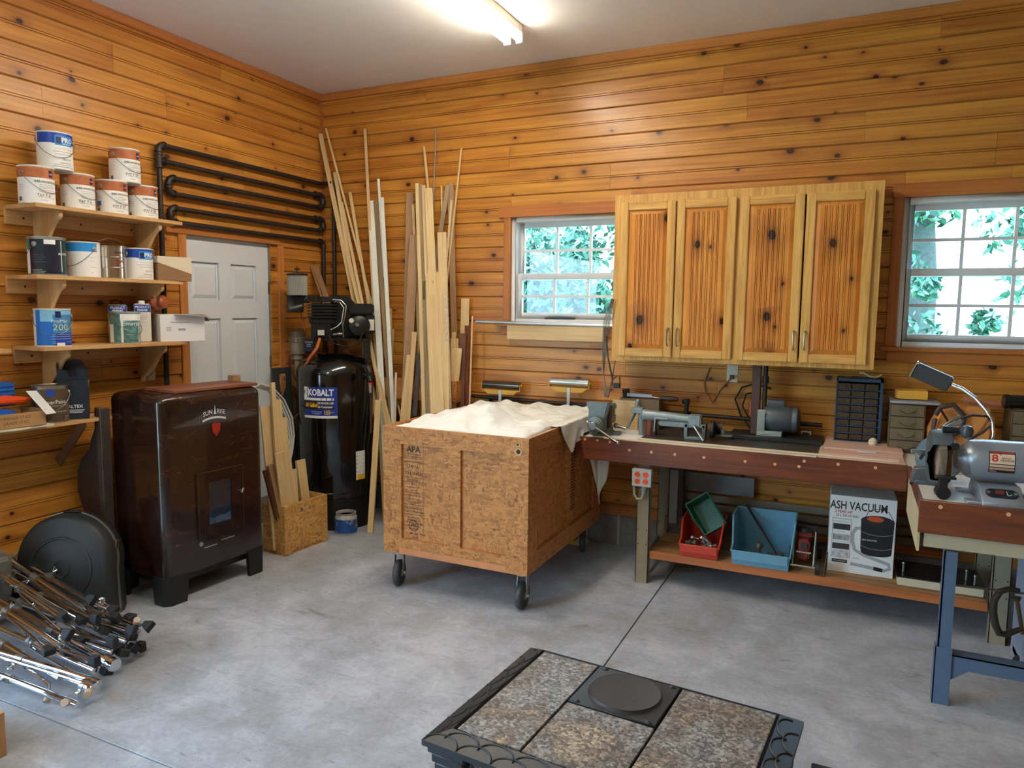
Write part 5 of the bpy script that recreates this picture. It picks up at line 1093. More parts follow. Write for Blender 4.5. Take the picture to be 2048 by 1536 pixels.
em = dict(body=mat('splashed_tinplate', (190, 196, 192), 0.25, 0.5, var=0.3), off=42, bands=[('print', mat('teal_streaked_label', (84, 128, 122), 0.4, var=0.6, scale=30), -70, 80, 0.03, 0.94), ('white_side', LABW, -70, -48, 0.03, 0.60), ('splash', LABW, -20, 80, 0.72, 0.92), ('drip', LABW, -18, -10, 0.03, 0.9), ('drip', LABW, 52, 56, 0.03, 0.8), ('drip', LABW, 62, 66, 0.03, 0.8)],
    text=[('Emerald', 0.036, 26, 0.62, WHITEINK, 0.0, 1.0)], lines=[(0, 50, 0.28, WHITEINK), (0, 50, 0.12, INK), (0, 46, 0.08, INK)])
paint_can('teal and white splashed paint can in the middle of the third shelf', 0.185, -2.005, Z3, FACE, em, r=0.083, h=0.185)
# rectangular solvent tins
def tin(label, x, y, z, face, w, d, h, cap=True):
    t = thing('solvent_tin', label, 'tin', (x, y, z), face, 'rectangular finish tins')
    G().box(-d/2, -w/2, 0, d/2, w/2, h).obj('tin', mat('cream_tin', (226, 222, 212), 0.4), t, bevel=0.006, seg=2)
    G().box(d/2, -w/2+0.002, h*0.78, d/2+0.001, w/2-0.002, h*0.975).obj('blue_band', BLUEB, t); G().box(-d/2+0.004, -w/2-0.001, h*0.78, d/2-0.004, -w/2, h*0.975).obj('blue_band', BLUEB, t)
    g = G(); vs, fs = text_geo('PRODUCT', 0.021, 0.02); g.add([(d/2+0.0016, x_*0.8, h*0.91+y_) for x_, y_ in vs], fs); vs, fs = text_geo('FINISHES', 0.018, 0.02); g.add([(d/2+0.0016, x_*0.8, h*0.83+y_) for x_, y_ in vs], fs); g.obj('lettering', WHITEINK, t, smooth=0)
    g = G()
    for k, zz in enumerate((0.68, 0.64, 0.60, 0.52)): g.box(d/2, -w*0.2, h*zz, d/2+0.0012, w*0.4-k*0.008, h*zz+0.001)
    g.obj('text_line', GREYINK, t)
    if cap: g = G(); g.lathe([(0.019, 0), (0.019, 0.014), (0.016, 0.018), (0, 0.018)], 20, Matrix.Translation((0, 0, h))); g.obj('cap', WHITE, t)
    g = G(); g.tube([(0, -w/2+0.02, h), (0, -w/2+0.015, h+0.02), (0, 0.0, h+0.026), (0, w/2-0.03, h+0.02), (0, w/2-0.025, h)] if not cap else [(0, -w/2+0.01, h), (0, -w/2+0.01, h+0.004)], 0.004, 6); g.obj('handle', BLACK, t)
    return t
tin('rectangular finish tin with a white cap on the third shelf', 0.155, -1.865, Z3, rad(-32), 0.09, 0.095, 0.232)
tin('darker rectangular finish tin behind the splashed can', 0.085, -1.975, Z3, rad(-32), 0.10, 0.06, 0.225, cap=False)
# boxes at the shelf ends
t = thing('carton', 'cream and brown wooden-looking carton at the right end of the second shelf', 'box', (0.165, -1.70, Z2), rad(-16))
BRN = mat('kraft_brown_card', (142, 104, 70), 0.7, var=0.06); CRM = mat('cream_card', (214, 200, 174), 0.65)
g = G(); g.box(-0.09, -0.09, 0, 0.12, 0.115, 0.145); g.obj('carton', BRN, t, bevel=0.001)
g = G(); g.add([(0.1207, -0.0905, 0.146), (0.1207, 0.1155, 0.146), (0.1207, 0.1155, 0.045), (0.1207, -0.0905, 0.108)], [(0, 3, 2, 1)]); g.add([(-0.0905, -0.0907, 0.146), (0.1207, -0.0907, 0.146), (0.1207, -0.0907, 0.108), (-0.0905, -0.0907, 0.108)], [(0, 3, 2, 1)]); g.add([(-0.0905, -0.0905, 0.1462), (0.1207, -0.0905, 0.1462), (0.1207, 0.1155, 0.1462), (-0.0905, 0.1155, 0.1462)], [(0, 1, 2, 3)]); g.obj('cream_wrap', CRM, t, smooth=0)
t = thing('carton', 'white carton with an open flap overhanging the right end of the third shelf', 'box', (0.17, -1.665, Z3), rad(-24))
WC = mat('white_card', (226, 226, 228), 0.6); g = G(); g.box(-0.09, -0.10, 0, 0.115, 0.165, 0.168); g.obj('carton', WC, t, bevel=0.0015)
g = G(); g.add([(0.116, -0.02, 0.169), (0.116, 0.168, 0.169), (0.175, 0.185, 0.150), (0.155, -0.0, 0.166)], [(0, 1, 2, 3)]); g.add([(0.116, 0.168, 0.169), (-0.09, 0.168, 0.169), (-0.09, 0.195, 0.125), (0.116, 0.195, 0.125)], [(0, 1, 2, 3)]); g.obj('flap', mat('grey_card_inside', (150, 142, 132), 0.7), t, smooth=0)
g = G(); g.box(0.115, -0.04, 0.118, 0.1156, 0.08, 0.121); 
for k in range(3): g.box(0.115, -0.065, 0.085-k*0.009, 0.1156, -0.035, 0.088-k*0.009)
g.obj('text_line', GREYINK, t); g = G()
for k in range(14): g.box(0.115, 0.005+k*0.0032, 0.067, 0.1156, 0.0068+k*0.0032, 0.082)
g.obj('barcode', GREYINK, t)
# turned wood baluster lying behind
t = thing('turned_post', 'turned reddish wooden post end lying behind the tins', 'post', (0.0, -1.80, 1.665), 0)
g = G(); g.lathe([(0.0, 0.0), (0.028, 0.0), (0.04, 0.012), (0.04, 0.03), (0.03, 0.042), (0.045, 0.055), (0.048, 0.07), (0.032, 0.085), (0.03, 0.16), (0.04, 0.175), (0.0, 0.175)], 28, Matrix.Translation((0.235, 0.045, 0.035)) @ Matrix.Rotation(rad(-100), 4, 'Y') @ Matrix.Rotation(0.25, 4, 'X')); g.obj('post', wood('turned_red_wood', (176, 92, 48), (130, 62, 32), axis='z', rough=0.4), t)
# lowest shelf
Z4 = 1.0525
sp = dict(body=mat('steel_rim_tin', (160, 154, 146), 0.3, 0.8), off=-5, bands=[('brown_label', mat('olive_brown_label', (88, 68, 44), 0.45), -88, 88, 0.03, 0.92), ('badge', BLUEB, -8, 16, 0.72, 0.90)],
    text=[('SuperPaint', 0.030, 14, 0.56, WHITEINK, 0.0, 0.95), ('INTERIOR LATEX', 0.009, 34, 0.30, WHITEINK, 0, 1)], lines=[(0, 60, 0.46, WHITEINK), (0, 50, 0.26, GREYINK), (50, 66, 0.16, WHITEINK), (48, 66, 0.12, WHITEINK), (-8, 6, 0.05, WHITEINK), (44, 66, 0.07, WHITEINK)])
paint_can('brown interior-latex paint can on the lowest shelf', 0.215, -2.485, Z4, rad(-34), sp, r=0.086, h=0.195)
t = thing('tote_carton', 'tall dark navy drinks-style tote carton with a cut-out handle', 'box', (0.215, -2.355, Z4), rad(-36))
NB = mat('navy_black_card', (30, 38, 52), 0.35, var=0.2)
g = G(); w, d_, h_ = 0.072, 0.06, 0.21
g.box(-d_, -w, 0, d_, w, h_); g.obj('carton', NB, t, bevel=0.001)
g = G(); xx = 0.0; pts = [(-w, h_), (w, h_), (w, h_+0.06), (w-0.03, h_+0.105), (w-0.06, h_+0.11), (-w, h_+0.10)]
g.add([(d_-0.02, y, z) for y, z in [(-w, h_), (-0.02, h_), (-0.02, h_+0.055), (-w, h_+0.07)]], [(0, 1, 2, 3)]); g.add([(d_-0.02, y, z) for y, z in [(0.025, h_), (w, h_), (w, h_+0.055), (0.03, h_+0.065)]], [(0, 1, 2, 3)]); g.add([(d_-0.02, y, z) for y, z in [(-0.02, h_), (0.025, h_), (0.02, h_+0.025), (-0.015, h_+0.025)]], [(0, 1, 2, 3)])
g.add([(-d_, y, z) for y, z in pts], [tuple(range(6))]); g.add([(-d_, -w, h_), (d_-0.02, -w, h_), (d_-0.02, -w, h_+0.07), (0.0, -w, h_+0.10), (-d_, -w, h_+0.10)], [(0, 1, 2, 3, 4)]); g.obj('handle_flap', NB, t, smooth=0)
g = G(); vs, fs = text_geo('CALTEX', 0.024, 0.02); g.add([(d_+0.0008, x_, 0.07+y_) for x_, y_ in vs], fs)
for k in range(3): g.box(d_, -0.045+0.006*k, 0.05-k*0.007, d_+0.0008, 0.052-0.006*k, 0.053-k*0.007)
g.obj('lettering', WHITEINK, t, smooth=0)
t = thing('card_box', 'small open cardboard box with black-and-white print behind the navy tote', 'box', (0.09, -2.235, Z4), rad(-36))
g = G(); g.box(-0.05, -0.04, 0, 0.05, 0.045, 0.185); g.obj('box', mat('dark_print_card', (44, 44, 46), 0.6, var=0.4, scale=50), t)
g = G(); g.add([(0.052, -0.04, 0.19), (0.052, 0.05, 0.19), (0.075, 0.045, 0.125), (0.075, -0.03, 0.125)], [(0, 1, 2, 3)]); g.box(-0.05, -0.045, 0.185, 0.052, 0.05, 0.19); g.obj('flap', mat('tan_card_flap', (196, 150, 96), 0.65), t, smooth=0)
g = G(); 
for yy in (-0.03, 0.0, 0.02): g.cyl((0, yy, 0.19), (0, yy, 0.215), 0.010, n=10)
g.obj('bottle_top', mat('dark_bottle', (52, 56, 60), 0.3), t)
t = thing('card_tray', 'torn cardboard tray of blue packets and an orange tool at the left edge', 'tray', (0.24, -2.84, Z4+0.012), rad(-4))
g = G(); a, b_ = 0.115, 0.24
g.box(a-0.004, -b_, 0, a, b_, 0.072); g.box(-a, -b_, 0, -a+0.004, b_, 0.06); g.box(-a, b_-0.004, 0, a, b_, 0.08); g.box(-a, -b_, 0, a, b_, 0.004); g.obj('tray', CARD, t, bevel=0.001)
g = G()
for i, s_ in enumerate(('ORANGE 17 OZ', 'GRADE 17 PC')):
    vs, fs = text_geo(s_, 0.02, 0.0); g.add([(a+0.0008, 0.10+x_, 0.05-0.025*i+y_) for x_, y_ in vs], fs)
vs, fs = text_geo('TIER', 0.042, 0.01); g.add([(a+0.0008, -0.08+x_*1.0, 0.036+y_) for x_, y_ in vs], fs); g.obj('lettering', mat('brown_print', (84, 54, 34), 0.6), t, smooth=0)
o = G().ball((0, 0, 0), 0.07, sc=(0.9, 1.6, 0.42)).obj('blue_packet', mat('glossy_blue_film', (20, 84, 176), 0.2, var=0.2), None, (0.27, -2.80, Z4+0.075), (0, 0, 0.2)); tag(o, 'glossy blue wrapped packet in the cardboard tray', 'packet')
o = thing('putty_knife', 'orange plastic hand tool lying over the cardboard tray', 'tool', (0.20, -2.72, Z4+0.125), rad(-20)); g = G(); g.prism([(-0.07, -0.16), (0.0, -0.16), (0.03, -0.06), (0.03, 0.10), (0.0, 0.13), (-0.03, 0.05), (-0.07, -0.06)], 0, 0.022, Matrix.Rotation(rad(24), 4, 'Y')); g.obj('body', mat('bright_orange_plastic', (226, 78, 28), 0.35), o, bevel=0.006, seg=2)
o = G().box(-0.075, -0.055, 0, 0.075, 0.055, 0.003).obj('paper_card', PAPER, None, (0.325, -2.60, Z4+0.12), (rad(-8), rad(52), rad(30))); tag(o, 'white paper card propped in the cardboard tray', 'card')
o = G(); rr = random.Random(9); pts = [(0.02, -0.36), (0.2, -0.36)] + [(0.30+rr.uniform(-0.012, 0.012), -0.34+0.05*k) for k in range(13)] + [(0.02, 0.28)]
o.prism(pts, 0, 0.010); o = o.obj('foam_sheet', mat('yellowed_foam', (214, 210, 180), 0.8), None, (0.07, -2.83, Z4+0.0005)); tag(o, 'ragged cream foam sheet under the cardboard tray', 'foam sheet')
o = thing('blue_organizer', 'blue ribbed plastic tub at the far left edge above the tray', 'tub', (0.12, -2.80, Z4+0.10)); g = G(); g.box(-0.06, -0.14, 0, 0.06, 0.16, 0.12)
for k in range(5): g.box(0.058, -0.14, 0.01+k*0.022, 0.066, 0.155, 0.022+k*0.022)
g.obj('tub', mat('cobalt_plastic', (30, 92, 172), 0.35), o, bevel=0.004)

# ============================================================ black iron pipe coil on the left wall
t = thing('pipe_coil', 'serpentine of black iron air pipe on the wall above the door', 'pipe coil', (0.055, -0.85, 2.2))
def pz(y, z): return (0.0, y+0.85, z-2.2)
rows_ = [2.683, 2.585, 2.490, 2.392, 2.302, 2.212]
yl = [-1.600, -1.600, -1.535, -1.535, -1.530, -1.530]; yr = -0.062
r0 = 0.0165
for i, z in enumerate(rows_):
    G().cyl(pz(yl[i]+0.02, z), pz(yr-0.005, z-0.004), r0, n=14).obj('pipe', BLACKPIPE, t)
def elbow(pa, pb, pc, nm='elbow'):
    a, b_, c = Vector(pa), Vector(pb), Vector(pc); g = G()
    pts = [a, a.lerp(b_, 0.4), b_+(a-b_)*0.25+(c-b_)*0.25, c.lerp(b_, 0.4), c]; g.tube(pts, 0.0215, 12)
    for p, q in ((a, b_), (c, b_)):
        d = (p-q).normalized(); g.cyl(p-d*0.004, p+d*0.008, 0.0255, n=14)
    return g.obj(nm, BLACKPIPE, t)
e = 0.038
elbow(pz(-1.62+e, rows_[0]), pz(-1.62, rows_[0]), pz(-1.62, rows_[0]-e))
g = G(); g.cyl(pz(-1.62, rows_[1]+0.04), pz(-1.62, rows_[1]-0.04), 0.022); g.cyl(pz(-1.62, rows_[1]), pz(-1.58, rows_[1]), 0.022); 
for p in (rows_[1]+0.04, rows_[1]-0.04): g.cyl(pz(-1.62, p-0.006), pz(-1.62, p+0.006), 0.027)
g.cyl(pz(-1.588, rows_[1]), pz(-1.576, rows_[1]), 0.027); g.obj('tee', BLACKPIPE, t)
G().cyl(pz(-1.62, rows_[1]-0.035), pz(-1.625, 0.9), r0, n=14).obj('drop_pipe', BLACKPIPE, t); G().cyl(pz(-1.62, rows_[0]-0.03), pz(-1.62, rows_[1]+0.03), r0).obj('pipe', BLACKPIPE, t)
for (i, j, side) in ((1, 2, 'r'), (2, 3, 'l'), (3, 4, 'r'), (4, 5, 'l')):
    yy = yr if side == 'r' else yl[i]-0.02; s = -1 if side == 'r' else 1
    elbow(pz(yy+s*e, rows_[i]), pz(yy, rows_[i]), pz(yy, rows_[i]-e)); elbow(pz(yy+s*e, rows_[j]), pz(yy, rows_[j]), pz(yy, rows_[j]+e))
elbow(pz(yr-e, rows_[5]), pz(yr, rows_[5]), pz(yr, rows_[5]-e)); G().cyl(pz(yr, rows_[5]-0.03), pz(yr, 0.30), r0, n=14).obj('drop_pipe', BLACKPIPE, t)
g = G(); g.cyl(pz(yr-0.01, rows_[0]), (0.11, 0.775, rows_[0]-2.2), r0); g.obj('pipe', BLACKPIPE, t); elbow((0.075, 0.785, rows_[0]-2.2), (0.11, 0.79, rows_[0]-2.2), (0.11, 0.79, rows_[0]-2.2-e))
G().cyl((0.11, 0.79, rows_[0]-2.2-0.03), (0.11, 0.79, 0.32-2.2), r0, n=14).obj('drop_pipe', BLACKPIPE, t)
for zz in (1.82, 1.2): G().box(-0.042, 0.788-0.026, zz-2.2-0.012, 0.0, 0.788+0.026, zz-2.2+0.012).obj('pipe_strap', BLACKPIPE, t)
for zz in (2.585, 2.392): G().box(-0.042, 0.72, zz-2.2-0.03, -0.012, 0.735, zz-2.2+0.03).obj('pipe_strap', BLACKPIPE, t)

# ============================================================ brown enamel heater
def enamel():
    t = NT('brown_mottled_enamel'); b = t.b; v = t.coords(randomize=False)
    a = t.noise(t.vmath('MULTIPLY', v, (1, 1, 2.2)), 5.0, 5, 0.65, 1.5); c = t.noise(t.vmath('MULTIPLY', v, (1, 1, 3)), 22.0, 4, 0.6, 2.0)
    f = t.math('ADD', t.math('MULTIPLY', a.outputs[0], 0.65), t.math('MULTIPLY', c.outputs[0], 0.35))
    t.link(t.ramp(f, [(0.42, srgb(30, 16, 13)), (0.55, srgb(44, 24, 18)), (0.66, srgb(84, 44, 28))]), b.inputs['Base Color'])
    b.inputs['Roughness'].default_value = 0.22; b.inputs['Coat Weight'].default_value = 0.6; b.inputs['Coat Roughness'].default_value = 0.05; b.inputs['Specular IOR Level'].default_value = 0.4
    return t.m
EN = enamel()
# local frame: +x front normal, y along the front
hx, hy = 0.738, -1.865
t = thing('heater', 'tall dark brown enamelled cabinet heater on black corner feet', 'heater', (hx, hy, 0), rad(-4.2))
Wh, Dp, zb, zt = 0.348, 0.47, 0.155, 1.185
def rbox(g, x0, x1, y0, y1, z0, z1, r, n=6, top=0.0):
    pts = []
    for (cx_, cy_, a0) in ((x1-r, y1-r, 0), (x0+r, y1-r, 90), (x0+r, y0+r, 180), (x1-r, y0+r, 270)):
        for i in range(n+1): a = rad(a0+90*i/n); pts.append((cx_+r*math.cos(a), cy_+r*math.sin(a)))
    if top:
        rings = [(z0, 0)] + [(z1-top+top*math.sin(rad(k)), top*(1-math.cos(rad(k)))) for k in (0, 22, 45, 67, 90)]
        cx_, cy_ = (x0+x1)/2, (y0+y1)/2; vs = []; N = len(pts)
        for z, ins in rings:
            for x, y in pts:
                vs.append((cx_+(x-cx_)*(1-ins/((x1-x0)/2)), cy_+(y-cy_)*(1-ins/((y1-y0)/2)), z))
        fs = [tuple(range(N-1, -1, -1)), tuple(range((len(rings)-1)*N, len(rings)*N))]
        for j in range(len(rings)-1):
            for i in range(N): fs.append((j*N+i, j*N+(i+1) % N, (j+1)*N+(i+1) % N, (j+1)*N+i))
        g.add(vs, fs)
    else: g.prism(pts, z0, z1)
g = G(); rbox(g, -Dp, 0.0, -Wh, Wh, zb, zt, 0.045, 8, 0.045); body = g.obj('body', EN, t)
# front door opening is modelled as a proud frame with a dark inset
a0, a1, z0, z1 = -0.135, 0.175, 0.335, 0.716
g = G(); g.box(0.0, a0, z0, 0.012, a1, 0.40); g.box(0.0, a0, 0.655, 0.012, a1, z1); g.box(0, a0, 0.40, 0.012, -0.065, 0.655); g.box(0, 0.095, 0.40, 0.012, a1, 0.655)
dr = g.obj('door', EN, t)
g = G(); 
for b_ in ((a0-0.004, a0, z0, z1), (a1, a1+0.003, z0, z1)): g.box(0, b_[0], b_[2], 0.015, b_[1], b_[3])
g.box(0, a0, z1, 0.016, a1, z1+0.004); g.obj('door_rim', mat('worn_brass_rim', (104, 84, 60), 0.3, 0.8), dr)
G().box(-0.03, -0.065, 0.40, 0.0012, 0.095, 0.655).obj('firebox', mat('grey_firebox', (84, 96, 108), 0.5, var=0.2, scale=10), t)
DG = NT('dark_door_glass'); DG.n.remove(DG.b); tr = DG.new('BsdfTransparent'); tr.inputs[0].default_value = (0.62, 0.70, 0.78, 1); gl = DG.new('BsdfGlossy'); gl.inputs['Roughness'].default_value = 0.04; mx = DG.new('MixShader'); mx.inputs[0].default_value = 0.14
DG.link(tr.outputs[0], mx.inputs[1]); DG.link(gl.outputs[0], mx.inputs[2]); DG.link(mx.outputs[0], DG.n['Material Output'].inputs[0])
G().box(0.002, -0.066, 0.399, 0.006, 0.096, 0.656).obj('door_glass', DG.m, dr)
g = G(); g.prism([(-0.062, 0.402), (0.09, 0.402), (0.09, 0.45), (0.05, 0.44), (0.02, 0.447), (-0.02, 0.436), (-0.062, 0.446)], 0.0013, 0.0018, Matrix(((0, 0, 1, 0), (1, 0, 0, 0), (0, 1, 0, 0), (0, 0, 0, 1)))); g.obj('lining_foil', mat('bright_lining', (206, 212, 228), 0.6, var=0.4, scale=60), dr)
g = G(); g.cyl((0.012, 0.155, 0.565), (0.035, 0.155, 0.565), 0.006); g.cyl((0.033, 0.15, 0.555), (0.033, 0.165, 0.58), 0.007); g.obj('door_latch', STEEL, dr)
g = G(); g.cyl((0.001, -0.125, 0.305), (0.012, -0.125, 0.305), 0.013, n=16); g.obj('knob', STEEL, t)
g = G(); g.box(0.0, -0.10, 0.272, 0.003, -0.01, 0.277); g.box(0.0, 0.02, 0.288, 0.003, 0.115, 0.293); g.obj('vent_slot', ZINC, t)
# emblem
CH = mat('silver_lettering', (206, 210, 214), 0.35, 0.2)
g = G(); vs, fs = text_geo('SUN   RISE', 0.038, 0.006)
def arc(x_): return 1.065 - (x_*x_)*2.2
g.add([(0.0045, -0.005+x_*0.88, arc(x_*0.88)+y_) for x_, y_ in vs], fs); g.obj('lettering', CH, t, smooth=0)
g = G(); pts = [(-0.078, arc(0.078)-0.04)] ; top = [(-0.08+0.16*i/12) for i in range(13)]
vs = [(0.004, -0.005+x_, arc(x_)-0.028) for x_ in top] + [(0.004, -0.005+x_, arc(x_)-0.040) for x_ in top]; g.add(vs, [(i, 13+i, 14+i, i+1) for i in range(12)]); g.add([(0.0045, -0.008, arc(0)-0.015), (0.0045, 0.008, arc(0)-0.015), (0.0045, 0.0, arc(0)+0.04)], [(0, 1, 2)]); g.obj('emblem_bar', CH, t, smooth=0)
g = G(); vs = [(0.006, 0.005+x_, 0.955+y_) for x_, y_ in ((-0.026, 0.028), (-0.02, 0.036), (0.02, 0.036), (0.026, 0.028), (0.022, -0.008), (0.0, -0.032), (-0.022, -0.008))]; g.add(vs, [tuple(range(7))]); g.add([(0.004, y, z) for x_, y, z in [(0, (v[1]-0.005)*1.18+0.005, (v[2]-0.955)*1.15+0.955) for v in vs]], [tuple(range(7))]); g.obj('shield_badge', mat('red_shield', (176, 50, 42), 0.3, 0.2, var=0.3, scale=80), t, smooth=0)
# feet
FT = mat('matte_black_feet', (20, 20, 22), 0.5)
for (fx, fy) in ((0, -Wh), (0, Wh), (-Dp, -Wh), (-Dp, Wh)):
    sx = 1 if fx == 0 else -1; sy = -1 if fy < 0 else 1; g = G()
    o1 = 0.006
    pts = [(fx+sx*o1, fy-sy*0.14), (fx+sx*o1, fy-sy*0.03), (fx-sx*0.03, fy+sy*o1), (fx-sx*0.12, fy+sy*o1), (fx-sx*0.12, fy-sy*0.02), (fx-sx*0.05, fy-sy*0.05), (fx-sx*0.02, fy-sy*0.14)]
    if sx*sy < 0: pts = pts[::-1]
    pts = pts[::-1]
    n_ = len(pts); low = [(x+(fx-sx*0.03-x)*0.12, y+(fy-sy*0.03-y)*0.12) for x, y in pts]
    vs = [(x, y, 0) for x, y in low] + [(x, y, 0.165) for x, y in pts]; g.add(vs, [tuple(range(n_-1, -1, -1)), tuple(range(n_, 2*n_))] + [(i, (i+1) % n_, n_+(i+1) % n_, n_+i) for i in range(n_)]); g.obj('foot', FT, t)
G().box(-Dp+0.03, -Wh+0.04, 0.10, -0.05, Wh-0.04, zb+0.002).obj('base_pan', FT, t)
# board lying on the heater
t = G().box(-0.13, -0.27, 0, 0.15, 0.29, 0.018).obj('oak_board', wood('walnut_shelf_board', (140, 80, 52), (104, 56, 38), axis='y', rough=0.45), None, (0.56, -1.80, zt+0.001), (0, 0, rad(-7)), bevel=0.002); tag(t, 'brown wooden board lying on top of the dark heater', 'board')
# scroll-edged dark end panel and post behind
DW_ = mat('dark_brown_stained_wood', (52, 40, 36), 0.5, var=0.2)
t = thing('scroll_panel', 'dark stained wooden panel with a scrolled edge standing behind the heater', 'panel', (0.155, -2.25, 0))
ptsS = [(0.13, 0.0), (0.13, 1.10), (0.09, 1.10), (0.085, 0.98), (0.05, 0.92), (0.03, 0.86), (-0.04, 0.80), (-0.085, 0.72), (-0.09, 0.60), (-0.06, 0.52), (-0.02, 0.45), (0.03, 0.2), (0.03, 0.0)]
G().prism(ptsS, -0.012, 0.012, Matrix.Rotation(PI/2, 4, 'X')).obj('panel', DW_, t, bevel=0.003)
G().box(0.125, -0.03, 0.0, 0.165, 0.03, 1.10).obj('post', mat('grey_brown_post', (70, 58, 52), 0.5, var=0.15), t, bevel=0.003)

# ============================================================ drum case
t = thing('drum_case', 'round-topped black moulded drum case leaning by the left wall', 'case', (0.335, -2.565, 0.0), rad(20))
t.rotation_euler = (rad(-8), 0, rad(24))
CB = mat('black_moulded_plastic', (40, 42, 44), 0.5, var=0.1, scale=60, bump=0.15)
R_ = 0.258
def outline(R, dz=0.0):
    pts = []
    for i in range(25): a = rad(-8+196*i/24); pts.append((R*math.cos(a), 0.305+R*math.sin(a)*1.0))
    k = R/0.235
    pts += [(-R*1.08, 0.05), (-R*0.98, 0.305-0.30*k), (R*0.98, 0.305-0.30*k), (R*1.08, 0.05)]
    return pts
def shell(rings):
    g = G(); vs = []; N = 29
    for y, k in rings: vs += [(x, y, z) for x, z in [((p[0])*k, 0.285+(p[1]-0.285)*k) for p in outline(R_)]]
    fs = [tuple(range(N)), tuple(reversed(range((len(rings)-1)*N, len(rings)*N)))]
    for j in range(len(rings)-1):
        for i in range(N): fs.append((j*N+(i+1) % N, j*N+i, (j+1)*N+i, (j+1)*N+(i+1) % N))
    g.add(vs, fs); return g
shell([(-0.02, 0.90), (-0.015, 0.94), (0.0, 0.98), (0.065, 1.0)]).obj('front_shell', CB, t, smooth=50)
shell([(0.072, 1.0), (0.14, 0.985), (0.155, 0.95), (0.16, 0.90)]).obj('back_shell', CB, t, smooth=50)
shell([(0.062, 1.018), (0.075, 1.018)]).obj('seam_strip', mat('dull_aluminium_strip', (150, 148, 140), 0.4, 0.7), t, smooth=50)
g = G(); g.tube([(0.165*math.cos(2*PI*i/40), -0.0205, 0.27+0.165*math.sin(2*PI*i/40)) for i in range(40)], 0.008, 6, closed=True); g.tube([(0.042*math.cos(2*PI*i/24), -0.0205, 0.27+0.042*math.sin(2*PI*i/24)) for i in range(24)], 0.007, 6, closed=True); g.obj('moulded_ring', CB, t)
g = G(); g.tube([(-0.05, 0.068, 0.545), (-0.04, 0.06, 0.565), (0.04, 0.06, 0.568), (0.05, 0.068, 0.548)], 0.008, 8); g.obj('handle', BLACK, t)
for a in (20, 178): g = G(); a_ = rad(a); g.cbox((R_*1.02*math.cos(a_), 0.068, 0.305+R_*1.02*math.sin(a_)), (0.014, 0.035, 0.045)); g.obj('latch', mat('brassy_latch', (128, 108, 82), 0.4, 0.8), t, bevel=0.003)
g = G(); t2 = thing('folded_bag', 'grey canvas bag squeezed between the wall and the drum case', 'bag', (0.04, -2.90, 0.0)); g.prism([(-0.04, 0.02), (0.10, 0.0), (0.18, 0.18), (0.20, 0.40), (0.1, 0.42), (-0.05, 0.38)], -0.18, 0.03, Matrix.Rotation(PI/2, 4, 'X')); g.obj('bag', mat('grey_canvas', (112, 108, 102), 0.8, var=0.2, scale=10, bump=0.3), t2, bevel=0.03, seg=3)

# ============================================================ pile of chrome drum hardware
ORN = mat('teal_tape', (50, 150, 160), 0.5)
def stand(kind, L, seedk):
    """folded chrome stand along local +x, feet at the +x end"""
    rr = random.Random(seedk); t = D.objects.new('drum_stand', None); COL.objects.link(t)
    g = G(); g.cyl((0, 0, 0.0), (L, 0, 0), 0.0145, n=14); g.cyl((-0.18, 0, 0), (L*0.45, 0, 0), 0.0095, n=10); g.obj('tube', CHROME, t)
    g = G(); 
    for xx in (L*0.42, L*0.02):
        g = G(); g.cyl((xx-0.02, 0, 0), (xx+0.02, 0, 0), 0.0185, n=14); g.box(xx-0.006, -0.006, 0.01, xx+0.006, 0.03, 0.02); g.obj('collar', STEEL, t)
    g = G(); xx = L*0.42; g.tube([(xx, 0.02, 0.015), (xx-0.012, 0.042, 0.035), (xx-0.004, 0.038, 0.04)], 0.004, 6); g.tube([(xx, 0.02, 0.015), (xx+0.014, 0.042, 0.03), (xx+0.006, 0.038, 0.036)], 0.004, 6); g.obj('wing_nut', CHROME, t)
    if kind in (0, 1):
        for k in range(3):
            a = 2*PI*k/3+0.4; c, s = math.cos(a), math.sin(a); g = G()
            r0_, r1_ = 0.021, 0.045
            g.tube([(L*0.45, c*r0_, s*r0_), (L*0.7, c*(r0_+r1_)/2, s*(r0_+r1_)/2), (L*0.97, c*r1_, s*r1_), (L*1.01, c*(r1_+0.012), s*(r1_+0.012))], 0.0088, 8, flat=0.55); lg = g.obj('leg', CHROME, t)
            g = G(); e_ = (L*1.0, c*(r1_+0.010), s*(r1_+0.010))
            g.prism([(-0.02, -0.014), (0.028, -0.028), (0.028, 0.028), (-0.02, 0.014)], -0.017, 0.017, Matrix.Translation(e_) @ Matrix.Rotation(a, 4, 'X')); g.obj('rubber_foot', RUBBER, lg, bevel=0.004, seg=1)
    elif kind == 2:      # bent arm leg
        g = G(); g.tube([(L*0.2, 0.03, 0), (L*0.85, 0.035, 0), (L*0.97, 0.04, 0.0), (L*1.02, 0.075, 0.01)], 0.0075, 8); g.obj('arm', CHROME, t)
        g = G(); g.cyl((L*1.015, 0.07, 0.01), (L*1.035, 0.095, 0.014), 0.015, n=12); g.obj('rubber_tip', mat('cream_rubber', (190, 166, 144), 0.6), t)
    else:               # tube with a big clamp
        g = G(); g.cyl((L-0.03, 0, 0), (L+0.035, 0, 0), 0.028, n=18); g.cyl((L-0.012, 0, 0), (L-0.004, 0, 0), 0.031, n=18); g.cyl((L+0.015, 0, 0), (L+0.023, 0, 0), 0.031, n=18); g.ball((L*0.97, 0.02, 0.03), 0.018); g.obj('clamp', CHROME, t)
    return t
P0 = {k: stand(k, 0.72, 50+k) for k in range(4)}; usedk = set()
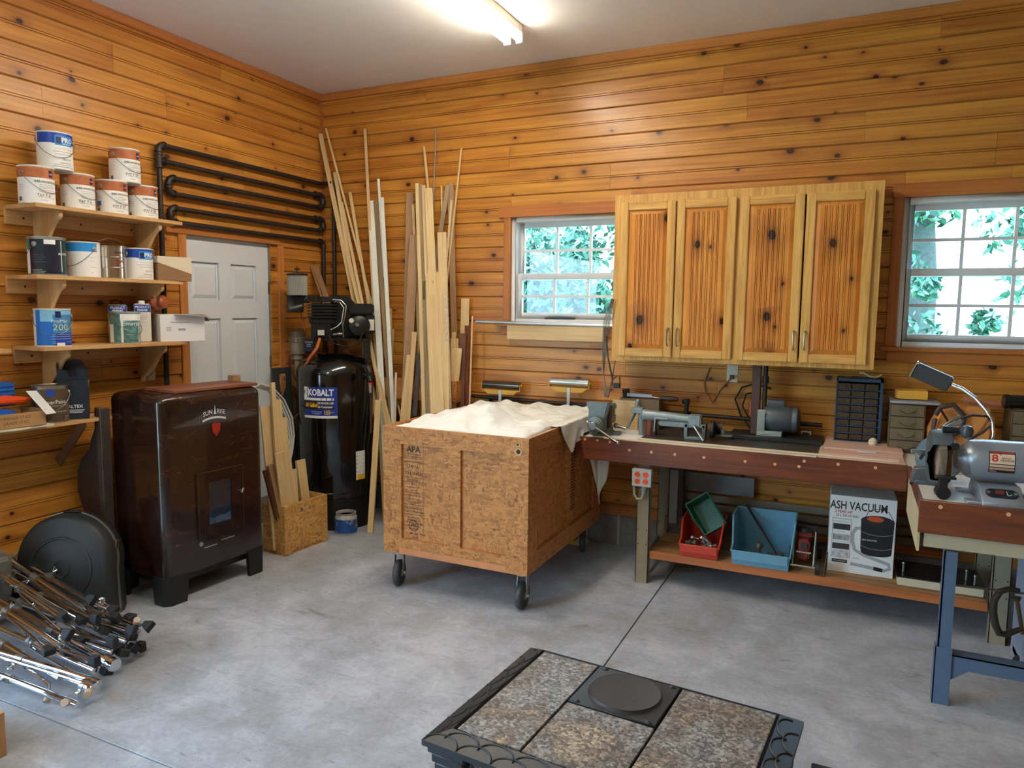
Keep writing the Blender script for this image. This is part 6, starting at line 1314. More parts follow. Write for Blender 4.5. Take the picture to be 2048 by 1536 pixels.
pile = [ # kind, end px-ish position (x, y, z), heading deg, pitch, label
 (2, (1.30, -3.12, 0.02), -8, 1, 'bent chrome arm with a cream tip, nearest the camera at the bottom of the pile'),
 (3, (1.24, -3.03, 0.04), -7, 3, 'thick chrome stand tube ending in a round clamp at the front of the pile'),
 (0, (1.18, -2.96, 0.04), -10, 3, 'folded chrome stand with black feet, low in the front of the pile'),
 (2, (1.27, -3.00, 0.05), 2, 4, 'chrome arm with a cream rubber tip beside the front clamp'),
 (0, (1.13, -2.84, 0.06), -6, 2, 'folded chrome stand lying in the middle of the pile'),
 (3, (1.20, -2.90, 0.08), -14, 5, 'chrome boom with a double collar clamp in the middle of the pile'),
 (1, (1.09, -2.74, 0.06), -7, 3, 'folded chrome stand whose feet stick out at the right of the pile'),
 (1, (1.07, -2.66, 0.05), -12, 3, 'folded chrome stand just behind the right feet of the pile'),
 (0, (0.95, -2.80, 0.12), -15, 6, 'folded chrome stand lying across the middle of the pile'),
 (0, (0.88, -2.62, 0.06), -5, 4, 'folded chrome stand next to the drum case'),
 (2, (0.99, -2.60, 0.05), -9, 3, 'slim bent chrome arm reaching out to a single foot near the heater'),
 (1, (0.86, -2.86, 0.15), -18, 7, 'folded chrome stand on the top of the pile, sloping to the right'),
 (0, (0.98, -2.98, 0.12), -16, 6, 'folded chrome stand at the top left of the pile'),
 (1, (0.78, -2.73, 0.15), -16, 8, 'brown-grey dull stand lying highest in the pile'),
 (3, (0.72, -2.60, 0.12), -12, 9, 'chrome post with its collar beside the drum case edge'),
 (2, (1.10, -3.06, 0.06), -14, 5, 'thin bent chrome arm sloping down the left front of the pile'),
 (0, (0.84, -2.68, 0.10), -13, 5, 'folded chrome stand filling the back of the pile'),
 (3, (0.90, -2.92, 0.10), -12, 6, 'chrome boom arm hidden in the centre of the pile'),
]
for kind, (ex, ey, ez), hd, pt_, lab in pile:
    if kind in usedk: o = copy_tree(P0[kind])
    else: o = P0[kind]; usedk.add(kind)
    L = 0.72; hd = hd*0.8+10; hd_, p_ = rad(hd), rad(pt_*1.1+3)
    d = Vector((math.cos(hd_)*math.cos(p_), math.sin(hd_)*math.cos(p_), -math.sin(p_)))
    sh = 0.055 if kind in (0, 1) else 0.03
    o.location = Vector((ex, ey, ez+sh)) - d*L; o.rotation_euler = (rad(37*(hd % 7)), p_, hd_)
    o.rotation_mode = 'XYZ'
    tag(o, lab, 'drum stand', 'chrome drum hardware piled on the floor')
t = G().cyl((0, 0, 0), (0.05, 0, 0), 0.016, n=14).obj('tape_wrap', ORN, None, (0.30, -2.93, 0.24), (0, 0.12, rad(-18))); D.objects.remove(t)

# ============================================================ wheeled strand-board chest
X0, X1, Y0, Y1, ZL, ZH = 1.592, 2.537, -1.40, -0.17, 0.222, 0.985
t = thing('rolling_chest', 'big open chest of strand board on four casters, draped with a cloth', 'chest', ((X0+X1)/2, (Y0+Y1)/2, 0))
cx_, cy_ = (X0+X1)/2, (Y0+Y1)/2; w, d = (X1-X0)/2, (Y1-Y0)/2
th = 0.012; f = 0.017
def wall_panel(g, L, z0, z1, M, wins):  # stile/rail frame with sunken fields
    pass
# sunken panel sheets
g = G(); g.box(-w+f, -d+f, ZL, w-f, -d+f+th, ZH-0.004); g.obj('front_panel', OSB, t)
G().box(-w+f, d-f-th, ZL, w-f, d-f, ZH-0.004).obj('back_panel', OSB, t)
G().box(w-f-th, -d+f+th, ZL, w-f, d-f-th, ZH-0.004).obj('side_panel', OSB, t); G().box(-w+f, -d+f+th, ZL, -w+f+th, d-f-th, ZH-0.004).obj('side_panel', OSB, t)
G().box(-w+f, -d+f, ZL+0.02, w-f, d-f, ZL+0.04).obj('floor_panel', OSB, t)
# frames: windows measured on the photograph
A_ = (1.719, -1.400, 0.884); B_ = (2.007, -1.400, 0.391); C_ = (2.117, -1.400, 0.880); D_ = (2.404, -1.400, 0.386)
a0, a1, b0, b1 = A_[0]-cx_, B_[0]-cx_, C_[0]-cx_, D_[0]-cx_; zA, zB = 0.318, A_[2]
for bx in ((-w, -d, ZL+0.02, a0, -d+f, ZH), (a1, -d, zA, b0, -d+f, zB), (b1, -d, ZL+0.02, w, -d+f, ZH), (a0, -d, zB, b1, -d+f, ZH), (a0, -d, ZL+0.04, b1, -d+f, zA)):
    G().box(*bx).obj('frame_board', OSB, t, bevel=0.0008)
G().box(-w+0.11, -d-0.001, ZL, w-0.13, -d+f, ZL+0.0395).obj('bottom_rail', mat('orange_pine_rail', (206, 134, 82), 0.5, var=0.08), t); G().box(-w, -d, ZL, -w+0.109, -d+f, ZL+0.02).obj('frame_board', OSB, t); G().box(w-0.129, -d, ZL, w, -d+f, ZL+0.02).obj('frame_board', OSB, t)
ys_ = (-d+0.0, -d+0.13, -0.03, 0.03, d-0.13, d)
for bx in ((w-f, ys_[0]+f, ZL, w, ys_[1], ZH), (w-f, ys_[2], 0.33, w, ys_[3], 0.90), (w-f, ys_[4], ZL, w, ys_[5], ZH), (w-f, ys_[1], 0.90, w, ys_[4], ZH), (w-f, ys_[1], ZL, w, ys_[4], 0.33)):
    G().box(*bx).obj('frame_board', OSB, t, bevel=0.0008)
for bx in ((-w, -d+f, ZL, -w+f, d, ZH),): G().box(*bx).obj('frame_board', OSB, t)
# stamped print in the left field
PRT = mat('stamp_print', (66, 34, 20), 0.6); yq = -d+f-0.001
xc = (a0+0.0+0.075); zt_ = zB
def stamp(s_, size, dz, bold=0.01, sx=1.0, x=0.0): lettering(s_, size, PRT, t, facing(xc+x, yq, zt_-dz, 0), bold, sx)
stamp('APA', 0.048, 0.030, 0.03, 1.05)
for s_, z_, dz in (('THE ENGINEERED', 0.013, 0.058), ('WOOD ASSOCIATION', 0.0125, 0.073), ('RATED SHEATHING', 0.0135, 0.103), ('24/16', 0.030, 0.130), ('7/16 INCH', 0.028, 0.172), ('SIZED FOR SPACING', 0.013, 0.197), ('EXPOSURE 1', 0.016, 0.213), ('805', 0.020, 0.234), ('THICKNESS 0.418', 0.012, 0.254), ('PS 2-04', 0.013, 0.272), ('STRENGTH AXIS', 0.013, 0.305), ('THIS DIRECTION', 0.013, 0.325), ('HUD UM-40', 0.013, 0.345), ('NOT SANDED', 0.019, 0.380), ('THIS SIDE DOWN', 0.017, 0.402), ('MADE IN U.S.A.', 0.013, 0.436), ('CONFORMS TO', 0.012, 0.452), ('CONSTRUCTION SHEATHING', 0.0095, 0.468), ('SPACE 1/8 INCH', 0.013, 0.486), ('ALL EDGES', 0.013, 0.502)): stamp(s_, z_, dz)
g = G(); g.box(xc-0.068, yq, 0.345, xc-0.0675, yq+0.0003, zt_-0.005)
for dz in (0.085, 0.222, 0.285, 0.36, 0.418): g.box(xc-0.068, yq-0.0002, zt_-dz, xc+0.068, yq+0.0003, zt_-dz+0.0022)
g.box(xc+0.067, yq, 0.345, xc+0.0685, yq+0.0003, zt_-0.005); g.obj('stamp_rule', PRT, t)
g = G(); zc_ = 0.40; 
for r0_, r1_ in ((0.034, 0.031), (0.028, 0.026)):
    n = 28; vs = []; 
    for i in range(n): a = 2*PI*i/n; vs += [(xc+r0_*math.cos(a), yq, zc_+r0_*math.sin(a)), (xc+r1_*math.cos(a), yq, zc_+r1_*math.sin(a))]
    g.add(vs, [(2*i, (2*i+2) % (2*n), (2*i+3) % (2*n), 2*i+1) for i in range(n)])
g.obj('stamp_ring', PRT, t, smooth=0); lettering('PRI', 0.026, PRT, t, facing(xc, yq, zc_, 0), 0.02); lettering('MILL 425', 0.014, PRT, t, facing(xc, yq, 0.352, 0), 0.01)
g = G()
for k in range(22): g.box(w-f+0.0005, 0.08, 0.42+k*0.019, w-f+0.001, 0.15, 0.428+k*0.019)
g.obj('stamp_bars', PRT, t, kind='stuff')
# knot-hole pair near the top right corner
g = G(); g.cyl((w-0.066, -d-0.0005, ZH-0.038), (w-0.066, -d+0.002, ZH-0.038), 0.011, n=16); g.obj('hole_rim', mat('pale_hole_edge', (206, 170, 120), 0.6), t); g = G(); g.cyl((w-0.062, -d-0.0005, ZH-0.077), (w-0.062, -d+0.002, ZH-0.077), 0.02, n=20); g.obj('hole_rim', mat('pale_hole_edge', (206, 170, 120), 0.6), t)
g = G(); g.cyl((w-0.066, -d-0.001, ZH-0.037), (w-0.066, -d+0.002, ZH-0.037), 0.007, n=14); g.cyl((w-0.062, -d-0.001, ZH-0.075), (w-0.062, -d+0.002, ZH-0.075), 0.013, n=18); g.obj('bored_hole', mat('hole_dark', (60, 44, 34), 0.8), t)
# casters
TYRE = mat('dark_grey_tyre', (64, 66, 68), 0.5, var=0.1)
for (wx, wy, ang) in ((1.66, -1.34, 0.25), (2.474, -1.325, 0.05), (2.45, -0.26, 0.3), (1.66, -0.27, -0.2)):
    c = D.objects.new('caster', None); COL.objects.link(c); c.parent = t; c.location = (wx-cx_, wy-cy_, 0); c.rotation_euler = (0, 0, ang)
    R = 0.079
    g = G(); Mw = Matrix.Translation((0, 0, R)) @ Matrix.Rotation(PI/2, 4, 'Y'); g.lathe([(0.02, -0.02), (R-0.012, -0.021), (R-0.003, -0.014), (R, 0.0), (R-0.003, 0.014), (R-0.012, 0.021), (0.02, 0.02)], 32, Mw); g.obj('tyre', TYRE, c)
    g = G(); g.cyl((-0.034, 0, R), (0.034, 0, R), 0.008); g.cyl((-0.024, 0, R), (0.024, 0, R), 0.021, n=16); g.cyl((-0.042, 0, R), (-0.03, 0, R), 0.012, n=6); g.cyl((0.03, 0, R), (0.042, 0, R), 0.012, n=6); g.obj('axle', ZINC, c)
    g = G()
    for s in (-1, 1): g.board((s*0.029, 0, R-0.012), (s*0.027, 0.012, ZL-0.02), 0.032, 0.004, (1, 0, 0))
    g.cyl((0, 0.012, ZL-0.026), (0, 0.012, ZL-0.006), 0.036, n=20); g.box(-0.045, -0.04, ZL-0.006, 0.045, 0.055, ZL-0.0005); g.obj('fork', ZINC, c)
# ------------------------------------------------------------ drop cloth
def cloth():
    rr = random.Random(4); nx, ny = 90, 110; g = G(); vs = []; fs = []
    from mathutils import noise as N
    xa, xb, ya, yb = X0+0.034, X1-0.034, Y0+0.034, Y1-0.01
    def hgt(x, y):
        u = (x-xa)/(xb-xa); v = (y-ya)/(yb-ya)
        base = 0.957+0.015*v
        m1 = 0.10*math.exp(-(((u-0.46)/0.24)**2+((v-0.30)/0.26)**2))
        m2 = 0.015*math.exp(-(((u-0.12)/0.2)**2+((v-0.25)/0.4)**2))
        m3 = 0.015*math.exp(-(((v-1.0)/0.35)**2))
        m4 = 0.045*math.exp(-(((u-1.0)/0.14)**2+((v-0.35)/0.25)**2))
        wr = 0.020*(abs(N.noise(Vector((x*4.5, y*4.5, 3.0))))+0.6*abs(N.noise(Vector((x*11+2*N.noise(Vector((x*3, y*3, 9))), y*11, 7.0)))))
        fold = 0.016*abs(math.sin(9*(u+0.6*v)+2.5*N.noise(Vector((x*3, y*3, 1)))))**3
        e = min((x-xa), (xb-x), (y-ya)*0.9)
        h = base+m1+m2+m3+m4+wr*1.9+fold*1.4
        return ZH-0.012+(h-ZH+0.012)*min(1, max(0, e/0.07))**0.6 if h > ZH-0.012 else h
    for j in range(ny+1):
        for i in range(nx+1):
            x = xa+(xb-xa)*i/nx; y = ya+(yb-ya)*j/ny; vs.append((x, y, hgt(x, y) if 0 < i < nx and j > 0 else ZH-0.10))
    for j in range(ny):
        for i in range(nx): k = j*(nx+1)+i; fs.append((k, k+1, k+nx+2, k+nx+1))
    g.add(vs, fs); return g, hgt
CL_ = mat('cream_canvas_drop_cloth', (238, 237, 230), 0.85, var=0.05, scale=10, bump=0.1)
g, hgt = cloth()
# tail of cloth hanging over the right side and behind the vise
dc = thing('drop_cloth', 'crumpled off-white drop cloth heaped in the rolling chest', 'cloth', (0, 0, 0)); g.obj('cloth', CL_, dc, smooth=80)
from mathutils import noise as NZ
g = G(); nu, nv = 26, 34; vs = []; fs = []
for j in range(nv+1):
    v = j/nv; y = -1.05+0.86*v if False else -0.98+0.80*v
    top = 0.985+0.03*math.sin(v*PI)
    reach = 0.10+0.05*math.sin(v*9)
    drop = 0.11+0.05*math.sin(v*7+1)+0.10*v
    for i in range(nu+1):
        u = i/nu
        if u < 0.3: x = X1-0.05+u/0.3*0.062; z = hgt(min(x, X1-0.02), y)*(1-u/0.3)+(ZH+0.012)*u/0.3 if True else 0; z = max(z, ZH+0.006)
        else:
            q = (u-0.3)/0.7; x = X1+0.012+0.035*q*abs(math.sin(11*v+3*q)); z = ZH+0.008-drop*q*min(1, 8*v)*(1 if y < -0.7 else 1)
            if y > -0.66: z = ZH+0.006-0.085*q; x = X1+0.012+q*0.03
        vs.append((x, y, z+0.004*NZ.noise(Vector((x*20, y*20, z*20)))))
for j in range(nv):
    for i in range(nu): k = j*(nu+1)+i; fs.append((k, k+1, k+nu+2, k+nu+1))
g.add(vs, fs); g.obj('overhang', CL_, dc, smooth=80)
g = G(); vs = []; fs = []; nn = 16      # pointed tail hanging below the bench end
PT = [(2.573, -0.520, 0.717), (2.728, -0.520, 0.710), (2.725, -0.520, 0.580), (2.665, -0.520, 0.425), (2.611, -0.520, 0.567)]
zt2, zb2 = PT[0][2]+0.05, PT[3][2]
for j in range(13):
    v = j/12; z = zt2+(zb2-zt2)*v
    xl = 2.556+(0.10*v)*0.9; xr = 2.556+0.15-0.055*v*v
    if v > 0.55: xr = xl+(xr-xl)*(1-v)/0.45
    for i in range(nn+1):
        u = i/nn; vs.append((xl+(xr-xl)*u, -0.50+0.02*math.sin(u*9+v*2)*(1-v*0.5)-0.0, z))
for j in range(12):
    for i in range(nn): k = j*(nn+1)+i; fs.append((k, k+nn+1, k+nn+2, k+1))
g.add(vs, fs); g.obj('hanging_tail', CL_, dc, smooth=80)

# ============================================================ strand-board crate with offcuts
t = thing('offcut_crate', 'strand-board crate with slot handle full of wood offcuts', 'crate', (0.60, -1.075, 0), rad(-4))
M_ = OSB2; cw_, cd_, chh = 0.205, 0.098, 0.335
# local x toward +x side, front face is the long one (normal +x): y spans
g0 = (0.689, -1.270, 0.000); g1 = (0.719, -0.874, 0.000)
t.location = ((g0[0]+g1[0])/2-0.0, (g0[1]+g1[1])/2, 0.008); t.rotation_euler = (0, 0, math.atan2(g1[0]-g0[0], g1[1]-g0[1])*-1.0)
L2 = math.hypot(g1[0]-g0[0], g1[1]-g0[1])/2; dp = 0.20; th = 0.012
def frontz(y0, y1, z0, z1): return G().box(-th, y0, z0, 0, y1, z1)
fp = D.objects.new('front_board', None); 
hz0, hz1, hw = chh-0.075, chh-0.045, 0.045
g = G(); g.box(-th, -L2, 0, 0, L2, hz0); g.box(-th, -L2, hz1, 0, L2, chh); g.box(-th, -L2, hz0, 0, -hw, hz1); g.box(-th, hw, hz0, 0, L2, hz1); g.obj('front_board', M_, t)
for yy in (-L2, L2-0.05): G().box(0, yy, 0, 0.011, yy+0.05, chh+0.001).obj('corner_batten', M_, t, bevel=0.001)
G().box(-dp, -L2, 0, -th, -L2+th, chh).obj('side_board', M_, t); G().box(-dp, L2-th, 0, -th, L2, chh).obj('side_board', M_, t); G().box(-dp, -L2+th, 0, -dp+th, L2-th, chh).obj('back_board', M_, t); G().box(-dp, -L2, -0.008, 0, L2, 0.012).obj('bottom_board', M_, t)
cxr, cyr = t.location.x, t.location.y
def offcut(lab, px0, py0, px1, py1, off, w_, th_, m, cat='board', face=(1, -0.15, 0), ztop=None):
    """offcut standing in the crate; top and lower points given on a plane off metres behind the crate front"""
    pass
# tops measured in the photograph on planes just behind the crate front; feet are inside the crate
crate_bits = [
 ((0.575, -1.225, 1.169), (0.600, -1.237, 0.440), 0.030, 0.02, LIGHTWOOD, 'tall slim pale strip, highest piece in the offcut crate'),
 ((0.580, -1.196, 1.048), (0.620, -1.169, 0.409), 0.066, 0.018, LIGHTWOOD, 'tall pale board beside the slim strip in the offcut crate'),
 ((0.560, -1.117, 0.917), (0.590, -1.107, 0.392), 0.05, 0.018, LIGHTWOOD, 'shorter pale board behind the tall one in the offcut crate'),
 ((0.540, -1.239, 1.010), (0.580, -1.254, 0.424), 0.125, 0.012, PLY, 'broad plywood piece next to the heater in the offcut crate'),
 ((0.655, -1.236, 0.709), (0.672, -1.199, 0.336), 0.125, 0.016, PLY, 'wide blank plywood piece at the front of the offcut crate'),
 ((0.575, -0.974, 0.595), (0.600, -0.968, 0.361), 0.075, 0.022, LIGHTWOOD, 'knotty pale board at the right of the offcut crate'),
 ((0.610, -1.075, 0.553), (0.630, -1.084, 0.338), 0.035, 0.016, LIGHTWOOD, 'narrow pale strip right of the wide plywood piece'),
 ((0.600, -1.291, 0.622), (0.635, -1.309, 0.375), 0.045, 0.03, OAKBROWN, 'brown offcut block low at the left of the crate'),
 ((0.570, -1.307, 0.588), (0.600, -1.318, 0.373), 0.03, 0.025, WALNUT, 'dark reddish offcut against the heater side of the crate'),
 ((0.545, -1.076, 0.780), (0.560, -1.064, 0.414), 0.03, 0.015, OAKBROWN, 'thin brown offcut at the back of the crate'),
]
for a, b_, w_, th_, m, lab in crate_bits:
    a = Vector(a); b_ = Vector(b_); dd = (b_-a).normalized(); k = (0.03-b_.z)/dd.z; foot = b_+dd*k
    foot.x = min(max(foot.x, cxr-dp+0.05), cxr-0.03); foot.y = min(max(foot.y, cyr-L2+0.055), cyr+L2-0.06)
    o = timber('wood_offcut', foot, a, w_, th_, m, (1, -0.15, 0)); tag(o, lab, 'board', 'offcuts in the crate')
# paint pot
t = thing('paint_pot', 'small open pot with peeling blue and white paint on the floor', 'pot', (0.725, -0.66, 0))
g = G(); g.lathe([(0.0, 0), (0.078, 0.0), (0.082, 0.01), (0.082, 0.12), (0.070, 0.145), (0.074, 0.15), (0.074, 0.158), (0.068, 0.158), (0.066, 0.14), (0.076, 0.115), (0.074, 0.02), (0, 0.02)], 32); g.obj('pot', mat('pale_flaking_paint', (176, 172, 168), 0.6, var=0.25, scale=30), t)
PBL = NT('flaking_blue_paint'); v = PBL.coords(randomize=False); n_ = PBL.noise(v, 14.0, 4, 0.6); PBL.link(PBL.ramp(n_.outputs[0], [(0.40, srgb(150, 146, 142)), (0.44, srgb(28, 78, 150))]), PBL.b.inputs['Base Color'])
g = G(); g.lathe([(0.0825, 0.015), (0.0825, 0.118)], 32); g.obj('blue_coat', PBL.m, t); g = G(); g.lathe([(0.0, 0.135), (0.066, 0.135)], 24); g.obj('dried_paint', mat('dark_dried_paint', (60, 62, 60), 0.5), t)

# ============================================================ stone-topped stove in the foreground
SX, SY, SZt, SW, SD, SA = 3.628, -3.318, 0.70, 0.757, 0.535, rad(-4.4)
t = thing('tiled_stove', 'black cast-iron stove with four mottled stone tiles set in its top', 'stove', (SX, SY, 0), SA)
CI = mat('satin_black_cast_iron', (46, 48, 52), 0.42, 0.3, var=0.08, scale=50); ST = stone('mottled_slate_tile')
hw_, hd = SW/2, SD/2; b = 0.052
# sloping rim
g = G(); zi = SZt; zo = SZt-0.016
vs = [(-hw_, -hd, zo), (hw_, -hd, zo), (hw_, hd, zo), (-hw_, hd, zo), (-hw_+b, -hd+b, zi), (hw_-b, -hd+b, zi), (hw_-b, hd-b*0.45, zi), (-hw_+b, hd-b*0.45, zi), (-hw_, -hd, zo-0.014), (hw_, -hd, zo-0.014), (hw_, hd, zo-0.014), (-hw_, hd, zo-0.014), (-hw_+b+.006, -hd+b+.006, zi-0.012), (hw_-b-.006, -hd+b+.006, zi-0.012), (hw_-b-.006, hd-b*0.45-.004, zi-0.012), (-hw_+b+.006, hd-b*0.45-.004, zi-0.012)]
g.add(vs, [(0, 1, 5, 4), (1, 2, 6, 5), (2, 3, 7, 6), (3, 0, 4, 7), (0, 8, 9, 1), (1, 9, 10, 2), (2, 10, 11, 3), (3, 11, 8, 0), (4, 5, 13, 12), (5, 6, 14, 13), (6, 7, 15, 14), (7, 4, 12, 15), (12, 13, 14, 15)]); g.obj('top_rim', CI, t, smooth=0)
# overlapping scale relief on the front rim (toward the camera) and sides
g = G()
def scal(cx_2, cy_2, r, side):
    n = 12; pts = []
    for i in range(n+1):
        a = PI*i/n
        ro = 0.020*(cy_2 if side == 'f' else cx_2)
        if side == 'f': p = (cx_2+r*math.cos(a), -hd+0.002+ro+r*0.62*math.sin(a))
        elif side == 'l': p = (-hw_+0.002+ro+r*0.62*math.sin(a), cy_2+r*math.cos(a))
        elif side == 'r': p = (hw_-0.002-ro-r*0.62*math.sin(a), cy_2+r*math.cos(a))
        d_ = {'f': (p[1]+hd)/b, 'l': (p[0]+hw_)/b, 'r': (hw_-p[0])/b}[side]; pts.append((p[0], p[1], zo+(zi-zo)*min(d_, 1)+0.0005))
    g.tube(pts, 0.0022, 5)
k = 0
for row, (off, r_) in enumerate(((0.0, 0.045), (0.045, 0.045))):
    x = -hw_+0.05+off
    while x < hw_-0.05: scal(x, row, r_, 'f'); x += 0.09
    y = -hd+0.06+off
    while y < hd-0.05: scal(row, y, r_, 'l'); scal(row, y, r_, 'r'); y += 0.09
g.obj('scale_relief', CI, t)
# tiles: measured fields
def L3(p): 
    v_ = Matrix.Rotation(-SA, 4, 'Z') @ Vector((p[0]-SX, p[1]-SY, 0)); return v_
q1 = L3((3.495, -3.067, 0.700)); q2 = L3((3.730, -3.086, 0.700)); q3 = L3((3.486, -3.275, 0.700)); 
xa_, xb_ = -hw_+b+0.008, hw_-b-0.008; ya_, yb_ = -hd+b+0.008, hd-b*0.45-0.006
m1, m2 = q1.x+0.002, q2.x-0.001; ym_ = q3.y+0.0
for (x0_, x1_, y0_, y1_) in ((xa_, m1-0.003, ya_, yb_), (m1+0.003, m2-0.003, ya_, ym_-0.003), (m2+0.003, xb_, ya_, yb_)):
    G().box(x0_, y0_, SZt-0.010, x1_, y1_, SZt-0.001).obj('stone_tile', ST, t, bevel=0.0015)
g = G(); g.box(m1+0.003, ym_+0.002, SZt-0.010, m2-0.003, yb_, SZt+0.001); g.obj('cast_plate', CI, t, bevel=0.002)
rc = min((m2-m1)/2-0.006, (yb_-ym_)/2-0.005); cc = ((m1+m2)/2, (ym_+yb_)/2)
g = G(); g.lathe([(0, 0.0075), (rc-0.014, 0.0075), (rc-0.008, 0.0085), (rc-0.006, 0.004), (rc-0.002, 0.001)], 44, Matrix.Translation((cc[0], cc[1], SZt))); g.obj('round_lid', mat('rubbed_black_lid', (50, 46, 46), 0.5, 0.2, var=0.25, scale=10), t)
g = G()
for sx_ in (-1, 1):
    for sy_ in (-1, 1): g.ball((cc[0]+sx_*(rc-0.004), cc[1]+sy_*(rc-0.004), SZt+0.001), 0.011, 10, 6, (1, 0.7, 0.35))
g.obj('corner_boss', CI, t)
# body below
g = G(); zb_ = SZt-0.03
for (k0, k1, z0_, z1_) in ((0.0, 0, 0, 0),): pass
g.box(-hw_+0.055, -hd+0.055, 0.16, hw_-0.055, hd-0.05, zb_); g.obj('firebox_body', CI, t)
for (sx_, sy_) in ((-1, -1), (1, -1), (-1, 1), (1, 1)):
    g = G(); cx2, cy2 = sx_*(hw_-0.06), sy_*(hd-0.06)
    for (z0_, z1_, r_2) in ((zb_-0.02, zb_, 0.052), (zb_-0.045, zb_-0.02, 0.045), (zb_-0.075, zb_-0.045, 0.04), (zb_-0.10, zb_-0.075, 0.044), (0.12, zb_-0.10, 0.034), (0.0, 0.12, 0.04)):
        g.box(cx2-r_2, cy2-r_2, z0_, cx2+r_2, cy2+r_2, z1_)
    g.obj('corner_leg', CI, t, bevel=0.004)
G().box(-hw_+0.085, -hd+0.045, 0.22, hw_-0.085, -hd+0.06, zb_-0.03).obj('stone_side_tile', ST, t); G().box(-hw_+0.045, -hd+0.10, 0.22, -hw_+0.06, hd-0.10, zb_-0.03).obj('stone_side_tile', ST, t)
# bits at the frame's bottom edge
t = thing('steel_stand', 'black steel stand just showing at the bottom edge right of the stove', 'stand', (4.084, -3.136, 0.620)); g = G(); g.box(-0.035, -0.20, -0.02, 0.05, 0.0, 0.0); g.obj('top', BLACK, t, bevel=0.003)
g = G(); g.cyl((0, -0.1, -0.62), (0, -0.1, -0.02), 0.03); g.box(-0.1, -0.2, -0.62, 0.1, 0.0, -0.60); g.obj('column', BLACK, t)
t = G().box(0.90, -3.85, 0, 1.31, -3.40, 0.17).obj('brown_box', CARD, None, bevel=0.002); tag(t, 'brown cardboard box edge at the bottom left corner of the picture', 'box')

# ============================================================ roller stands behind the chest
YR = -0.10
for (pl_, pr_, pm, lab, rm) in (((1.577, -0.100, 1.113), (1.891, -0.100, 1.115), (1.737, -0.100, 1.040), 'yellow roller stand with a dark scuffed roller, left of the two', mat('scuffed_dark_roller', (110, 102, 92), 0.2, 0.8, var=0.3)), ((2.124, -0.100, 1.161), (2.423, -0.100, 1.163), (2.283, -0.100, 1.073), 'yellow roller stand with a bright roller, right of the two', STEEL)):
    x0_, x1_ = pl_[0], pr_[0]; z_ = (pl_[2]+pr_[2])/2
    t = thing('roller_stand', lab, 'roller stand', ((x0_+x1_)/2, YR, 0), 0, 'roller stands under the left window'); L_r = (x1_-x0_)/2
    G().cyl((-L_r+0.006, 0, z_), (L_r-0.006, 0, z_), 0.028, n=24).obj('roller', rm, t)
    YL = mat('mustard_paint', (206, 160, 48), 0.45); g = G()
    for s in (-1, 1): g.board((s*L_r, 0, z_+0.012), (s*L_r, 0, z_-0.034), 0.045, 0.004, (1, 0, 0)); g.cyl((s*L_r, 0, z_), (s*(L_r+0.008), 0, z_), 0.006)
    g.box(-L_r, -0.022, z_-0.038, L_r, 0.022, z_-0.034)
    g.prism([(-L_r+0.015, z_-0.038), (-L_r+0.05, z_-0.068), (L_r-0.05, z_-0.068), (L_r-0.015, z_-0.038)][::1], 0.020, 0.024, Matrix.Rotation(PI/2, 4, 'X')); g.obj('yoke', YL, t)
    g = G(); g.box(-0.011, -0.030, 0.03, 0.011, -0.024, z_-0.036); g.obj('post', ZINC, t); g = G(); g.box(-0.15, -0.045, 0.0, 0.15, 0.045, 0.03); g.obj('foot', YL, t)
# things on the left window sill
t = G().box(-0.372, -0.009, 0, 0.372, 0.009, 0.103).obj('ledge_board', PLY, None, (2.136, -0.06, 1.455+0.003), bevel=0.001); tag(t, 'blank pale board standing on its edge in front of the left window sill', 'board'); t.location.z = 1.552-0.0; t.location = (2.136, -0.075, 1.455)
t = G().cyl((1.515, -0.10, 1.579), (2.60, -0.075, 1.567), 0.0125, n=14).obj('metal_tube', mat('satin_aluminium_tube', (196, 198, 198), 0.35, 0.8)); tag(t, 'long satin metal tube lying across the left window sill', 'tube')
t = G().box(2.03, 0.0, 1.575+0.03, 2.25, 0.035, 1.585+0.03).obj('black_bracket', BLACK); tag(t, 'thin black bracket lying on the left window sill', 'bracket')
t = G().board((1.500, -0.130, 1.621), (1.490, -0.170, 0.594), 0.012, 0.012).obj('thin_stick', mat('pinkish_dowel', (216, 176, 140), 0.6)); tag(t, 'thin pinkish stick standing at the right end of the lumber rack', 'stick')
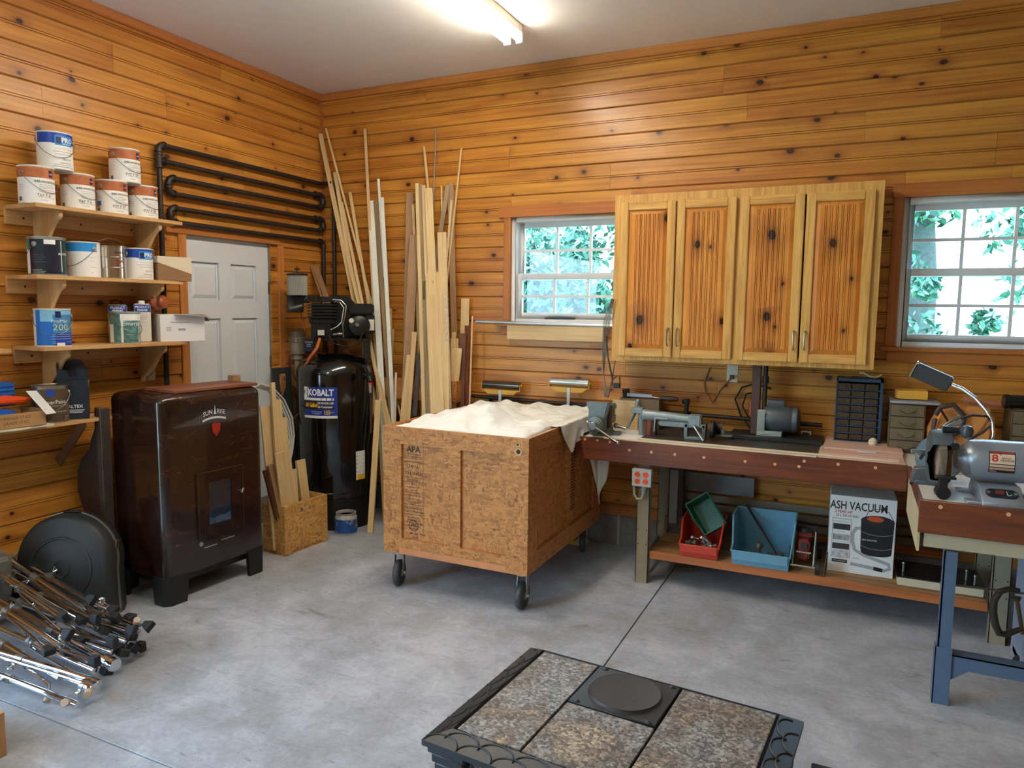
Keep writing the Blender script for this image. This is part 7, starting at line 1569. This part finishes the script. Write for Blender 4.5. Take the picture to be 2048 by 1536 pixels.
# cables and frames hanging from the cabinet side
t = thing('hanging_cables', 'bundle of thin grey cables hanging down the left side of the cabinet', 'cable', (2.62, -0.33, 1.70))
g = G(); rr = random.Random(2)
for k in range(6):
    o = k*0.006-0.015
    pts = [(2.650, -0.340, 1.748), (2.613, -0.340, 1.612), (2.600, -0.340, 1.448), (2.598, -0.340, 1.283), (2.619, -0.340, 1.102)]
    g.tube([(p[0]-2.62+o*math.sin(i*0.9+0.4)*1.2, -0.01+o*0.4, p[2]-1.70) for i, p in enumerate(pts)], 0.0022, 5)
g.obj('cable', mat('grey_cable', (120, 114, 104), 0.4), t)
t = thing('hacksaw', 'dark steel hacksaw frame hanging at the cabinet corner', 'saw', (2.65, -0.33, 1.40))
g = G(); 
def ph_(p): return (p[0]-2.65, p[1]+0.33, p[2]-1.40)
g.tube([ph_((2.609, -0.340, 1.507)), ph_((2.626, -0.340, 1.367)), ph_((2.661, -0.340, 1.220)), ph_((2.658, -0.340, 1.180))], 0.006, 8); g.tube([ph_((2.671, -0.330, 1.345)), ph_((2.654, -0.330, 1.225)), ph_((2.630, -0.330, 1.101))], 0.004, 6); g.tube([ph_((2.664, -0.340, 1.227)), ph_((2.684, -0.340, 1.244)), ph_((2.708, -0.340, 1.249)), ph_((2.712, -0.340, 1.196))], 0.005, 8); g.obj('frame', mat('grey_steel_saw', (96, 92, 86), 0.35, 0.6), t)
g = G(); c = ph_((2.692, -0.340, 1.185)); g.cbox(c, (0.045, 0.02, 0.032)); g.obj('handle', BLACK, t, bevel=0.004)

# ============================================================ lumber rack on the back wall
RX0, RX1, RF = 0.70, 1.42, -0.235
t = thing('lumber_rack', 'open pine rack holding boards upright against the back wall', 'rack', ((RX0+RX1)/2, -0.12, 1.05))
RK = wood('rack_pine', (206, 146, 78), (176, 112, 54), rough=0.5, axis='x')
cxk = (RX0+RX1)/2
G().box(RX0-cxk, RF+0.12-0.0, -0.075, RX1-cxk, RF+0.12+0.02, 0.085).obj('front_rail', RK, t, bevel=0.001)
o = G().box(0, -0.01, -0.075, 0.215, 0.01, 0.085).obj('end_board', RK, t, (RX1-cxk-0.01, RF+0.14, 0), (0, 0, PI/2), bevel=0.001)
g = G()
for zz in (0.055, -0.045): g.cyl((RX1-cxk-0.012, RF+0.1185, zz), (RX1-cxk-0.012, RF+0.121, zz), 0.0045, n=8)
g.obj('screw', DARKIRON, t)
def board(name, tp, bp, w, th, m, lab, group='boards leaning in the corner', to=0.0, face=(0.42, -0.9, 0)):
    a, b_ = Vector(tp), Vector(bp); d = (b_-a).normalized(); k = (to-b_.z)/d.z
    e = b_+d*k
    e.x = min(max(e.x, 0.06), 1.55); 
    o = timber(name, e, a, w, th, m, face); tag(o, lab, 'board', group); return o
LW, WW = LIGHTWOOD, WHITEWOOD
TO = 0.0
rows_l = [
 # corner group, leaning into the corner
 ((0.032, -0.050, 3.085), (0.455, -0.160, 1.662), 0.036, 0.018, LW, 'tall pale board at the far left, its top in the very corner'),
 ((0.171, -0.045, 2.769), (0.483, -0.170, 1.662), 0.030, 0.018, LW, 'second pale board from the corner, a hand lower than its neighbour'),
 ((0.197, -0.070, 2.484), (0.527, -0.190, 1.663), 0.034, 0.018, LW, 'pale board in front of the corner pair, with a squared low top'),
 ((0.250, -0.060, 2.523), (0.559, -0.200, 1.663), 0.022, 0.015, LW, 'narrow pale board right behind the corner bundle'),
 ((0.073, -0.030, 3.130), (0.521, -0.120, 1.893), 0.016, 0.010, LW, 'long thin strip crossing the corner bundle to the highest point on the left'),
 ((0.324, -0.050, 2.600), (0.568, -0.140, 1.695), 0.024, 0.012, LW, 'slim pinkish strip leaning just left of the white boards'),
 # tall middle group
 ((0.468, -0.035, 3.088), (0.611, -0.150, 1.892), 0.022, 0.012, LW, 'very tall thin strip rising straight above the white boards'),
 ((0.545, -0.070, 2.518), (0.813, -0.300, 0.828), 0.046, 0.016, WW, 'white-primed board at the left of the middle group'),
 ((0.583, -0.055, 2.518), (0.872, -0.270, 0.829), 0.040, 0.020, GREYWOOD, 'greyed weathered board between the two white boards'),
 ((0.601, -0.045, 2.689), (0.759, -0.160, 1.579), 0.020, 0.012, WW, 'thin white strip standing above the right white board'),
 ((0.644, -0.060, 2.541), (0.840, -0.240, 1.234), 0.030, 0.014, WW, 'white-primed board at the right of the middle group'),
 ((0.559, -0.065, 2.338), (0.645, -0.110, 1.893), 0.012, 0.010, LW, 'thin stick in front of the left white board'),
 ((0.706, -0.050, 1.669), (0.731, -0.070, 1.198), 0.026, 0.012, LW, 'short pale offcut behind the right white board'),
 ((0.734, -0.050, 1.506), (0.731, -0.070, 1.198), 0.022, 0.012, LW, 'shorter pale offcut just right of the white boards'),
 ((0.862, -0.430, 0.982), (0.884, -0.575, 0.019), 0.042, 0.036, LW, 'stout square post whose foot stands alone on the floor by the pot'),
 ((0.932, -0.300, 1.184), (0.941, -0.330, 0.830), 0.016, 0.012, mat('birch_bark_stick', (200, 184, 166), 0.7, var=0.25, scale=60), 'bark-covered stick standing before the lumber rack'),
 # right group
 ((0.887, -0.030, 2.567), (0.889, -0.100, 1.147), 0.055, 0.018, OAKBROWN, 'brown oak-like board at the left of the right-hand group'),
 ((0.953, -0.070, 2.238), (0.995, -0.260, 0.972), 0.070, 0.018, OAKBROWN, 'wide brown board with a square top in front of the taller brown one'),
 ((0.927, -0.050, 2.474), (0.953, -0.070, 2.200), 0.020, 0.012, LW, 'thin pale strip between the brown boards and the pale bundle'),
 ((0.971, -0.060, 2.629), (1.201, -0.330, 0.872), 0.028, 0.018, LW, 'tall pale board, left edge of the big pale bundle'),
 ((0.999, -0.055, 2.621), (1.224, -0.310, 0.871), 0.030, 0.018, GREYWOOD, 'greyish board second in the big pale bundle'),
 ((1.036, -0.070, 2.609), (1.277, -0.340, 0.879), 0.028, 0.018, LW, 'pale board third in the big pale bundle'),
 ((1.084, -0.075, 2.583), (1.341, -0.360, 0.887), 0.060, 0.016, LW, 'broad pale board in the centre of the big bundle'),
 ((1.212, -0.090, 2.247), (1.378, -0.300, 1.001), 0.068, 0.016, PLY, 'yellowish board with a square top, right of the bundle centre'),
 ((1.173, -0.170, 1.943), (1.428, -0.420, 0.901), 0.098, 0.016, LW, 'widest board, in front of the bundle, its top wrapped in clear film'),
 ((1.263, -0.160, 1.917), (1.444, -0.370, 0.976), 0.070, 0.016, LW, 'knotty board with a torn edge at the front right of the bundle'),
 ((1.247, -0.060, 2.597), (1.196, -0.085, 2.248), 0.034, 0.014, GREYWOOD, 'greyish board leaning the other way at the top right of the bundle'),
 ((1.254, -0.035, 2.619), (1.314, -0.080, 1.511), 0.046, 0.016, OAKBROWN, 'round-topped brown board at the right rear of the bundle'),
 ((1.172, -0.030, 2.603), (1.193, -0.050, 2.232), 0.012, 0.010, LW, 'thin pale stick standing behind the leaning grey board'),
 ((1.345, -0.030, 2.867), (1.253, -0.090, 1.837), 0.013, 0.012, LW, 'long thin stick rising to the right above the bundle'),
 ((1.272, -0.050, 2.490), (1.239, -0.090, 1.890), 0.016, 0.010, LW, 'short thin stick parallel to the long rising one'),
 ((1.022, -0.040, 2.906), (1.074, -0.060, 2.574), 0.018, 0.012, LW, 'thin pale strip poking up above the pale bundle'),
 ((1.309, -0.200, 1.811), (1.430, -0.330, 0.971), 0.030, 0.014, mat('speckled_strip', (200, 178, 146), 0.7, var=0.3, scale=90), 'speckled narrow strip at the right edge of the knotty board'),
 ((1.028, -0.260, 1.319), (1.034, -0.360, 0.864), 0.040, 0.014, LW, 'pale foreground offcut leaning left before the rack'),
 ((1.061, -0.240, 1.494), (1.066, -0.340, 0.864), 0.036, 0.014, LW, 'taller pale offcut leaning left before the rack'),
]
for tp, bp, w, th, m, lab in rows_l: board('leaning_board', tp, bp, w, th, m, lab)
t = G().board((1.101, -0.240, 1.332), (1.098, -0.300, 0.861), 0.032, 0.006).obj('metal_strip', mat('dark_perforated_metal', (70, 64, 60), 0.5, 0.4, var=0.5, scale=150)); tag(t, 'dark perforated metal strip leaning before the rack', 'strip')
t = G().cyl((1.123, -0.030, 3.033), (1.110, -0.060, 2.310), 0.005, n=8).obj('thin_rod', mat('grey_white_rod', (150, 142, 136), 0.5)); tag(t, 'thin grey rod rising above the bundle of boards', 'rod')
# clear film on the widest board
t = thing('film_wrap', 'clear crinkled film wrapped on the top of the widest board', 'film', (1.155, -0.190, 1.830))
g = G(); g.box(-0.045, -0.012, -0.09, 0.05, -0.010, 0.05); g.obj('film', CLEAR, t)
rack_bits = [
 ((1.401, -0.060, 1.751), (1.396, -0.070, 1.361), 0.062, 0.016, LW, 'pale square-topped offcut, tallest at the right of the rack'),
 ((1.432, -0.090, 1.548), (1.435, -0.100, 1.193), 0.034, 0.016, WALNUT, 'dark reddish offcut at the right end of the rack'),
 ((1.337, -0.120, 1.498), (1.335, -0.130, 1.190), 0.030, 0.014, LW, 'small pale offcut with a stepped neighbour in the rack'),
 ((1.420, -0.130, 1.489), (1.418, -0.140, 1.195), 0.046, 0.016, mat('chocolate_board', (108, 70, 48), 0.55, var=0.1), 'chocolate-brown offcut in the rack'),
 ((1.358, -0.150, 1.450), (1.356, -0.160, 1.194), 0.060, 0.014, LW, 'tan offcut behind the fluted moulding in the rack'),
 ((1.403, -0.190, 1.382), (1.384, -0.200, 1.160), 0.078, 0.016, LW, 'short fluted moulding offcut at the front of the rack'),
]
for tp, bp, w, th, m, lab in rack_bits: board('rack_offcut', tp, bp, w, th, m, lab, 'offcuts standing in the lumber rack', 0.30)

# ============================================================ air compressor
CXk, CYk = 0.445, -0.42
t = thing('air_compressor', 'tall black upright air compressor with a blue white-lettered label', 'air compressor', (CXk, CYk, 0))
BK = mat('gloss_black_enamel', (12, 12, 14), 0.14, 0.0, coat=0.6); BM = mat('satin_black_casting', (26, 26, 27), 0.38, 0.2, var=0.15)
R = 0.292
g = G(); g.lathe([(0.0, 0.22), (0.22, 0.20), (R-0.006, 0.235), (R, 0.27), (R, 1.18), (R-0.01, 1.22), (R-0.045, 1.265), (0.17, 1.31), (0.06, 1.328), (0, 1.33)], 56); g.obj('tank', BK, t)
g = G(); g.lathe([(R-0.02, 0.0), (R+0.006, 0.0), (R+0.002, 0.05), (R-0.012, 0.25), (R-0.02, 0.25)], 48); g.obj('skirt', BM, t)
g = G(); g.lathe([(R+0.0008, 1.175), (R+0.0025, 1.18), (R+0.0008, 1.185)], 56); g.lathe([(R+0.0008, 0.275), (R+0.003, 0.28), (R+0.0008, 0.285)], 56); g.obj('weld_seam', BK, t)
# labels; a = angle in world (camera direction about -50 deg)
camdir = math.atan2(-4.9-CYk, 4.09-CXk)
def patch(nm, a0, a1, z0, z1, m, k): g = G(); wrap_patch(g, R+0.0008+0.0004*k, camdir+rad(a0), camdir+rad(a1), z0, z1); return g.obj(nm, m, t, smooth=60)
KB = mat('label_blue_print', (24, 54, 150), 0.3); 
aL, aR = -50, 3
patch('label', aL, aR, 0.853, 1.085, LABW, 0); patch('label_blue', aL, aR, 0.872, 1.085, KB, 1); patch('label_white_band', aL, aR-5, 0.986, 1.005, LABW, 2); patch('label_black', aL, aR-5, 0.918, 0.984, INK, 2); patch('label_corner', aL, aL+9, 1.005, 1.085, LABW, 2)
def ktext(s, size, a, z, m, b_=0.02, sx=1.0): g = G(); wrap_text(g, s, size, R+0.0022, camdir+rad(a), z, b_, sx); g.obj('lettering', m, t, smooth=0)
ktext('KOBALT', 0.066, -22, 1.043, WHITEINK, 0.04, 0.80); ktext('60 Gallon', 0.044, -36, 0.950, YELLOWINK, 0.03, 0.62); ktext('CAST IRON/OIL LUBE', 0.021, -14.5, 0.966, WHITEINK, 0.03, 0.62); ktext('Air Compressor', 0.022, -14.5, 0.938, WHITEINK, 0.03, 0.75)
ktext('155', 0.042, -12, 0.895, YELLOWINK, 0.03, 0.8); ktext('MAX PSI', 0.010, -4.5, 0.898, YELLOWINK, 0.02, 0.8); ktext('5 hp Cast Iron Pump', 0.010, -28, 0.902, WHITEINK); ktext('Two Stage Motor', 0.010, -28, 0.888, WHITEINK); ktext('K', 0.05, -47, 1.045, INK, 0.01, 0.8)
patch('warning_label', 30, 47, 0.37, 0.59, LABW, 0); patch('warning_yellow', 32, 47, 0.37, 0.41, YELLOWINK, 1)
g = G()
for k in range(5): wrap_patch(g, R+0.0014, camdir+rad(33), camdir+rad(46), 0.43+k*0.03, 0.432+k*0.03); wrap_patch(g, R+0.0014, camdir+rad(30.5), camdir+rad(32), 0.43+k*0.03, 0.438+k*0.03)
g.obj('text_line', GREYINK, t, smooth=60)
# local frame turned toward the camera for the pump group
Pt = D.objects.new('pump_unit', None); COL.objects.link(Pt); Pt.parent = t; Pt.rotation_euler = (0, 0, camdir+PI/2); Pt.location = (0, 0, 0.296); Pt.scale = (0.9, 0.9, 0.88)
# in Pt: +x is picture-right, -y toward the camera
def pp(p): 
    v_ = Matrix.Rotation(-(camdir+PI/2), 4, 'Z') @ Vector((p[0]-CXk, p[1]-CYk, 0)); return Vector((v_.x, v_.y, p[2]))
g = G(); g.box(-0.17, -0.17, 1.285, 0.30, 0.17, 1.30); g.box(-0.15, -0.14, 1.18, -0.13, 0.14, 1.285); g.box(0.25, -0.15, 1.02, 0.27, 0.15, 1.285); g.box(0.245, -0.155, 1.12, 0.295, -0.14, 1.30); g.obj('platform', BM, Pt, bevel=0.002)
# crankcase + finned cylinder
g = G(); g.box(-0.19, -0.14, 1.30, -0.02, 0.10, 1.42); g.box(-0.205, -0.12, 1.42, 0.0, 0.10, 1.47)
g.obj('crankcase', BM, Pt, bevel=0.01, seg=2)
g = G()
for k in range(5): g.box(-0.215, -0.15, 1.475+k*0.026, 0.02, 0.08, 1.488+k*0.026)
g.box(-0.18, -0.12, 1.47, -0.01, 0.06, 1.60); g.obj('cooling_fins', BM, Pt, bevel=0.001)
g = G(); g.box(-0.215, -0.15, 1.61, 0.03, 0.08, 1.655)
for k in range(7): g.box(-0.20+k*0.016, -0.153, 1.613, -0.194+k*0.016, 0.07, 1.66)
g.obj('cylinder_head', BM, Pt, bevel=0.003)
g = G(); g.box(-0.38, -0.09, 1.52, -0.25, 0.03, 1.662); g.box(-0.25, -0.09, 1.60, -0.20, 0.03, 1.662); g.obj('intake_box', BM, Pt, bevel=0.006)
fcx, fcy, fz = -0.295, -0.03, 1.665
g = G(); n = 44; prof = []
vs = []; 
for z in (fz, fz+0.17):
    for i in range(2*n): a = PI*i/n; rr_ = 0.082 if i % 2 else 0.077; vs.append((fcx+rr_*math.cos(a), fcy+rr_*math.sin(a), z))
g.add(vs, [(i, (i+1) % (2*n), 2*n+(i+1) % (2*n), 2*n+i) for i in range(2*n)]); g.obj('pleated_filter', mat('grey_filter_paper', (150, 148, 140), 0.7), Pt, smooth=0)
g = G(); g.lathe([(0, 0), (0.088, 0.0), (0.088, 0.012), (0.0, 0.022)], 32, Matrix.Translation((fcx, fcy, fz+0.17))); g.cyl((fcx, fcy, fz+0.18), (fcx, fcy, fz+0.245), 0.004); g.box(fcx-0.022, fcy-0.003, fz+0.215, fcx+0.022, fcy+0.003, fz+0.23); g.obj('filter_lid', BM, Pt)
# belt guard and motor
g = G(); pts = [(-0.03, 1.30), (0.30, 1.30), (0.31, 1.50), (0.20, 1.575), (0.13, 1.665), (0.02, 1.675), (-0.03, 1.60)]
g.prism(pts, -0.13, -0.06, Matrix.Rotation(PI/2, 4, 'X')); g.obj('belt_guard', BM, Pt, bevel=0.012, seg=2)
g = G(); Mm = Matrix.Translation((0.205, -0.05, 1.41)) @ Matrix.Rotation(PI/2, 4, 'X') 
g.lathe([(0.0, 0.155), (0.055, 0.155), (0.085, 0.14), (0.092, 0.12), (0.092, -0.05), (0, -0.05)], 36, Mm); g.obj('motor', BM, Pt)
g = G(); g.box(0.13, -0.16, 1.505, 0.33, 0.02, 1.60); g.box(0.26, -0.15, 1.34, 0.335, 0.02, 1.51); g.obj('motor_box', BM, Pt, bevel=0.012, seg=2)
g = G()
for r_3 in (0.045, 0.06, 0.075): g.tube([(0.205+r_3*math.cos(a), -0.05-0.157+(r_3-0.045)*0.5, 1.41+r_3*math.sin(a)) for a in [PI+PI*i/14 for i in range(15)]], 0.003, 5)
g.obj('fan_grille', DARKIRON, Pt); g = G(); g.cyl((0.188, -0.205, 1.42), (0.188, -0.222, 1.42), 0.016, n=18); g.obj('shaft_cap', STEEL, Pt)
g = G(); g.cyl((0.14, -0.20, 1.455), (0.14, -0.208, 1.455), 0.02, n=20); g.obj('cream_disc', mat('cream_disc', (224, 206, 176), 0.5), Pt)
G().box(0.268, -0.1535, 1.37, 0.33, -0.151, 1.465).obj('rating_plate', mat('pale_rating_plate', (206, 204, 198), 0.4), Pt)
G().box(-0.135, -0.225, 1.33, -0.07, -0.165, 1.40).obj('pressure_switch', BM, Pt, bevel=0.004); G().box(-0.133, -0.2265, 1.33, -0.08, -0.225, 1.375).obj('switch_label', mat('pale_switch_label', (200, 198, 190), 0.4), Pt)
CP = mat('tinned_tube', (168, 166, 160), 0.25, 0.9)
g = G(); g.tube([(-0.01, -0.16, 1.63), (0.06, -0.17, 1.625), (0.10, -0.18, 1.58), (0.09, -0.19, 1.50), (0.07, -0.19, 1.42), (0.075, -0.18, 1.31)], 0.0065, 8); g.tube([(0.0, -0.16, 1.61), (0.05, -0.175, 1.61), (0.08, -0.185, 1.56), (0.06, -0.20, 1.44), (0.02, -0.21, 1.40), (-0.03, -0.21, 1.375)], 0.0055, 8); g.obj('copper_line', CP, Pt)
g = G(); g.cyl((-0.01, -0.20, 1.335), (0.03, -0.21, 1.34), 0.01); g.ball((0.045, -0.215, 1.342), 0.024, sc=(1.3, 0.6, 0.5)); g.obj('relief_valve', CP, Pt)
g = G(); g.tube([(-0.05, -0.21, 1.33), (0.0, -0.25, 1.26), (0.10, -0.27, 1.235), (0.20, -0.25, 1.27), (0.235, -0.20, 1.36)], 0.005, 8); g.obj('black_cable', BLACK, Pt)
# orange hose
ORH = mat('orange_air_hose', (196, 106, 52), 0.45)
hp = [(0.507, -0.660, 1.447), (0.495, -0.680, 1.377), (0.436, -0.690, 1.301), (0.355, -0.660, 1.221), (0.286, -0.600, 1.149)]
t2 = G().tube(hp, 0.011, 10).obj('orange_hose', ORH); tag(t2, 'orange air hose curving down from the compressor switch', 'hose')
t2 = G().tube([(0.185, -0.500, 1.631), (0.203, -0.500, 1.573), (0.226, -0.500, 1.496)], 0.006, 8).obj('orange_pipe', ORH); tag(t2, 'short orange pipe under the compressor intake', 'pipe')
t2 = G().tube([(-0.027, -0.420, 1.349), (0.032, -0.460, 1.213), (0.171, -0.550, 1.108), (0.349, -0.620, 0.989), (0.303, -0.660, 0.876), (0.214, -0.700, 0.778)], 0.010, 8).obj('brown_hose', mat('brown_red_hose', (84, 46, 40), 0.45)); tag(t2, 'dark red-brown hose from the grey air filter to behind the crate', 'hose')
# grey filter canister left of it
t = thing('air_filter', 'grey cylindrical air filter canister on the door-side wall', 'filter', (0.12, -0.35, 1.10), 0)
c0 = (0.040, -0.380, 1.329)
t.location = (c0[0], -0.38, c0[2])
GP = mat('warm_grey_plastic', (160, 154, 140), 0.4, 0.2)
g = G(); g.lathe([(0, -0.17), (0.03, -0.17), (0.03, -0.08), (0.045, -0.075), (0.045, -0.04), (0.062, -0.03), (0.064, 0.06), (0.069, 0.065), (0.069, 0.10), (0.062, 0.105), (0.062, 0.145), (0.05, 0.155), (0, 0.155)], 32); g.obj('canister', GP, t)
g = G()
for k in range(16): a = 2*PI*k/16; g.cbox((0.069*math.cos(a), 0.069*math.sin(a), 0.08), (0.008, 0.008, 0.034))
g.obj('ring_rib', GP, t); g = G(); g.cyl((-0.05, -0.02, 0.11), (-0.10, -0.04, 0.09), 0.02); g.cyl((-0.10, -0.04, 0.10), (-0.10, -0.04, 0.02), 0.018); g.cyl((-0.10, -0.04, 0.05), (-0.10, -0.04, 0.035), 0.024); g.obj('black_elbow', BLACK, t); g = G(); g.cyl((0, 0, -0.17), (0, 0, -0.30), 0.028); g.obj('white_pipe', mat('white_pipe', (200, 198, 190), 0.4), t)
t = thing('instruction_plate', 'navy instruction plate beside the compressor switch', 'plate', (0.350, -0.600, 1.388)); G().box(-0.05, -0.003, -0.05, 0.05, 0.003, 0.05).obj('plate', mat('dark_navy_plate', (24, 30, 50), 0.35), t)
lettering('CAST IRON/OIL LUBE', 0.011, WHITEINK, t, facing(0, -0.0035, 0.022, 0), 0.02, 0.7); lettering('115/230 VOLT', 0.010, WHITEINK, t, facing(0, -0.0035, 0.005, 0), 0.02, 0.7); lettering('SINGLE STAGE', 0.009, WHITEINK, t, facing(0, -0.0035, -0.010, 0), 0.02, 0.7)
# valve on the right of the tank
t = thing('drain_valve', 'small black and orange valve with hose on the right of the compressor tank', 'valve', (0.856, -0.520, 1.171))
g = G(); g.cyl((-0.03, 0, 0), (0.01, -0.02, 0), 0.03, n=18); g.cyl((0.005, -0.02, 0), (0.02, -0.03, -0.04), 0.014); g.obj('valve', BLACK, t); g = G(); g.cyl((0.02, -0.03, -0.045), (0.02, -0.03, -0.06), 0.014); g.obj('orange_collar', mat('orange_collar', (210, 80, 40), 0.4), t); g = G(); g.tube([(0.02, -0.03, -0.06), (0.025, -0.03, -0.2), (0.02, -0.03, -0.42)], 0.009, 8); g.obj('hose', mat('brown_red_hose2', (70, 40, 36), 0.45), t); g = G(); g.cyl((0.02, -0.03, -0.06), (0.02, -0.03, -0.12), 0.012); g.obj('nipple', ZINC, t)
# dark sheet behind, brown boards above
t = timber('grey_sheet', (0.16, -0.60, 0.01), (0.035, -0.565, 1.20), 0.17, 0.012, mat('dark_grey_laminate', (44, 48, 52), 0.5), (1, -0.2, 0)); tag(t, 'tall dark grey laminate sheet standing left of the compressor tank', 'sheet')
for (a, b_, w, lab) in (((0.046, -0.160, 2.009), (0.219, -0.220, 1.732), 0.045, 'brown board slanting up behind the compressor pump'), ((0.012, -0.170, 2.009), (0.176, -0.230, 1.739), 0.014, 'thin pinkish strip beside the slanting brown board')):
    A2, B2 = Vector(a), Vector(b_); dd = (B2-A2).normalized(); E2 = B2+dd*0.9
    t = timber('slanting_board', E2, A2, w, 0.012, OAKBROWN); tag(t, lab, 'board')
# wooden door stop bracket and white tubing coil near the crate
t = thing('door_bracket', 'rounded wooden bracket with a bolt beside the door casing', 'bracket', (0.050, -0.568, 1.072)); G().box(-0.01, -0.028, -0.10, 0.012, 0.03, 0.08).obj('bracket', wood('bracket_wood', (180, 124, 74), (140, 90, 50), axis='z', rough=0.5), t, bevel=0.006, seg=2); g = G(); g.cyl((0.012, 0.005, 0.05), (0.022, 0.005, 0.05), 0.012, n=14); g.obj('bolt', ZINC, t)
WT = mat('milky_tubing', (206, 206, 204), 0.35)
t = thing('tubing_coil', 'loose coil of milky white tubing hanging over the offcut crate', 'tubing', (0.45, -1.2, 1.0))
for o in (0.0, 0.018, 0.034):
    P_ = [(0.500, -1.261, 1.158), (0.480, -1.126, 1.121), (0.460, -0.996, 1.019), (0.450, -0.909, 0.881), (0.450, -0.892, 0.751), (0.460, -0.927, 0.629), (0.500, -1.014, 0.541), (0.57, -1.10, 0.28)]
    G().tube([(p[0]-0.45-o*0.4, p[1]+1.2-o*0.9, p[2]-1.0-o*0.5) for p in P_], 0.007, 8).obj('tubing', WT, t)
t = G().box(-0.02, -0.03, 0, 0.03, 0.03, 0.04).obj('wood_block', OAKBROWN, None, (0.384, -1.233, 1.204), bevel=0.002); tag(t, 'small brown wood block at the far end of the board on the heater', 'block'); t.location = (0.56, -1.545, 1.204)
